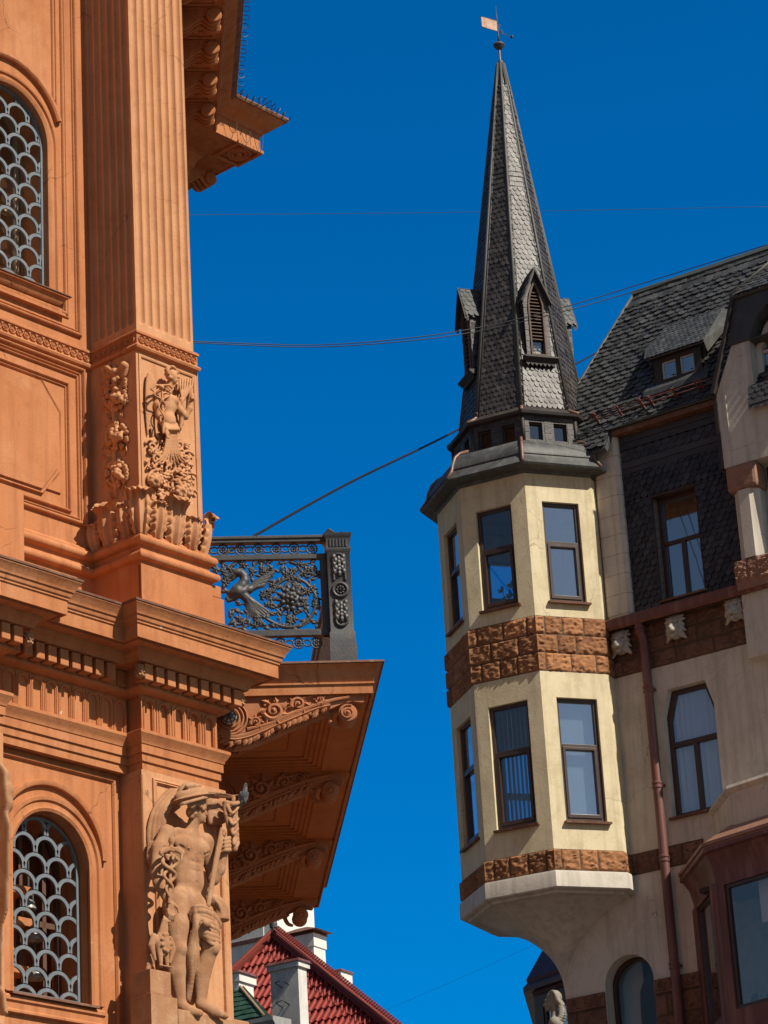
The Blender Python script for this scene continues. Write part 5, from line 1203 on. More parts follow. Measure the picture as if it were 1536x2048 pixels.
# frieze of little round-headed niches
def niches(u0, u1, n_, n, first=None):
    q = M(); p_ = (u1 - u0) / n_; hs = []
    for i in range(n_):
        c = u0 + p_ * (i + .5); hs.append(arch_loop(c - .055, c + .055, 11.65, 11.925, 12))
    q.poly(A, rect(u0, u1, 11.60, 12.035), hs, n - .034, n)
    for i in range(n_):
        c = u0 + p_ * (i + .5); frame_band(q, A, n, [(c + .075, 11.62)] + arc(c, 11.925, .075, 0, 180, 12) + [(c - .075, 11.62)], round_bead(.012, .016)); q.box(A, u0 + p_ * i - .006, u0 + p_ * i + .006, n, n + .012, 11.62, 12.0)
    return q.build('niche_frieze', ORANGE, ent, autos=40)
niches(-.06, 1.07, 5, 0); niches(-2.0, -.06, 10, NF)

# ---- the lower pilaster: panel behind the statue
m = M(); m.box(A, -.075, 1.17, -1.0, 0, 0, 11.2); lp = m.build('statue_pier', ORANGE_PALE, ornate)
m = M(); frame_band(m, A, 0, [(.105, 8.3), (.105, 11.10), (1.05, 11.10), (1.05, 8.3)], [(-.03, 0), (-.03, .02), (-.012, .03), (.0, .02), (.012, .03), (.02, 0)]); m.tube([A(-.062, .0, 8.3), A(-.062, .0, 11.14)], .022, 8); m.build('panel_moulding', ORANGE_PALE, lp, autos=35)

# ---- balcony over the chamfered corner
SB_ = lambda a, b, h: S(a, b, h)
BU0, BU1, BN = 1.2, 10.5, 2.68; BZ = 12.79
bpth = [(BU0, .2), (BU0, BN), (BU1, BN), (BU1, .2)]          # travel outward then away: outside lies on the left, so offsets are mirrored
bprof = [(.4, BZ + .02), (.0, BZ), (.0, BZ - .02), (.02, BZ - .035), (.05, BZ - .075), (.06, BZ - .095), (.065, BZ - .11), (.07, BZ - .125), (.085, BZ - .16), (.10, BZ - .19), (.105, BZ - .20), (.09, BZ - .205), (.09, BZ - .225), (.11, BZ - .23), (.11, BZ - .335), (.13, BZ - .335), (.135, BZ - .30), (.3, BZ - .29)]
def sweepS(q, path, prof, **k): return q.sweep(SB_, path, prof, **k)
balc = M(); sweepS(balc, bpth, bprof); balc = balc.build('balcony', ORANGE, ornate, autos=28)
q = M(); sweepS(q, bpth, [(.3, BZ + .03), (-.02, BZ + .012), (-.025, BZ - .012), (-.0, BZ - .012)]); q.build('balcony_flashing', FLASH, balc)
q = M(); q.box(S, BU0 + .2, BU1 - .2, .3, BN - .2, BZ - .12, BZ + .0); q.build('balcony_slab', SOFFIT, balc)
bru = [1.36 + 2.86 * i for i in range(4)]; BW = .25
q = M(); zs0 = BZ - .315; T2 = lambda a, h, b: S(a, b, h)      # poly in plan, extruded in z
def cof(q, u0, u1):
    n0, n1 = .5, 2.18
    for k in range(5):
        i0 = .0 + .055 * k; q.poly(T2, rect(u0 - .001, u1 + .001, n0 - .2, n1 + .35), [rect(u0 + i0 + .06, u1 - i0 - .06, n0 + i0, n1 - i0)], zs0 + .022 * k, zs0 + .022 * k + .020)
    frame_band(q, lambda a, n, b: S(a, b, zs0 + .11 - n), 0, [(u0 + .5, n0 + .42), (u1 - .5, n0 + .42), (u1 - .5, n1 - .42), (u0 + .5, n1 - .42)], round_bead(.018, .02), closed=True)
    q.box(S, u0, u1, n0 - .2, n1 + .3, zs0 + .112, zs0 + .13)
for i in range(3): cof(q, bru[i] + BW, bru[i + 1])
for u_ in bru: q.box(S, u_ - .001, u_ + BW + .001, .3, 2.53, zs0 - .03, zs0 + .1)
q.box(S, BU0 + .14, bru[0] - .002, .3, 2.53, zs0, zs0 + .1); q.box(S, bru[3] + BW + .002, BU1 - .14, .3, 2.53, zs0, zs0 + .1)
q.build('coffered_soffit', SOFFIT, balc, autos=30)
# console bracket: outline read on its near face
BR = Fr(S(bru[0], 0, 0), 83.7)
zb6 = lambda pts: [BR.un(420 + x / 3.7236, 1350 + y / 3.7236) for x, y in pts]
vc = zb6([(1025, 283)])[0]; rc_ = zb6([(140, 322)])[0]
top_ = zs0 - .0
low = zb6([(40, 465), (100, 490), (180, 505), (280, 488), (380, 452), (480, 408), (600, 356), (720, 306), (820, 268), (900, 250)])
print('bracket volute', vc, 'roundel', rc_, low[0], top_)
body = [(.3, low[0][1])] + low + [(vc[0] - .06, vc[1] + .11), (vc[0] + .06, vc[1] + .14), (vc[0] + .17, vc[1] + .12), (2.47, top_ - .10), (2.48, top_), (.3, top_)]
q = M(); q.poly(BR, body, [], -BW, 0)
for sgn, n0 in ((1, 0.0), (-1, -BW)):
    TT = BR if sgn > 0 else (lambda a, n, b: BR(a, -BW - n, b))
    # raised border along the sweeping lower edge, running into the volute
    edge = smooth_path(low, 4); frame_band(q, TT, 0, edge, [(-.015, 0), (-.015, .02), (-.03, .035), (-.045, .02), (-.06, .028), (-.08, .028), (-.09, .012), (-.105, .02), (-.12, .0)][::1])
    up_ = [(p[0], p[1] + .24 - .10 * i / len(edge)) for i, p in enumerate(edge[18:])]; frame_band(q, TT, 0, up_, round_bead(.014, .02))
    # roundel
    for r_, h_ in ((.20, .03), (.16, .022), (.115, .03)): frame_band(q, TT, 0, arc(rc_[0], rc_[1], r_, 0, 360, 26)[:-1], round_bead(.014, h_), closed=True)
    # leaf scrolls
    for (cx_, cz_, r_, hd) in ((rc_[0] + .50, rc_[1] + .07, .12, 1), (rc_[0] + .78, rc_[1] + .14, .085, -1), (rc_[0] + 1.02, rc_[1] + .19, .055, 1), (rc_[0] + .30, rc_[1] - .06, .065, -1)):
        pts = spiral(cx_, cz_, r_, r_ * .2, 200, 1.4 * hd, 22); q.tube([TT(a, .02, b) for a, b in pts], [r_ * .2 * (1 - .5 * i / 22) + .006 for i in range(23)], 6)
        for k in range(6):
            a = k * 1.05 + .4; q.ball((cx_ + r_ * 1.0 * math.cos(a), .012, cz_ + r_ * .9 * math.sin(a)), (r_ * .16, .022, r_ * .14), TT, 7, 4)
        q.ball((cx_, .02, cz_), (r_ * .3, .04, r_ * .3), TT, 8, 5)
        for k in range(7): a = k * .9 + .2; q.leaf(TT, (cx_ + r_ * .7 * math.cos(a), cz_ + r_ * .7 * math.sin(a)), a + .7 * hd, r_ * .95, r_ * .5, .024, .016)
    q.tube([TT(a, .018, b) for a, b in smooth_path([(rc_[0] + .2, rc_[1] - .14), (rc_[0] + .45, rc_[1] - .08), (rc_[0] + .7, rc_[1] + .03), (rc_[0] + 1.1, rc_[1] + .16), (rc_[0] + 1.35, rc_[1] + .21)], 5)], .02, 6)
# volute drum across the full width with spiral faces, waist bead
q.lathe(BR(vc[0], .02, vc[1]), -BR.n, [(.03, -.012), (.098, 0), (.108, .02), (.095, .06), (.075, BW * .5), (.095, BW - .02), (.108, BW + .02), (.098, BW + .04), (.03, BW + .052)], 22)
for n0, s_ in ((.02, 1), (-BW - .02, -1)):
    q.tube([BR(a, n0 + .012 * s_, b) for a, b in spiral(vc[0], vc[1], .092, .022, 60, 1.7, 30)], .009, 6); q.ball((vc[0], n0, vc[1]), (.026, .035, .026), BR)
# frilled leaf laid under the bracket
rnd = random.Random(3)
ed = smooth_path(low, 3)
for i in range(2, len(ed) - 1):
    p = ed[i]; a_ = math.atan2(ed[i + 1][1] - p[1], ed[i + 1][0] - p[0])
    for nn in (.012, -BW - .012, -BW * .25, -BW * .5, -BW * .75):
        L_ = rnd.uniform(.07, .12); q.leaf(BR, (p[0] + rnd.uniform(-.02, .02), p[1] + .015), a_ + math.pi + rnd.uniform(.25, .9), L_, L_ * .55, .022, nn)
q.tube([BR(a, -BW / 2, b - .02) for a, b in ed], .045, 8)
q.tube([BR(a, -BW / 2, b) for a, b in smooth_path([(vc[0] - .16, vc[1] + .05), (vc[0] - .21, vc[1] - .0), (vc[0] - .17, vc[1] - .09), (vc[0] - .10, vc[1] - .12)], 5)], [.03] * 10 + [.028, .026, .024, .022, .02, .015][:6], 8)
b0_ = q.build('bracket', mat('brown_orange_stucco', (.46, .19, .085), (.37, .135, .058), .85, 3, .16, 34, streak=.2, patch=(.5, .28, .16), patch_amt=.3, patch_sc=5), balc, autos=38)
for i in range(1, 4): dup(b0_, balc, S.u * (bru[i] - bru[0]))
# bulkhead lamp set in the nearest roundel
q = M(); q.ball((rc_[0] - .0, .035, rc_[1]), (.085, .06, .085), BR, 14, 10); lampo = q.build('bulkhead_lamp', mat('frosted_lamp_glass', (.55, .56, .54), (.42, .43, .42), .25, 8, .05, 40, spec=.5), balc, smooth=True)
q = M()
for k in range(4): a = rad(45 * k + 20); q.tube([BR(rc_[0] + .09 * math.cos(a) * math.sin(t), .035 + .066 * math.cos(t), rc_[1] + .09 * math.sin(a) * math.sin(t)) for t in [rad(-90 + 15 * j) for j in range(13)]], .005, 5)
for t in (25, 55): q.tube([BR(rc_[0] + .09 * math.cos(a) * math.sin(rad(t)), .035 + .066 * math.cos(rad(t)), rc_[1] + .09 * math.sin(a) * math.sin(rad(t))) for a in [6.283 * j / 16 for j in range(16)]], .005, 5, closed=True)
q.build('lamp_cage', IRON, lampo, smooth=True)

# ---- cast-iron railing
RL1 = Fr(S(1.42, 0, 0), 83.7)
z5 = lambda x, y: RL1.un(400 + x / 3.84, 1030 + y / 3.84)
zz = lambda y: sum(z5(x, y)[1] for x in (600, 900)) / 2
PR_ = z5(950, 600)[0]; PX = (z5(962, 260)[0], z5(1142, 260)[0]); print('rail', PR_, PX, zz(170), zz(1110))
RB = BZ + .02
def rail_panel(T, n0, n1, name, full):
    q = M(); zt_, z1_, z2_, z3_, z4_, z5_ = zz(172), zz(216), zz(305), zz(345), zz(885), zz(935)
    for (za, zb, w_) in ((z1_, zt_, .05), (z3_, z2_, .035), (z5_, z4_, .04)): q.box(T, n0, n1, -w_, w_, za, zb)
    q.box(T, n0, n1, -.065, .065, zt_ - .03, zt_ + .005)
    q.box(T, n1 - .075, n1, -.03, .03, z5_, z2_); q.box(T, n0, n0 + .04, -.03, .03, z5_, z2_)
    o = q.build(name, IRON, balc, bevel=.006)
    q = M(); rc = (z1_ - z2_) / 2 * .93; zc_ = (z1_ + z2_) / 2; p_ = rc * 3.05; k = int((n1 - n0 - .05) / p_); x0 = n1 - .09 - rc
    zc2 = z5_ - rc - .012
    for zc3 in (zc_, zc2):
        q = M()
        for i in range(k + 1):
            u = x0 - i * p_
            if u < n0: break
            q.tube([T(u + rc * .92 * math.cos(6.283 * j / 20), 0, zc3 + rc * .92 * math.sin(6.283 * j / 20)) for j in range(20)], .010, 6, closed=True)
            for j in range(8): a = 6.283 * j / 8; q.ball((u + rc * .45 * math.cos(a), 0, zc3 + rc * .45 * math.sin(a)), (rc * .17 + abs(math.cos(a)) * rc * .12, .015, rc * .17 + abs(math.sin(a)) * rc * .12), T, 6, 4)
            q.ball((u, 0, zc3), (rc * .2, .025, rc * .2), T, 8, 5)
            q.tube([T(u - p_ / 2 + (p_ / 2 - rc * .85) * math.cos(6.283 * j / 16), 0, zc3 + rc * .55 * math.sin(6.283 * j / 16)) for j in range(16)], .010, 6, closed=True)
        q.build('ring_border', IRON, o, smooth=True)
    return o
near = rail_panel(RL1, .45, PX[0], 'railing', True)
# scrollwork of the near panel, drawn on the panel itself
def sc_(pts): return [z5(x, y) for x, y in pts]
q = M(); rl_ = random.Random(6)
def wire(pts, r, n_=6, taper=True):
    P_ = smooth_path(sc_(pts), n_); k = len(P_)
    q.tube([RL1(a, 0, b) for a, b in P_], [r * (1 - .55 * (i / k) if taper else 1) for i in range(k)], 7)
    step = max(3, int(.085 / (math.dist(P_[0], P_[-1]) / k + .012) + 1)); sg_ = 1
    for i in range(3, k - 2, 5):
        a_ = math.atan2(P_[i + 1][1] - P_[i][1], P_[i + 1][0] - P_[i][0]); sg_ = -sg_; L_ = rl_.uniform(.06, .105)
        q.leaf(RL1, P_[i], a_ + sg_ * rl_.uniform(.5, .95), L_, L_ * .48, .016, .004)
    a_ = math.atan2(P_[-1][1] - P_[-2][1], P_[-1][0] - P_[-2][0]); q.leaf(RL1, P_[-1], a_, .08, .045, .018, .006)
def leaf_b(x, y, ang, L_=40, w_=.35):
    a, b = z5(x, y); s_ = (z5(x + 10, y)[0] - a) / 10; c_, d_ = math.cos(rad(ang)), -math.sin(rad(ang))
    for k in range(5):
        t = k / 4; q.ball((a + s_ * L_ * t * c_, .008, b - s_ * L_ * t * d_ * -1 * -1), (s_ * L_ * w_ * (1 - .6 * t) * .7, .02, s_ * L_ * w_ * (1 - .6 * t) * .7), RL1, 7, 5)
# large scroll with the flower
big = [(700 + 172 * math.cos(rad(a)) * k, 672 + 190 * math.sin(rad(a)) * k) for a, k in ((205, .92), (235, .95), (270, .98), (305, 1.02), (340, 1.1), (0, 1.12), (30, 1.06), (60, 1.0), (90, 1.0), (115, 1.05), (135, 1.15), (150, 1.3))]
wire(big, .020, 5, False)
wire([(645, 580), (660, 530), (720, 515), (790, 560), (825, 640), (800, 720), (730, 765), (650, 765), (580, 715), (550, 650), (555, 590), (600, 540), (620, 510)], .016, 6)
for k in range(9):
    a = rad(k * 40); fx, fy = 700 + 68 * math.cos(a), 650 + 72 * math.sin(a); u_, v_ = z5(fx, fy); q.ball((u_, .01, v_), (.034, .035, .034), RL1, 8, 6)
for k in range(6):
    a = rad(k * 60 + 20); u_, v_ = z5(700 + 32 * math.cos(a), 650 + 34 * math.sin(a)); q.ball((u_, .03, v_), (.03, .03, .03), RL1, 8, 6)
u_, v_ = z5(700, 650); q.ball((u_, .02, v_), (.10, .02, .10), RL1, 14, 6); q.ball((u_, .05, v_), (.03, .03, .03), RL1)
wire([(610, 490), (560, 540), (545, 620), (560, 690), (600, 740)], .018); wire([(840, 500), (850, 560), (885, 620), (905, 690)], .016); wire([(840, 520), (860, 480), (895, 475)], .012)
# top tendrils
wire([(760, 490), (765, 440), (790, 385), (840, 370), (885, 395), (890, 440), (860, 465), (825, 455), (815, 430)], .015)
wire([(590, 385), (610, 365), (640, 385), (635, 425), (600, 440), (560, 415)], .014); wire([(650, 395), (680, 430), (740, 430), (755, 380), (725, 370)], .012)
wire([(390, 480), (400, 420), (440, 370), (500, 370), (535, 400), (530, 440), (480, 470), (455, 450), (460, 420)], .016); wire([(235, 400), (265, 370), (320, 370), (370, 410), (395, 480)], .015)
wire([(150, 375), (175, 365), (165, 400), (200, 420), (235, 400)], .014); wire([(110, 380), (140, 420), (190, 440), (210, 480), (190, 530)], .02)
wire([(500, 760), (560, 750), (605, 775), (610, 830), (570, 865), (510, 850)], .016); wire([(560, 830), (620, 860), (700, 870), (790, 850), (850, 800), (900, 700)], .018)
wire([(230, 730), (290, 725), (300, 780), (265, 810), (235, 795), (240, 775)], .015); wire([(250, 800), (290, 840), (340, 820), (370, 760), (350, 700), (310, 680)], .017); wire([(290, 870), (350, 860), (400, 840), (440, 850), (490, 865)], .015)
wire([(830, 830), (870, 815), (900, 840), (905, 875)], .012); wire([(790, 730), (820, 745), (815, 800), (780, 840)], .012); wire([(670, 770), (690, 800), (690, 840)], .016)
rnd = random.Random(2)
for x, y in ()[:0] or ((690, 450), (720, 430), (660, 460), (700, 480), (830, 430), (800, 450), (850, 420), (480, 420), (500, 440), (490, 600), (510, 620), (480, 630), (525, 590), (520, 690), (545, 690), (800, 580), (830, 590), (870, 560), (690, 830), (680, 800), (100, 395), (120, 420), (180, 440), (200, 470), (190, 520), (210, 500), (230, 420), (440, 820), (420, 850), (460, 830), (440, 790), (560, 540), (740, 560), (730, 545), (790, 670), (800, 690), (885, 690), (895, 640), (720, 800), (300, 800), (330, 830), (770, 380), (740, 490), (330, 385), (400, 440)):
    u_, v_ = z5(x, y)
    for k in range(5): q.leaf(RL1, (u_, v_), k * 1.257 + rnd.uniform(-.3, .3), rnd.uniform(.05, .075), .034, .018, .004)
    q.ball((u_, .012, v_), (.016, .02, .016), RL1, 7, 5)
for k in range(14): a = 6.283 * k / 14; u_, v_ = z5(700 + 62 * math.cos(a), 650 + 66 * math.sin(a)); q.leaf(RL1, (u_, v_), -a, .11, .05, .02, .004)
q.build('scrollwork', IRON, near, smooth=True)
# winged sea-horse griffin of the panel
gs_ = Sdf((.3, -.12, 12.9), (1.6, .14, 14.4), .008)
P3 = lambda x, y, n=0: (z5(x, y)[0], n, z5(x, y)[1])
gs_.line([P3(*p) for p in ((258, 604), (290, 592), (328, 590))], [.058, .070, .055], .03)                     # chest
gs_.line([P3(*p) for p in ((285, 578), (322, 545), (342, 508), (338, 474), (320, 450), (300, 438))], [.068, .060, .052, .046, .042, .042], .02)   # arched neck, thick at the root
gs_.ell(P3(282, 444), (.052, .045, .045), .02); gs_.line([P3(282, 442), P3(250, 462), P3(226, 478)], [.042, .032, .026], .012); gs_.line([P3(274, 466), P3(254, 488), P3(244, 502)], [.028, .020, .014], .008)   # head, muzzle, open jaw
gs_.ell(P3(224, 474), (.022, .022, .016), .008); gs_.ell(P3(268, 446, .035), (.014, .014, .012), .004)
gs_.line([P3(262, 612), P3(222, 600), P3(190, 575), P3(176, 590)], [.036, .028, .020, .024], .012)                 # raised foreleg
for x, y in ((300, 418), (288, 412)): gs_.line([P3(x, y + 14), P3(x + 6, y - 10)], [.014, .006], .006)
for i in range(9): x, y = [(352, 560), (362, 535), (368, 508), (366, 482), (358, 458), (344, 438), (328, 424), (312, 416), (372, 580)][i]; gs_.line([P3(x - 16, y + 4), P3(x + 8, y - 6)], [.02, .007], .006)
gs_.line([P3(*p) for p in ((262, 615), (232, 622), (205, 640), (218, 655))], [.036, .026, .02, .022], .012); gs_.line([P3(*p) for p in ((275, 630), (240, 650), (215, 664))], [.036, .024, .018], .012)
for k in range(5): gs_.line(smooth_path([P3(300 + 12 * k, 605 + 3 * k, .012 * (k % 2)), P3(345 + 9 * k, 650 - 2 * k, .012 * (k % 2)), P3(385 + 13 * k, 715 - 8 * k), P3(430 + 18 * k, 765 - 10 * k), P3(470 + 22 * k, 800 - 8 * k)], 4), [.036 - .0016 * i for i in range(17)], .006)
for k in range(6): gs_.line([P3(345 + 9 * k, 650 + 5 * k), P3(365 + 14 * k, 720 + 8 * k), P3(358 + 26 * k, 800 + 6 * k)], [.022, .02, .007], .005)
gs_.line([P3(330, 590), P3(375, 575), P3(410, 555)], [.05, .045, .03], .02)
for k in range(9):
    gs_.line(smooth_path([P3(372, 600 - 5 * k, .01 * (k % 2)), P3(425 + 5 * k, 566 - 10 * k, .012 * (k % 2)), P3(490 + 12 * k, 548 - 16 * k)], 4), [.022 - .0011 * i for i in range(9)], .004)
gs_.mesh(RL1).build('griffin', IRON, near, smooth=True)
# the long front railing (seen end on through the near one)
FRL = Fr(S(0, (PX[0] + PX[1]) / 2, 0), -6.3)
q = M()
for z0_, z1_ in ((zz(216), zz(172)), (zz(345), zz(305)), (zz(935), zz(885))): q.box(FRL, 1.6, 10.2, -.03, .03, z0_, z1_)
u = 1.7
while u < 10.2: q.tube([FRL(u, 0, zz(935)), FRL(u, 0, zz(216))], .014, 6); u += .16
fr_o = q.build('front_railing', IRON, balc)
# corner post
q = M(); pc = ((PX[0] + PX[1]) / 2); hw_ = (PX[1] - PX[0]) / 2; CP = lambda a, n, b: RL1(pc + a, n, b)
zt_ = zz(180); secs = [(RB - .02, hw_ * 1.13, .0), (zz(1035), hw_ * 1.13, 0), (zz(1000), hw_ * 1.08, 0), (zz(945), hw_ * 1.08, 0), (zz(935), hw_ * 1.02, 0), (zz(925), hw_ * .97, 0), (zz(318), hw_ * .97, 0), (zz(306), hw_ * 1.08, 0), (zz(292), hw_ * 1.08, 0), (zz(286), hw_, 0), (zz(222), hw_, 0), (zz(210), hw_ * 1.06, 0), (zz(194), hw_ * 1.18, 0), (zt_, hw_ * 1.22, 0)]
vs = []; 
for z, h, _ in secs: vs += [CP(-h, -h, z), CP(h, -h, z), CP(h, h, z), CP(-h, h, z)]
q.add(vs, [(4 * i + k, 4 * i + (k + 1) % 4, 4 * i + (k + 1) % 4 + 4, 4 * i + k + 4) for i in range(len(secs) - 1) for k in range(4)] + [(0, 3, 2, 1), tuple(4 * (len(secs) - 1) + k for k in range(4))])
h_ = hw_ * .97
for k in range(6): q.tube([CP(-h_ * .7 + h_ * 1.4 * k / 5, hw_ * 1.01, zz(283)), CP(-h_ * .7 + h_ * 1.4 * k / 5, hw_ * 1.01, zz(226))], .014, 6)
zc_ = zz(615); rr = h_ * .62
frame_band(q, CP, h_, arc(0, zc_, rr, 0, 360, 24)[:-1], round_bead(.022, .03), closed=True)
for (za, zb) in ((zz(690), zz(890)), (zz(540), zz(340))):
    lo, hi = min(za, zb), max(za, zb)
    if lo > zc_: pth = [(h_ * .5, lo)] + arc(0, hi - h_ * .5, h_ * .5, 0, 180, 12) + [(-h_ * .5, lo)]
    else: pth = [(-h_ * .5, hi)] + arc(0, lo + h_ * .5, h_ * .5, 180, 360, 12) + [(h_ * .5, hi)]
    frame_band(q, CP, h_, pth, round_bead(.016, .025))
    for k in range(5):
        z = lo + .08 + (hi - lo - .14) * k / 4
        for x in (-.045, 0, .045): q.ball((x * (1.2 - .4 * (k % 2)), h_ + .008, z + abs(x) * .5), (.03, .03, .04), CP, 7, 5)
for k in range(8): a = 6.283 * k / 8; q.ball((rr * .5 * math.cos(a), h_ + .008, zc_ + rr * .5 * math.sin(a)), (rr * .2, .02, rr * .2), CP, 7, 5)
q.ball((0, h_ + .01, zc_), (rr * .22, .035, rr * .22), CP)
q.build('corner_post', IRON, balc, autos=38)
# little floodlight on the handrail
fpn = z5(1000, 140); fpos = RL1(fpn[0], 0, zt_ + .006); sl = root('spotlight', tuple(fpos), 'small black spotlight on top of the iron balcony railing', 'lamp')
q = M(); q.add(*(lambda vs: (vs, [(0, 1, 2, 3), (4, 5, 6, 7), (0, 1, 5, 4), (1, 2, 6, 5), (2, 3, 7, 6), (3, 0, 4, 7)]))([RL1(fpn[0] + a, n, zt_ + b) for n in (-.04, .04) for a, b in ((-.07, .05), (-.02, .11), (.05, .06), (.0, .02))])); q.build('lamp_head', CABLE, sl, bevel=.008)
q = M(); q.box(RL1, fpn[0] + .02, fpn[0] + .14, -.03, .03, zt_ + .005, zt_ + .03); q.tube([RL1(fpn[0] + .13, 0, zt_ + .01), RL1(fpn[0] + .13, 0, zt_ + .07)], .015, 6); q.build('lamp_bracket', CABLE, sl)

# ---- the upper eaves over the chamfer, with modillions and a coiled wire
ZEV = 24.7
def xyhit(px, py, z): p = hit_z(px, py, z); return Vector((p.x, p.y))
p1 = xyhit(470, 190, ZEV); p2 = xyhit(565, 245, ZEV); p0 = p1 - S.u.xy * 7; p2 = p1 + A.u.xy * (p2 - p1).dot(A.u.xy); p3 = p2 + dirv(-49).xy * 3.5
eprof = [(-1.6, .35), (-.02, .02), (.0, .0), (-.0, -.03), (-.03, -.05), (-.07, -.10), (-.15, -.16), (-.22, -.19), (-.25, -.22), (-.26, -.25), (-.29, -.26), (-.29, -.29), (-.30, -.30), (-.30, -.56), (-.32, -.56), (-.325, -.54), (-.9, -.53), (-.92, -.60), (-.98, -.66), (-1.02, -.78), (-1.06, -.80), (-1.06, -.9), (-1.10, -.95), (-1.4, -.97)]
m = M(); m.sweep(lambda a, b, h: Vector((a, b, ZEV + h)), [tuple(p0), tuple(p1), tuple(p2), tuple(p3)], eprof); eav = m.build('upper_eaves', ORANGE, ornate, autos=28)
m = M(); m.sweep(lambda a, b, h: Vector((a, b, ZEV + h)), [tuple(p0), tuple(p1), tuple(p2), tuple(p3)], [(-1.5, .37), (.02, .03), (.03, .0), (.015, -.035), (-.01, -.035)]); m.build('eaves_gutter', FLASH, eav, autos=30)
m = M(); m.sweep(lambda a, b, h: Vector((a, b, ZEV + h)), [tuple(p0), tuple(p1 - S.u.xy * .02)], [(-.15, -.02), (-.17, -.10), (-.10, -.115), (-.02, -.075), (.02, -.01), (.0, .03), (-.12, .04)]); m.build('rusty_gutter', mat('rusty_tan_gutter', (.27, .125, .06), (.16, .075, .04), .7, 5, .3, 25, patch=(.06, .035, .025), patch_amt=.7, patch_sc=5), ornate, autos=30)
EV = Fr((p1.x, p1.y), -6.3)              # u back from the jog, n outward from the eaves edge
def modillion(T):
    q = M(); W2 = .15
    ol = smooth_path([(-1.06, -.86), (-.98, -.88), (-.86, -.82), (-.74, -.72), (-.62, -.66), (-.53, -.68)], 4) + [(-.46 + .10 * math.cos(rad(a)), -.665 + .10 * math.sin(rad(a))) for a in range(-110, 60, 24)] + [(-.40, -.54), (-1.06, -.54)]
    q.poly(lambda a, n, b: T(n, a, ZEV + b), ol, [], -W2, W2)
    for x in (-.09, 0, .09):
        q.tube([T(x, a, ZEV + b - .008) for a, b in smooth_path([(-1.05, -.87), (-.86, -.83), (-.74, -.73), (-.62, -.67), (-.48, -.775), (-.38, -.70)], 4)], .035, 6)
    q.lathe(T(-W2 - .03, -.455, ZEV - .67), T(1, 0, 0) - T(0, 0, 0), [(.03, -.01), (.105, 0), (.115, .03), (.085, .10), (.06, W2 + .03), (.085, 2 * W2 - .04), (.115, 2 * W2 + .03), (.105, 2 * W2 + .06), (.03, 2 * W2 + .07)], 16)
    for n_ in (-W2 - .03, W2 + .04): q.tube([T(n_, -.455 + a, ZEV - .67 + b) for a, b in spiral(0, 0, .09, .02, 60, 1.6, 22)], .012, 5)
    q.box(lambda u, n, z: T(u, n, z), -W2 - .03, W2 + .03, -1.06, -.40, ZEV - .565, ZEV - .535)
    return q
MODM = ORANGE
md = modillion(lambda u, n, z: EV(u - .55, n, z)).build('modillion', MODM, eav, autos=38)
for i in range(1, 7): dup(md, eav, -S.u * (.865 * i))
JF = Fr((p1.x, p1.y), 41.02); jl = (p2 - p1).length
KF = Fr((p2.x, p2.y), -49)
modillion(lambda u, n, z: KF(u + 1.38, n, z)).build('modillion', MODM, eav, autos=38); modillion(lambda u, n, z: KF(u + 2.2, n, z)).build('modillion', MODM, eav, autos=38)
for i in range(7):
    q = M(); c_ = -.55 - .865 * i - .43
    frame_band(q, lambda a, n, b: EV(a, b, ZEV - .535 - n), 0, rect(c_ - .2, c_ + .2, -.85, -.42), [(-.03, 0), (-.03, .025), (0, .03), (.02, .02), (.02, 0)], closed=True)
    for k in range(6): a = 6.283 * k / 6; q.ball((c_ + .09 * math.cos(a), -.62 + .09 * math.sin(a), ZEV - .54), (.055, .055, .03), EV, 7, 5)
    q.build('soffit_rosette', ORANGE, eav, autos=40)
q = M()
cR = (JF(jl - .62, -.62, 0), )
Tk = lambda a, n, b: KF(a + .02, b, ZEV - .535 - n)
frame_band(q, Tk, 0, rect(.27, .77, -.78, -.30), [(-.03, 0), (-.03, .05), (0, .07), (.03, .05), (.03, 0)], closed=True)
for r_ in (.17, .11): frame_band(q, lambda a, n, b: KF(a, b, ZEV - .535 - n), 0, arc(.52, -.54, r_, 0, 360, 20)[:-1], round_bead(.028, .07), closed=True)
q.ball((.52, -.54, ZEV - .545), (.06, .06, .08), KF)
for k in range(8): a = 6.283 * k / 8; q.ball((.52 + .14 * math.cos(a), -.54 + .14 * math.sin(a), ZEV - .545), (.04, .04, .05), KF, 7, 5)
q.build('soffit_rosette', ORANGE, eav, autos=40)
# coiled wire along the gutter edge
q = M(); pts = []; L_ = 6.0; n_ = 26
for i in range(n_ * 12): t = i / (n_ * 12); a = 6.283 * n_ * t; c = EV(-L_ * (1 - t), .05, ZEV + .06); pts.append(c + EV.n * (.075 * math.cos(a)) + Vector((0, 0, .075 * math.sin(a))))
rnd = random.Random(8)
for i in range(12 * 12): t = i / 144; a = 6.283 * 10 * t; c = JF(jl * t, .04, ZEV + .06); r_ = .06 + .03 * math.sin(i * .37); pts.append(c + JF.n * (r_ * math.cos(a)) + Vector((0, 0, r_ * math.sin(a) + rnd.uniform(-.01, .01))))
q.tube(pts, .0065, 4)
for k in range(3): q.tube([JF(.15 + .28 * k + .1 * math.cos(rad(180 + a)), .03 - .25, ZEV - .28 + .22 * math.sin(rad(180 + a)) * (1 + .3 * k)) for a in range(0, 181, 18)], .005, 4)
q.build('coiled_wire', CABLE, eav)
# far pilaster and walls that carry the eaves
q = M(); q.box(EV, -8, .3, -1.6, -1.1, 13.2, ZEV - .95)
q.build('far_pier', ORANGE, ornate)
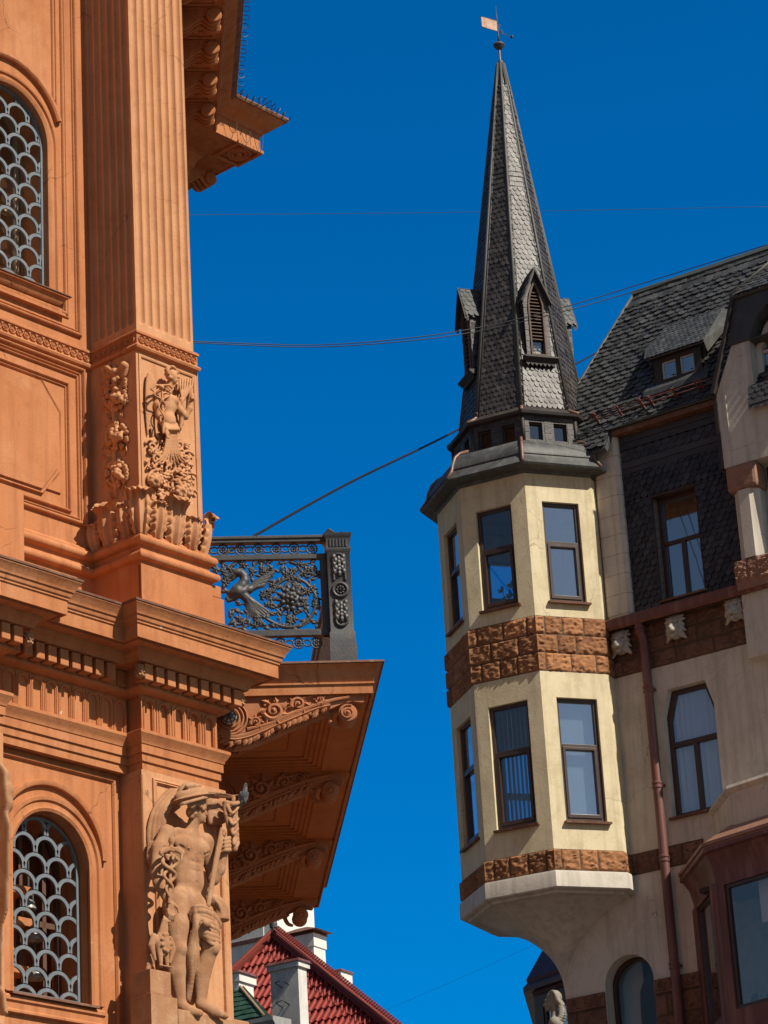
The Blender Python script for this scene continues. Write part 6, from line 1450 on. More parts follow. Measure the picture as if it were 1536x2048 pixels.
# =====================================================================================
# sculpture on the ornate building
# =====================================================================================
HS = .72                                   # the figure is a relief: depth pressed towards the pier
def HT(u, n, z): d_ = n * (1 - HS); return A(u + .957 * d_, n * HS, z + .53 * d_)
def P4(x, y, n): u, z = A.un(x / 3.2, 1500 + y / 3.2, n); return (u, n, z)
def P2(x, y, n): u, z = A.un(x / 3.2, 600 + y / 3.2, n); return (u, n, z)

# ---- the standing youth with winged hat (one continuous body)
def youth():
    s = Sdf((-.30, -.04, 8.45), (.86, .62, 10.98), .0095)
    N = .24
    # trunk
    s.ell((.30, N + .02, 10.24), (.215, .135, .265), .05)                       # rib cage
    s.ell((.185, N + .10, 10.33), (.125, .075, .10), .035); s.ell((.42, N + .10, 10.33), (.125, .075, .10), .035)   # breast
    s.ell((.32, N + .02, 10.00), (.185, .125, .20), .06); s.ell((.245, N + .02, 9.76), (.215, .14, .15), .06)        # belly, hips
    s.cap((.305, N + .165, 10.40), (.305, N + .17, 10.20), .016, .020, .02, cut=True); s.line([(.10, N + .13, 10.30), (.17, N + .165, 10.245), (.29, N + .165, 10.235)], .010, .02, cut=True); s.line([(.52, N + .13, 10.30), (.44, N + .165, 10.245), (.32, N + .165, 10.235)], .010, .02, cut=True)
    s.line([(.31, N + .165, 10.18), (.325, N + .162, 10.02), (.30, N + .168, 9.82)], [.018, .016, .012], .025, cut=True)
    for dz in (10.155, 10.06):
        s.cap((.21, N + .150, dz), (.43, N + .150, dz), .012, .012, .02, cut=True)
    s.ell((.325, N + .155, 9.94), (.018, .03, .022), .012, cut=True)
    s.cap((.09, N + .13, 9.82), (.22, N + .155, 9.66), .018, .016, .02, cut=True); s.cap((.46, N + .13, 9.81), (.30, N + .155, 9.65), .018, .016, .02, cut=True); s.ell((.19, N + .17, 10.275), (.012, .012, .01), .01); s.ell((.43, N + .17, 10.275), (.012, .012, .01), .01)
    s.cap((.14, N + .05, 10.47), (.46, N + .05, 10.47), .055, .055, .05)         # collar bones
    s.ell((.02, N + .02, 10.44), (.085, .085, .10), .05); s.ell((.575, N + .02, 10.45), (.085, .085, .10), .05)
    s.cap((.335, N + .03, 10.44), (.37, N + .07, 10.63), .075, .062, .045)       # neck
    # head turned to the right of the picture
    hc = (.385, N + .11, 10.74)
    s.ell((hc[0] - .01, hc[1], hc[2] + .015), (.095, .085, .115), .02); s.ell((hc[0] + .035, hc[1] + .012, hc[2] - .075), (.055, .055, .065), .03)
    s.ell((hc[0] + .075, hc[1] + .015, hc[2] - .115), (.022, .024, .02), .02)    # chin
    s.cap((hc[0] + .085, hc[1] + .02, hc[2] + .03), (hc[0] + .112, hc[1] + .02, hc[2] - .03), .012, .018, .012)   # nose
    s.ell((hc[0] + .092, hc[1] + .02, hc[2] - .062), (.015, .024, .008), .006); s.ell((hc[0] + .088, hc[1] + .02, hc[2] - .080), (.014, .02, .008), .006)
    s.ell((hc[0] + .082, hc[1] + .055, hc[2] + .018), (.018, .018, .011), .012, cut=True); s.ell((hc[0] + .066, hc[1] + .058, hc[2] + .014), (.014, .014, .009), .004)
    s.cap((hc[0] + .075, hc[1] + .065, hc[2] + .045), (hc[0] + .092, hc[1] + .01, hc[2] + .05), .011, .011, .012)
    # right arm (left in the picture) hanging down, left arm bent up to the pole
    s.line([(.015, N + .02, 10.44), (-.10, N + .03, 10.26), (-.185, N + .06, 9.99)], [.085, .082, .066], .03)
    s.line([(-.185, N + .06, 9.99), (-.185, N + .10, 9.86), (-.145, N + .16, 9.68)], [.066, .064, .042], .03)
    s.line([(.585, N + .02, 10.44), (.66, N + .0, 10.27), (.70, N + .0, 10.08)], [.085, .078, .062], .03)
    s.line([(.70, N + .0, 10.07), (.725, N + .07, 10.17), (.725, N + .14, 10.30)], [.062, .06, .042], .03)
    # right hand: palm and five fingers reaching down to the bird
    s.ell((-.125, N + .18, 9.61), (.05, .03, .065), .02)
    for k, (du, ln, cu) in enumerate(((-.036, .10, .02), (-.012, .12, .03), (.014, .115, .03), (.036, .095, .02))):
        s.line([(-.125 + du, N + .185, 9.565), (-.12 + du * 1.15, N + .20, 9.565 - ln * .55), (-.112 + du * 1.0, N + .185 - cu * .4, 9.565 - ln)], [.016, .014, .010], .008)
    s.line([(-.085, N + .19, 9.63), (-.05, N + .22, 9.585), (-.045, N + .225, 9.54)], [.018, .016, .011], .012)
    # left hand gripping the pole: palm behind, fingers wrapped over the front
    s.ell((.722, N + .15, 10.385), (.062, .042, .082), .02)
    for k in range(4):
        z = 10.325 + .043 * k; s.line([(.765, N + .165, z + .01), (.728, N + .232, z + .010), (.668, N + .225, z - .004 - .004 * k), (.652, N + .18, z - .010)], [.022, .022, .019, .015], .005)
    s.line([(.70, N + .16, 10.46), (.665, N + .21, 10.50), (.67, N + .225, 10.54)], [.022, .02, .015], .01)
    # legs
    s.line([(.13, N + .01, 9.70), (.095, N + .06, 9.45), (.075, N + .08, 9.22)], [.145, .125, .085], .05)
    s.ell((.075, N + .135, 9.20), (.055, .05, .065), .03)
    s.line([(.075, N + .075, 9.18), (.085, N + .04, 8.98), (.125, N + .05, 8.66)], [.082, .088, .05], .03)
    s.line([(.125, N + .05, 8.64), (.165, N + .14, 8.56), (.215, N + .22, 8.525)], [.055, .05, .038], .03)
    s.line([(.375, N + .03, 9.69), (.41, N + .14, 9.47), (.405, N + .22, 9.235)], [.145, .13, .09], .05)
    s.ell((.405, N + .285, 9.215), (.055, .05, .065), .03)
    s.line([(.405, N + .205, 9.20), (.375, N + .12, 9.0), (.36, N + .10, 8.68)], [.084, .088, .052], .03)
    s.line([(.36, N + .10, 8.67), (.43, N + .20, 8.58), (.52, N + .27, 8.53)], [.058, .052, .036], .03)
    for k in range(4): s.cap((.205 + .012 * k, N + .20 - .02 * k, 8.52), (.225 + .016 * k, N + .245 - .024 * k, 8.515), .016, .012, .006); s.cap((.50 + .012 * k, N + .285 - .022 * k, 8.525), (.545 + .012 * k, N + .30 - .026 * k, 8.515), .016, .012, .006)
    return s
yo = youth().mesh(HT).build('statue_youth', STATUE, lp, smooth=True)
# hair: curls under the hat
s = Sdf((.18, .15, 10.55), (.55, .55, 10.98), .011)
rnd = random.Random(12)
for i in range(46):
    t = rnd.random(); a = rad(-60 + 240 * rnd.random()); hc = (.375, .35, 10.75)
    u = hc[0] - .03 + .115 * math.cos(a); z = hc[2] - .02 + .10 * rnd.random() * 1.1; n = hc[1] + .02 + .085 * abs(math.sin(a))
    if u > hc[0] + .06 and z < hc[2] + .03: continue
    s.ell((u - .02, n, z), (.030, .026, .028), .006)
s.ell((.29, .36, 10.70), (.06, .06, .07), .02)
for k in range(6): s.ell((.27 + .02 * (k % 3), .38 + .02 * (k % 2), 10.64 + .03 * k), (.03, .03, .026), .005)
s.mesh(HT).build('hair', STATUE, yo, smooth=True)
# winged hat
s = Sdf((-.05, .05, 10.58), (.66, .72, 11.09), .0085)
bc = P4(1240, 318, .40)
s.ell(bc, (.285, .20, .022), .02, rot=15); s.ell((bc[0] - .015, bc[1] - .02, bc[2] + .035), (.215, .15, .085), .03, rot=14); s.ell((bc[0] - .03, bc[1] - .03, bc[2] + .085), (.14, .11, .095), .03, rot=12)
s.line(smooth_path([P4(1098, 366, .42), P4(1160, 356, .55), P4(1240, 334, .60), P4(1320, 312, .54), P4(1372, 298, .44)], 4), .017, .010)
for k in range(6): s.line([P4(1205 + 4 * k, 262, .45), P4(1198 + 15 * k, 238 - 3 * (k % 2), .48), P4(1212 + 15 * k, 214 + 4 * k, .46)], [.020, .022, .009], .004)
s.mesh(HT).build('winged_hat', STATUE, yo, smooth=True)
# cloak blown out behind the head and down the left
s = Sdf((-.32, -.03, 9.85), (.45, .45, 11.05), .0095)
for k in range(4):
    w = k / 3; dn = .05 + .15 * w * (1 - .25 * w); ofs = lambda x, y, sx, sy: P4(x + sx * w, y + sy * w, dn)
    pts = [ofs(1196, 222, 14, 30), ofs(1085, 272, 20, 70), ofs(1000, 372, 50, 62), ofs(960, 500, 84, 34), ofs(958, 610, 86, 24), ofs(978, 712, 44, 24)]
    s.line(smooth_path(pts, 10), [.036 - .0003 * i for i in range(51)], .014)
for k in range(4): s.line(smooth_path([P4(962 + 14 * k, 600, .10 + .04 * k), P4(955 + 12 * k, 690, .16 + .03 * k), P4(975 + 8 * k, 745, .17 + .02 * k), P4(1000, 730 - 8 * k, .2)], 4), .028, .01)
s.mesh(HT).build('cloak', STATUE, yo, smooth=True)
# loin cloth and the fold falling between the legs
s = Sdf((.12, .05, 8.40), (.78, .68, 9.80), .0095)
for k in range(9):
    t = k / 8
    s.line(smooth_path([P4(1205 + 10 * k, 1030 + 20 * k, .46), P4(1290 + 8 * k, 1015 + 30 * k, .55), P4(1370 + 4 * k, 1060 + 26 * k, .48), P4(1410 - 4 * k, 1120 + 20 * k, .36)], 5), .024 + .006 * math.sin(k * 2.2), .006)
for k in range(8):
    pts = [P4(1222 + 20 * k, 1036 + 4 * k, .50 + .012 * (k % 2)), P4(1206 + 17 * k, 1120 + 6 * k, .53 - .01 * k + .02 * (k % 2)), P4(1204 + 12 * k, 1225 + 4 * k, .47 - .012 * k)]
    if k < 6: pts += [P4(1212 + 10 * k, 1340, .38 + .015 * (k % 2)), P4(1214 + 10 * k, 1470, .28 + .02 * (k % 2)), P4(1204 + 13 * k, 1625 - 12 * abs(k - 2), .20)]
    s.line(smooth_path(pts, 6), .027, .009)
s.ell(P4(1325, 1125, .60), (.045, .035, .04), .01); s.line([P4(1325, 1125, .60), P4(1360, 1150, .60)], [.03, .016], .01)
s.mesh(HT).build('loin_cloth', STATUE, yo, smooth=True)
# staff with entwined snakes and wings
s = Sdf((-.32, .22, 9.55), (.16, .62, 10.45), .009)
nC = .48; c0 = P4(1085, 990, nC); c1 = P4(1100, 575, nC)
s.cap(c0, c1, .018, .018, .004); s.ell(P4(1100, 590, nC), (.035, .035, .05), .01); s.ell(P4(1098, 640, nC), (.048, .04, .02), .006); s.ell(P4(1098, 655, nC), (.04, .035, .02), .006)
for sg in (1, -1):
    pts = []
    for i in range(40):
        t = i / 39; y = 690 + 260 * t; w = (48 * (1 - t) ** .7 + 6) * math.sin(t * 9.2 + .25) * sg; pts.append(P4(1092 - 8 * t + w, y, nC + .018 + .018 * sg * math.cos(t * 9.2 + .25)))
    s.line(pts, [.021 - .0002 * i for i in range(40)], .004); s.line([pts[0], P4(1092 + 22 * sg, 690, nC + .05), P4(1092 + 14 * sg, 712, nC + .06)], [.022, .022, .014], .006)
for sg in (1, -1):
    for k in range(6): s.line([P4(1098 + 12 * sg, 645, nC), P4(1098 + (40 + 6 * k) * sg, 640 + 6 * k, nC + .01), P4(1098 + (95 - 7 * k) * sg, 668 + (11 * k if sg > 0 else 4 * k), nC + .01)], [.018, .02, .008], .005)
s.mesh(HT).build('snake_staff', STATUE, lp, smooth=True)
# cockerel-like bird on its block
s = Sdf((-.42, .10, 8.92), (.02, .62, 9.56), .009)
s.ell((-.20, .37, 9.20), (.085, .085, .13), .02); s.cap((-.20, .38, 9.28), (-.19, .40, 9.40), .058, .04, .025); s.ell((-.185, .41, 9.435), (.038, .038, .038), .012); s.cap((-.175, .43, 9.43), (-.165, .475, 9.415), .018, .006, .01)
for k in range(3): s.ell((-.20 + .014 * k, .41, 9.475 - .004 * k), (.014, .012, .018), .006)
for sg in (1, -1):
    for k in range(6): s.line([(-.20 + .06 * sg, .36, 9.26), (-.20 + (.115 + .008 * k) * sg, .37, 9.27 - .02 * k), (-.20 + (.165 - .012 * k) * sg, .37, 9.17 - .028 * k)], [.024, .03, .016], .006)
    s.line([(-.20 + .04 * sg, .38, 9.12), (-.20 + .045 * sg, .39, 9.02), (-.20 + .045 * sg, .39, 8.965)], [.036, .02, .018], .012)
    for k in (-1, 0, 1): s.cap((-.20 + .045 * sg, .39, 8.962), (-.20 + .045 * sg + .03 * k, .44, 8.955), .013, .009, .005)
for k in range(9):
    a = 6.283 * k / 9; s.ell((-.20 + .06 * math.cos(a), .37 + .07, 9.20 + .09 * math.sin(a)), (.022, .016, .022), .005)
for k in range(4): s.line([(-.22, .30, 9.12), (-.28 - .01 * k, .27, 9.08 - .04 * k), (-.30, .26, 8.98 - .01 * k)], [.03, .025, .012], .008)
HB = lambda u, n, z: A(u + .957 * (n * .32), n * .68, z + .53 * (n * .32))
s.mesh(HB).build('carved_bird', STATUE, lp, smooth=True)
bl, bt_ = A.un(300, 1937, .265); br_ = A.un(341, 1941, .265)[0]; bm1 = A.un(300, 1985, .265)[1]
q = M(); q.box(A, bl, br_, .0, .265, bm1 + .012, bt_); q.box(A, bl - .007, br_ + .007, .0, .272, bm1 - .008, bm1 + .009); q.box(A, bl, br_, .0, .265, 8.72, bm1 - .011); q.box(A, bl - .03, br_ + .05, .0, .30, 7.9, 8.717)
q.build('bird_pedestal', STATUE, lp, bevel=.01)
q = M(); q.box(A, br_ + .06, 1.10, .0, .30, 8.2, 8.615); q.build('statue_plinth', STATUE, lp, bevel=.02)
# pole, awning of cloth with rolled beam, and the horn by the hip
s = Sdf((.40, .02, 9.62), (1.02, .62, 11.02), .0095)
s.line([P4(1335, 1005, .42), P4(1385, 720, .43), P4(1428, 520, .42)], [.026, .03, .034], .005)
s.cap(P4(1300, 270, .26), P4(1515, 275, .36), .032, .035, .02); s.cap(P4(1300, 285, .24), P4(1500, 300, .32), .03, .03, .02); s.ell(P4(1520, 278, .37), (.045, .045, .045), .01)
s.cap(P4(1497, 290, .34), P4(1497, 330, .34), .022, .022, .01)
for k in range(9): s.line([P4(1325 + 3 * k, 312 + 19 * k, .10), P4(1385 + 3 * k, 318 + 18 * k + 5 * (k % 2), .13 + .015 * (k % 2)), P4(1448, 330 + 15 * k, .12)], .030, .02)     # cloth stretched behind
s.line(smooth_path([P4(1445, 340, .36), P4(1500, 352, .40), P4(1545, 335, .36)], 5), .022, .012)
for k in range(10): s.line([P4(1450 + 6 * k, 350 + 28 * k, .30), P4(1495 + 3 * k, 356 + 28 * k, .31), P4(1538 - 2 * k, 345 + 29 * k, .30)], .030, .02)     # hanging sheet
for k, (ya, yb) in enumerate(((345, 420), (430, 490), (495, 555), (560, 620))):
    xl, xr = 1452 + 16 * k, 1540 - 7 * k; s.line(smooth_path([P4(xl, ya, .36), P4((xl + xr) / 2 - 8, yb - 8, .43), P4(xr, ya + 12, .33)], 5), [.020 - .0008 * i for i in range(11)], .012)
s.line([P4(1440, 345, .34), P4(1452, 420, .36), P4(1470, 500, .36), P4(1490, 580, .35), P4(1505, 640, .33), P4(1525, 600, .33)], [.026, .03, .03, .028, .03, .02], .012)
s.line(smooth_path([P4(1345, 960, .26), P4(1395, 985, .28), P4(1420, 1050, .28), P4(1418, 1110, .28)], 5), [.05 + .002 * i for i in range(16)], .02); s.ell(P4(1418, 1130, .28), (.075, .06, .03), .012); s.line(smooth_path([P4(1350, 945, .3), P4(1405, 1000, .33), P4(1430, 1090, .33)], 4), .018, .006)
s.mesh(HT).build('pole_and_cloth', STATUE, lp, smooth=True)
# the arm and foot of the next statue at the left edge
s = Sdf((-2.35, -.05, 8.2), (-1.55, .62, 11.2), .018)
def PL(x, y, n): u, z = A.un(x / 3.2, 1500 + y / 3.2, n); return (u, n, z)
s.line([PL(-60, 100, .30), PL(5, 170, .36), PL(35, 260, .38)], [.10, .085, .075], .03); s.line([PL(35, 255, .38), PL(25, 350, .38), PL(0, 440, .36)], [.075, .085, .06], .03); s.ell(PL(0, 250, .40), (.05, .05, .06), .02)
s.ell(PL(-60, 300, .34), (.16, .16, .22), .04); s.cap(PL(-90, 500, .30), PL(-80, 1000, .3), .24, .2, .06); s.cap(PL(-90, 1000, .30), PL(-70, 1640, .3), .17, .12, .06)
s.line([PL(0, 1640, .36), PL(10, 1700, .40), PL(60, 1740, .44)], [.06, .06, .04], .03); s.cap(PL(10, 1560, .36), PL(12, 1650, .36), .04, .05, .02)
s.mesh(A).build('statue_drapery', STATUE, ornate, smooth=True)
q = M(); q.box(A, -9, -1.98, -.5, 0, 0, 11.2); q.build('statue_pier', ORANGE_PALE, ornate)

# ---- winged genius with scrolls on the front of the upper pier
def genius():
    s = Sdf((.03, -.03, 13.98), (.95, .27, 16.07), .0085)
    s.ell((.40, .07, 15.53), (.125, .075, .135), .03); s.ell((.335, .115, 15.585), (.065, .04, .055), .02); s.ell((.465, .115, 15.585), (.065, .04, .055), .02)
    s.ell((.405, .07, 15.34), (.10, .07, .11), .035); s.line([(.40, .145, 15.58), (.405, .145, 15.3)], .006, .015, cut=True); s.ell((.41, .145, 15.33), (.008, .012, .01), .008, cut=True)
    s.cap((.40, .07, 15.64), (.415, .10, 15.78), .045, .04, .025)
    s.ell((.43, .125, 15.865), (.062, .06, .08), .012); s.ell((.445, .13, 15.81), (.04, .042, .045), .015); s.cap((.475, .165, 15.875), (.49, .175, 15.845), .009, .013, .008); s.ell((.455, .185, 15.86), (.012, .01, .008), .008, cut=True); s.ell((.472, .172, 15.812), (.014, .012, .006), .006)
    rnd = random.Random(5)
    for i in range(26): a = rad(20 + 230 * rnd.random()); s.ell((.415 + .075 * math.cos(a), .12 + .03 * rnd.random(), 15.89 + .075 * math.sin(a)), (.024, .026, .022), .006)
    s.line([(.30, .06, 15.62), (.235, .08, 15.47), (.235, .10, 15.32), (.29, .135, 15.18)], [.052, .046, .04, .026], .02); s.ell((.30, .14, 15.14), (.026, .02, .035), .01)
    for k in range(4): s.cap((.285 + .011 * k, .15, 15.12), (.30 + .011 * k, .15, 15.065), .009, .007, .004)
    s.cap((.315, .15, 15.15), (.335, .165, 15.11), .009, .007, .004)
    s.line([(.505, .06, 15.62), (.58, .08, 15.50), (.645, .10, 15.44)], [.05, .042, .036], .02); s.line([(.645, .10, 15.44), (.685, .13, 15.54), (.70, .15, 15.63)], [.036, .034, .024], .015); s.ell((.70, .16, 15.66), (.03, .022, .03), .01)
    for k in range(4): s.line([(.715, .165, 15.64 + .018 * k), (.69, .195, 15.645 + .018 * k), (.665, .185, 15.64 + .018 * k)], .009, .004)
    s.cap((.69, .17, 15.69), (.672, .185, 15.715), .009, .007, .004)
    # wings
    for k in range(8):
        s.line(smooth_path([P2(985, 520 + 4 * k, .04), P2(955 + 3 * k, 470 + 10 * k, .05), P2(938 + 6 * k, 540 + 20 * k, .04), P2(935 + 6 * k, 700 + 25 * k, .03), P2(945 + 6 * k, 860 - 30 * k, .02)], 4), [.019 - .0005 * i for i in range(17)], .004)
        s.line(smooth_path([P2(1130, 545 + 4 * k, .04), P2(1160 + 8 * k, 520 + 4 * k, .05), P2(1200 + 3 * k, 500 + 14 * k, .05), P2(1222 - 2 * k, 560 + 18 * k, .04)], 4), [.018 - .0006 * i for i in range(13)], .004)
    # staff with snakes, sheaf in the other hand
    s.cap(P2(1045, 850, .14), P2(1035, 555, .16), .014, .014, .004); s.ell(P2(1035, 560, .17), (.03, .03, .03), .006)
    for sg in (1, -1):
        pts = [P2(1038 + (10 + 24 * (1 - t) + 20 * (t < .25)) * math.sin(t * 8 + .4) * sg, 570 + 210 * t, .165 + .014 * sg * math.cos(t * 8 + .4)) for t in [i / 26 for i in range(27)]]; s.line(pts, .010, .002)
        s.line([P2(1038, 545, .15), P2(1038 + 45 * sg, 545, .16), P2(1038 + 70 * sg, 570, .15), P2(1038 + 45 * sg, 595, .15)], [.011, .014, .012, .008], .004)
    for k in range(6): s.line([P2(1165 + 2 * k, 640, .11), P2(1150 + 16 * k, 550, .11), P2(1150 + 17 * k, 512 - 6 * (k % 2) - 2 * k, .10)], [.010, .013, .012], .003)
    s.line([P2(1160, 640, .10), P2(1165, 740, .08), P2(1155, 820, .07)], [.03, .03, .018], .008)
    # leafy skirt and stalk
    for k in range(8):
        x = 1062 + 11 * k; s.line([P2(1095 + (k - 3.5) * 9, 795, .10), P2(1095 + (k - 3.5) * 13, 828, .125), P2(1095 + (k - 3.5) * 15, 852, .10)], [.018, .020, .008], .004)
    for k in range(9):
        t = k - 4; s.line(smooth_path([P2(1098 + 6 * t, 830, .09), P2(1098 + 9 * t, 920, .07), P2(1095 + 14 * t, 1000, .06), P2(1092 + 26 * t, 1060 - 6 * abs(t), .05)], 4), [.019 - .0008 * i for i in range(13)], .003)
    return s
def scroll_s(s, x, y, r, hd, a0, th=.017, n=.03):
    pts = [P2(a, b, n + .02 * i / 26) for i, (a, b) in enumerate(spiral(x, y, r, r * .18, a0, 1.35 * hd, 26))]
    s.line(pts, [th * (1 - .4 * i / 26) for i in range(27)], .006)
s = genius(); rnd = random.Random(31)
for x, y, r, hd, a0 in ((975, 930, 48, 1, 200), (1190, 1010, 50, -1, -20), (1000, 1150, 70, -1, -60), (1170, 1215, 78, 1, 230), (1010, 1010, 40, 1, 60), (1140, 930, 36, -1, 120), (1085, 1075, 46, 1, 250)): scroll_s(s, x, y, r, hd, a0)
for cx, cy, R_ in ((1000, 1150, 44), (1172, 1215, 52)):
    for ring, n_ in ((.75, 9), (.38, 6)):
        for k in range(n_): a = 6.283 * k / n_; s.ell(P2(cx + R_ * ring * math.cos(a), cy + R_ * ring * math.sin(a), .05 + .03 * (1 - ring)), (.03, .03, .03), .006)
    s.ell(P2(cx, cy, .09), (.03, .03, .03), .005)
for i in range(130):
    y = rnd.uniform(880, 1290); x = rnd.uniform(945, 1235) if y > 950 else rnd.uniform(960, 1190); a = rnd.uniform(0, 6.28); L_ = rnd.uniform(14, 28)
    s.line([P2(x, y, .02), P2(x + L_ * math.cos(a), y + L_ * math.sin(a), .045), P2(x + 1.6 * L_ * math.cos(a + .5), y + 1.6 * L_ * math.sin(a + .5), .02)], [.016, .015, .006], .003)
s.mesh(A).build('carved_genius', ORANGE_PALE, ornate, smooth=True)

# ---- fruit garland on the side of the pier (facing left)
def PRT(x, y, n): u, z = RT.un(x / 3.2, 600 + y / 3.2, n); return (u, n, z)
s = Sdf((.08, -.02, 14.25), (.72, .20, 16.05), .0085); rnd = random.Random(17)
s.line(smooth_path([PRT(735, 430, .03), PRT(745, 560, .05), PRT(720, 640, .06), PRT(735, 760, .03), PRT(750, 850, .06), PRT(735, 980, .03), PRT(745, 1050, .03), PRT(740, 1150, .05), PRT(745, 1250, .02)], 5), .028, .01)
for cx, cy, nb in ((735, 620, 26), (745, 870, 28), (745, 1110, 24), (735, 520, 6)):
    for i in range(nb): a = rnd.uniform(0, 6.28); r_ = rnd.uniform(0, 52); s.ell(PRT(cx + r_ * math.cos(a), cy + r_ * 1.05 * math.sin(a), .07 + .05 * (1 - r_ / 52)), rnd.uniform(.018, .034), .004)
    for i in range(22):
        a = 6.283 * i / 22 + rnd.uniform(-.2, .2); s.line([PRT(cx + 45 * math.cos(a), cy + 55 * math.sin(a), .04), PRT(cx + 66 * math.cos(a), cy + 78 * math.sin(a), .055), PRT(cx + 84 * math.cos(a + .15), cy + 102 * math.sin(a + .15), .02)], [.014, .026, .007], .004, sq=(1, .6, 1))
for sg in (1, -1):
    s.line(smooth_path([PRT(735, 470, .05), PRT(735 + 40 * sg, 440, .06), PRT(735 + 70 * sg, 420, .05), PRT(735 + 60 * sg, 480, .04), PRT(735 + 25 * sg, 490, .05)], 4), [.03] * 17, .008); s.line([PRT(735, 480, .04), PRT(735 + 50 * sg, 540, .03), PRT(735 + 80 * sg, 570, .02)], [.024, .022, .012], .006)
s.ell(PRT(735, 460, .07), .045, .01); s.ell(PRT(795, 420, .06), .05, .01)
s.mesh(RT).build('fruit_garland', ORANGE_PALE, ornate, smooth=True)

q = M(); rnd = random.Random(23)
for i in range(150):
    y = rnd.uniform(430, 1250); wv = 30 + 52 * max(abs(math.sin((y - 500) / 245 * math.pi)), .25 if y < 1150 else .1); x = 740 + rnd.uniform(-wv, wv); u_, _, z_ = PRT(x, y, .02)
    q.leaf(RT, (u_, z_), rnd.uniform(0, 6.28), rnd.uniform(.07, .12), rnd.uniform(.035, .055), .03, .004, rnd.uniform(.0, .05))
q.build('garland_foliage', ORANGE_PALE, ornate)
# ---- acanthus leaves round the foot of the pier
def acanthus(T, uc, z0, z1, w, curl=.13, lean=.0, seed=0):
    """a lobed leaf standing against the face, its tip rolled forward"""
    q = M(); nv, nu = 46, 30; H = z1 - z0
    def fn(a, b):
        x = 2 * a - 1; t = b
        hw = w * (.55 + .5 * math.sin(min(1, t * 1.15) * 2.1) ** 1.0) if t < .8 else w * (.55 + .5 * math.sin(min(1, .8 * 1.15) * 2.1)) * (1 - ((t - .8) / .2) ** 2 * .45)
        ph = (t * 5.2) % 1.0; lob = (ph ** .6) * (1 - max(0, ph - .82) / .18) if t < .92 else .9   # pointed lobes, each sweeping up and out
        edge = .70 + .30 * lob; xx = x * (1 - (1 - edge) * max(0, (abs(x) - .35) / .65))
        # body bellies outward then the tip rolls over
        n = .05 + .06 * math.sin(t * 2.6) + .02 * t
        z = z0 + H * min(t, .86) / .86
        if t > .80:
            k = (t - .80) / .20; ang = k * 2.9; r = curl * .55
            n += r * (1 - math.cos(ang)) * 1.0; z = z0 + H * .80 / .86 + H * .06 + r * math.sin(ang) * .9
        n += .022 * math.cos(x * math.pi * 3.5 + t * 1.5 * x) * (1 - .3 * t) + .028 * (1 - abs(x)) ** 2 - .045 * x * x
        n += .020 * lob * max(0, abs(x) - .4) - .012 * math.cos(ph * 6.283) * max(0, abs(x) - .25)
        return T(uc + hw * xx + lean * t, max(n, .004), z)
    q.grid(fn, nu, nv); return q
ac = M()
for T, uc, z0, z1, w, cu in ((A, .46, 13.86, 14.30, .20, .15), (A, .20, 13.86, 14.24, .15, .06), (A, .72, 13.86, 14.20, .15, .06), (RT, .30, 13.86, 14.27, .20, .13), (RT, .58, 13.86, 14.24, .14, .06), (RT, .06, 13.86, 14.15, .13, .05)):
    l_ = acanthus(T, uc, z0, z1, w, cu)
    (ac if False else l_).build('acanthus_leaf', ORANGE_PALE, ornate, smooth=True)
# corner leaves set on the diagonal
CL = Fr(A(-.01, .01, 0), 86.02); CR = Fr(A(.91, -.04, 0), -3.98)
acanthus(CL, 0, 13.86, 14.30, .17, .13).build('acanthus_leaf', ORANGE_PALE, ornate, smooth=True)
acanthus(CR, 0, 13.86, 14.30, .17, .10).build('acanthus_leaf', ORANGE_PALE, ornate, smooth=True)
acanthus(Fr(A(.965, 0, 0), -48.98), .18, 13.86, 14.28, .2, .16).build('acanthus_leaf', ORANGE_PALE, ornate, smooth=True)

# ---- a pigeon sitting on the carved beam
s = Sdf((-.16, -.09, -.02), (.20, .09, .22), .007)
s.ell((0, 0, .075), (.10, .058, .062), .02, rot=14); s.line([(-.05, 0, .08), (-.13, 0, .055), (-.155, 0, .05)], [.05, .026, .016], .02); s.cap((.065, 0, .11), (.095, 0, .165), .038, .026, .02); s.ell((.10, 0, .178), (.028, .022, .023), .01); s.cap((.12, 0, .178), (.142, 0, .172), .008, .004, .006)
for g in (1, -1): s.ell((-.01, .052 * g, .085), (.085, .014, .04), .006, rot=14); s.cap((.02, .025 * g, .03), (.025, .028 * g, 0), .009, .007, .006)
pu, pz_ = A.un(486, 1606, .3); pg = A(pu, .30, pz_ - .01); PGF = Fr((pg.x, pg.y), 150)
pgo = s.mesh(lambda u, n, z: PGF(u * .55 + z * .12, n * .85, pg.z + z * .85 + u * .35)).build('pigeon', mat('pigeon_feathers', (.13, .135, .14), (.07, .075, .085), .7, 16, .2, 60, patch=(.42, .42, .41), patch_amt=.7, patch_sc=18), None, smooth=True, loc=pg)
tag(pgo, 'grey pigeon perched on the carved beam beside the winged hat', 'bird')
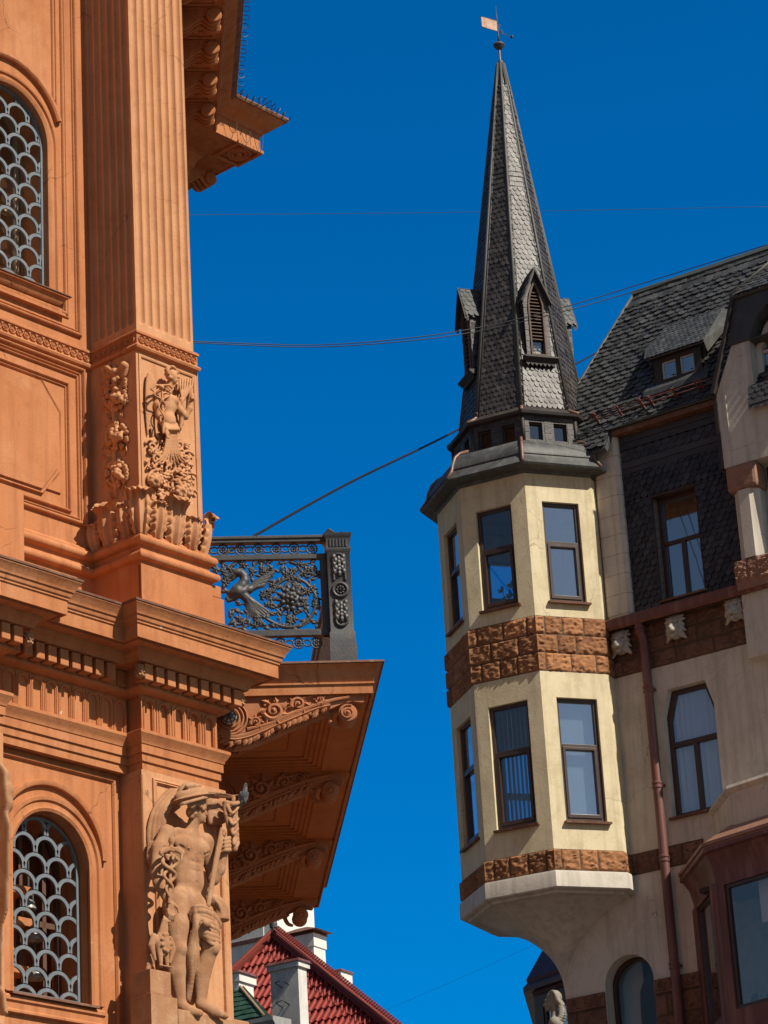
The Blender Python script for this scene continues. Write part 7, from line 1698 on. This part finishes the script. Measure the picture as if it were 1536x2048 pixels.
# =====================================================================================
# roofs far behind, overhead cables
# =====================================================================================
DB = 72.0
HN = dirv(211)                    # the way the fronts face
def far_box(px0, px1, pyt, pyb, d, az_g=122, depth=1.2): pass
rb = at_hd(600, 1990, DB); H0 = Fr((rb.x, rb.y), 121); H1 = lambda d: Fr((rb.x - HN.x * d, rb.y - HN.y * d), 121)
red = root('red_roofed_house', tuple(H0(0, 0, 0)), 'house with steep red pantile roof and tall grey chimney stack', 'building')
ap_ = at_hd(550, 1869, DB + 2.5)
slp = Vector((-HN.x * .62, -HN.y * .62, .78)).normalized()
RP = Pl(ap_, H0.u, slp)
L0 = RP.un(452, 1962); R0 = RP.un(800, 2068); Bz = -9.0
def hipR(v): return R0[0] * (v / R0[1])
def hipL(v): return L0[0] * (v / L0[1])
m = M(); m.poly(RP, [(0, 0), (hipL(Bz), Bz), (hipR(Bz), Bz)], [], -.12, -.06); rroof = m.build('pantile_roof', REDROOF, red)
# pressed pantile sheets: rolls across, a step at every course
m = M(); tw, th_ = .19, .47
v = -.25; r = 0
while v > Bz + .5:
    a, b = hipL(v - th_) , hipR(v - th_); k0, k1 = int(a / tw) - 1, int(b / tw) + 1
    def prof_(u): x = (u / tw) % 1; return .045 * math.sin(x * math.pi) ** 2 if x < .62 else .012 * math.sin((x - .62) / .38 * math.pi) * -1
    us = [tw * (k0 + i / 10) for i in range((k1 - k0) * 10 + 1)]
    for i in range(len(us) - 1):
        u0, u1 = us[i], us[i + 1]
        def cl(u, v_): return max(hipL(v_) , min(hipR(v_), u))
        if u1 < hipL(v - th_) or u0 > hipR(v - th_): continue
        vt, vb = v, v - th_
        m.add([RP(cl(u0, vt), prof_(u0) - .02, vt), RP(cl(u1, vt), prof_(u1) - .02, vt), RP(cl(u1, vb), prof_(u1) + .025, vb), RP(cl(u0, vb), prof_(u0) + .025, vb), RP(cl(u1, vb), prof_(u1) - .025, vb), RP(cl(u0, vb), prof_(u0) - .025, vb)], [(0, 3, 2, 1), (3, 5, 4, 2)])
    v -= th_; r += 1
m.build('pantile', REDROOF, rroof, autos=35)
for e, sg in ((R0, 1), (L0, -1)):
    dirn = (RP(e[0], 0, e[1]) - RP(0, 0, 0)); k = abs(Bz / e[1]); p0, p1 = RP(0, .06, 0), RP(e[0] * k, .06, e[1] * k); d = (p1 - p0).normalized(); sd_ = RP.n.cross(d).normalized() * .13
    q = M(); q.hexa([p0 - sd_ - RP.n * .04, p1 - sd_ - RP.n * .04, p1 + sd_ - RP.n * .04, p0 + sd_ - RP.n * .04, p0 - sd_ + RP.n * .05, p1 - sd_ + RP.n * .05, p1 + sd_ + RP.n * .05, p0 + sd_ + RP.n * .05]); q.tube([p0 + RP.n * .06, p1 + RP.n * .06], .07, 8)
    if sg > 0:
        L_ = (p1 - p0).length
        for i in range(int(L_ / .13)): q.box(lambda a, b, c: p0 + d * a + RP.n * b + sd_.normalized() * c, i * .13, i * .13 + .06, .05, .085, .10, .2)
    q.build('hip_cap', REDMET if False else mat('red_ridge_sheet', (.25, .05, .035), (.2, .04, .03), .65, 4, .05, 20, spec=.25), rroof)
    # the hidden slope behind
    m = M(); m.add([p0, p1, p1 - HN * 3 - Vector((0, 0, 5)), p0 - HN * 3 - Vector((0, 0, 5))], [(0, 1, 2, 3)]); m.build('rear_slope', REDROOF, red)
m = M(); m.box(H1(2), -9, 12, -8, -3.0, 0, RP(0, 0, Bz).z); m.build('house_wall', WHITEWALL, red)
def chimney(px_l, px_m, px_r, py_top, D, name, parent, drop=4.0, cap=REDMET, wallm=GREYWALL, lip=.06, az=121, caph=.05, band=.12, label=None, two=True):
    c = at_hd(px_m, py_top, D); T = Fr((c.x, c.y), az); zt = c.z
    def width(px, fr_axis):      # distance along an axis whose end projects to column px
        lo, hi = 0.05, 6.0
        for _ in range(40):
            mm_ = (lo + hi) / 2; p = T(-mm_, 0, zt) if fr_axis == 'u' else T(0, -mm_, zt)
            x = proj(p)[0]
            if (x > px) if fr_axis == 'u' else (x < px): lo = mm_
            else: hi = mm_
        return (lo + hi) / 2
    wl = width(px_l, 'u'); wd = width(px_r, 'n')
    q = M(); q.box(T, -wl, 0, -wd, 0, zt - drop, zt - caph); q.box(T, -wl - lip, lip, -wd - lip, lip, zt - caph - band, zt - caph - .002); o = q.build(name, wallm, parent)
    q = M(); q.hexa([T(-wl - lip - .04, -wd - lip - .04, zt - caph), T(lip + .04, -wd - lip - .04, zt - caph), T(lip + .04, lip + .04, zt - caph), T(-wl - lip - .04, lip + .04, zt - caph), T(-wl - lip, -wd - lip, zt + .02), T(lip, -wd - lip, zt + .02), T(lip, lip, zt + .02), T(-wl - lip, lip, zt + .02)]); q.build('chimney_cap', cap, o)
    return o, T, wl, wd, zt
PALEGREY = mat('pale_chimney_render', (.72, .71, .66), (.62, .61, .57), .92, 2, .2, 25, streak=.35, streak_col=(.3, .3, .28), patch=(.4, .39, .37), patch_amt=.4, patch_sc=3)  # one pale grey render on every chimney face
ch, T_, wl_, wd_, zt_c = chimney(540, 595, 612, 1918, DB - 4.5, 'chimney', red, 7, wallm=PALEGREY)
q = M()
for i in range(5):
    z = zt_c - .55 - .47 * i; q.tube([T_(-wl_ * .60, .0, z - .05), T_(-wl_ * .60, .28, z + .02), T_(-wl_ * .36, .30, z + .05), T_(-wl_ * .36, .0, z)], .014, 6)
q.build('climbing_iron', CABLE, ch, smooth=True)
chimney(652, 680, 697, 1940, DB + 6, 'chimney', red, 5, wallm=PALEGREY, lip=.07, band=.3)
# lightning wire along the right hip
q = M(); hp0, hp1 = RP(.2, .3, -.2), RP(hipR(-6), .25, -6); q.tube([hp0, hp0.lerp(hp1, .5) - Vector((0, 0, .05)), hp1], .012, 5); q.tube([hp0 - RP.n * .3, hp0 + RP.n * .05], .03, 6); q.build('lightning_wire', CABLE, red, smooth=True)
q = M(); q.lathe(RP(.02, .15, .05), (0, 0, 1), [(.03, 0), (.10, .02), (.11, .12), (.07, .2), (.03, .24)], 12); q.build('ridge_cowl', LEAD, red, autos=30)

# white house behind with its big roof box
wh = root('white_house', tuple(H1(8)(0, 0, 0)), 'white rendered house with louvred roof box behind the red roof', 'building')
c = at_hd(527, 1868, DB + 8); WT = Fr((c.x, c.y), 121)
m = M(); m.box(WT, -9, 0, -2.0, 0, 0, c.z + 1.5); zl_ = at_hd(470, 1886, DB + 8).z
m.build('house_wall', WHITEWALL, wh); q = M(); q.box(WT, -9, .03, .0, .06, WT.un(500, 1883)[1] - .05, WT.un(500, 1883)[1] + .05); q.build('string_course', REDMET, wh)
q = M(); q.box(WT, .0, .45, -1.9, -.02, 0, c.z + 1.55); q.build('corner_pilaster', WHITEWALL, wh)
bx, BT, bw, bd, bz = chimney(556, 626, 649, 1862, DB + 5, 'roof_box', wh, 4, cap=FLASH, wallm=WHITEWALL, lip=.03, band=.35)
q = M(); q.box(BT, -bw * .75, -bw * .15, .0, .03, bz - 1.9, bz - .62); lv = q.build('vent_panel', GREYWALL, bx)
q = M()
for i in range(11): z = bz - 1.85 + i * .11; q.hexa([BT(-bw * .73, .02, z + .05), BT(-bw * .17, .02, z + .05), BT(-bw * .17, .09, z), BT(-bw * .73, .09, z), BT(-bw * .73, .02, z + .065), BT(-bw * .17, .02, z + .065), BT(-bw * .17, .09, z + .015), BT(-bw * .73, .09, z + .015)])
q.build('vent_slat', WHITEFR, lv)
q = M(); q.hexa([BT(-bw - .12, -bd - .12, bz + .02), BT(.22, -bd - .12, bz + .02), BT(.22, .16, bz + .02), BT(-bw - .12, .16, bz + .02), BT(-bw * .6, -bd * .5, bz + .22), BT(-bw * .3, -bd * .5, bz + .22), BT(-bw * .3, -bd * .4, bz + .22), BT(-bw * .6, -bd * .4, bz + .22)]); q.build('box_roof', FLASH, bx)

# green-tiled house in front
gh = root('green_roofed_house', tuple(at_hd(490, 2100, DB - 8).xy.to_3d()), 'house with green tiled roof and dentilled cornice below the red roof', 'building')
ge = at_hd(540, 2030, DB - 8); GT = Fr((ge.x, ge.y), 121)
m = M(); gsl = Vector((-HN.x * .6, -HN.y * .6, .8)).normalized(); GP = Pl(ge, GT.u, gsl)
gtop = GP.un(452, 1940); 
def gl(v): return (-8, -.15 + (gtop[0] + .15) * v / gtop[1])
m.poly(GP, [(-8, 0), (0, 0), (gl(4)[1], 4), (-8, 4)], [], -.1, -.02); g_r = m.build('tiled_roof', GREENROOF, gh)
m = M(); scales(m, GP, 0, 4, lambda v: (max(-5, gl(v)[1] - 4), gl(v)[1]), .17, .17, .015, .03, seed=81, square_rows=tuple(range(40))); m.build('roof_tile', GREENROOF, g_r)
q = M(); p_ = [GP(gl(v)[1], .04, v) for v in (0, 1, 2, 3, 4)]; q.tube(p_, .035, 6); q.build('verge_mortar', mat('ochre_mortar', (.3, .2, .12), (.22, .15, .1), .95, 9, .4, 20), g_r, smooth=True)
m = M(); m.sweepn(lambda a, b, h: GT(a, b, h), [(-8, 0), (.15, 0)], [(-.6, ge.z - .02), (.12, ge.z - .05), (.12, ge.z - .14), (.05, ge.z - .2), (.02, ge.z - .3), (-.12, ge.z - .32), (-.16, ge.z - .62), (-.22, ge.z - .66), (-.22, 0), (-.6, 0)])
m.build('house_wall', GREYWALL, gh, autos=25)
q = M()
for i in range(46): u = .08 - i * .11; q.box(GT, u - .055, u, -.2, .015, ge.z - .40, ge.z - .30)
q.build('dentil_course', GREYWALL, gh)
chimney(452, 477, 506, 1942, DB - 6.8, 'chimney', gh, 3.5, wallm=WHITEWALL, lip=.05, band=.18)
cu = at_hd(540, 2042, DB - 9); q = M(); CT = Fr((cu.x, cu.y), 121); q.tube([CT(-.75 + .5 * math.cos(rad(a)) * 1.0 - .2, .0, cu.z - .42 + .5 * math.sin(rad(a))) for a in range(0, 181, 12)], .06, 8); q.build('curved_gutter', LEAD, gh, smooth=True)

# ---- cables across the street
def cable(pts, r, label, sag=0):
    P_ = [at_hd(*p) for p in pts]; q = M(); q.tube([Vector(p) for p in smooth_path([tuple(p) for p in P_], 8)], r, 6)
    o = q.build('overhead_cable', CABLE, None, smooth=True, loc=P_[0]); tag(o, label, 'cable', 'cables strung across the street')
cable([(400, 1138, 34.5), (470, 1096, 36), (508, 1072, 37), (700, 965, 43), (915, 860, 49), (1143, 733, 58), (1260, 668, 64)], .020, 'thick black cable slanting up from the iron balcony to the spire')
cable([(262, 679, 39.6), (370, 682, 40), (600, 690, 41), (760, 682, 42), (925, 661, 43), (1100, 622, 43.5), (1300, 562, 44), (1545, 486, 44)], .0075, 'upper of the two thin wires passing before the spire dormers')
cable([(262, 682, 39.8), (370, 685, 40.2), (600, 694, 41.2), (760, 687, 42.2), (925, 668, 43.2), (1100, 630, 43.6), (1300, 574, 44.2), (1545, 501, 44.2)], .0075, 'lower of the two thin wires passing before the spire dormers')
cable([(100, 433, 58), (360, 430, 60), (960, 424, 62), (1560, 413, 64)], .0055, 'faint single wire crossing the sky behind the spire tip')
cable([(760, 2025, 90), (900, 1965, 88), (1130, 1862, 84)], .003, 'faint thin wire low in the sky beside the oriel corbel')
# ---- ground, never in the frame but there
g = M(); g.add([Vector((x, y, 0)) for x, y in ((-400, -400), (400, -400), (400, 400), (-400, 400))], [(0, 1, 2, 3)])
go = g.build('ground', GROUND, None); go['kind'] = 'structure'
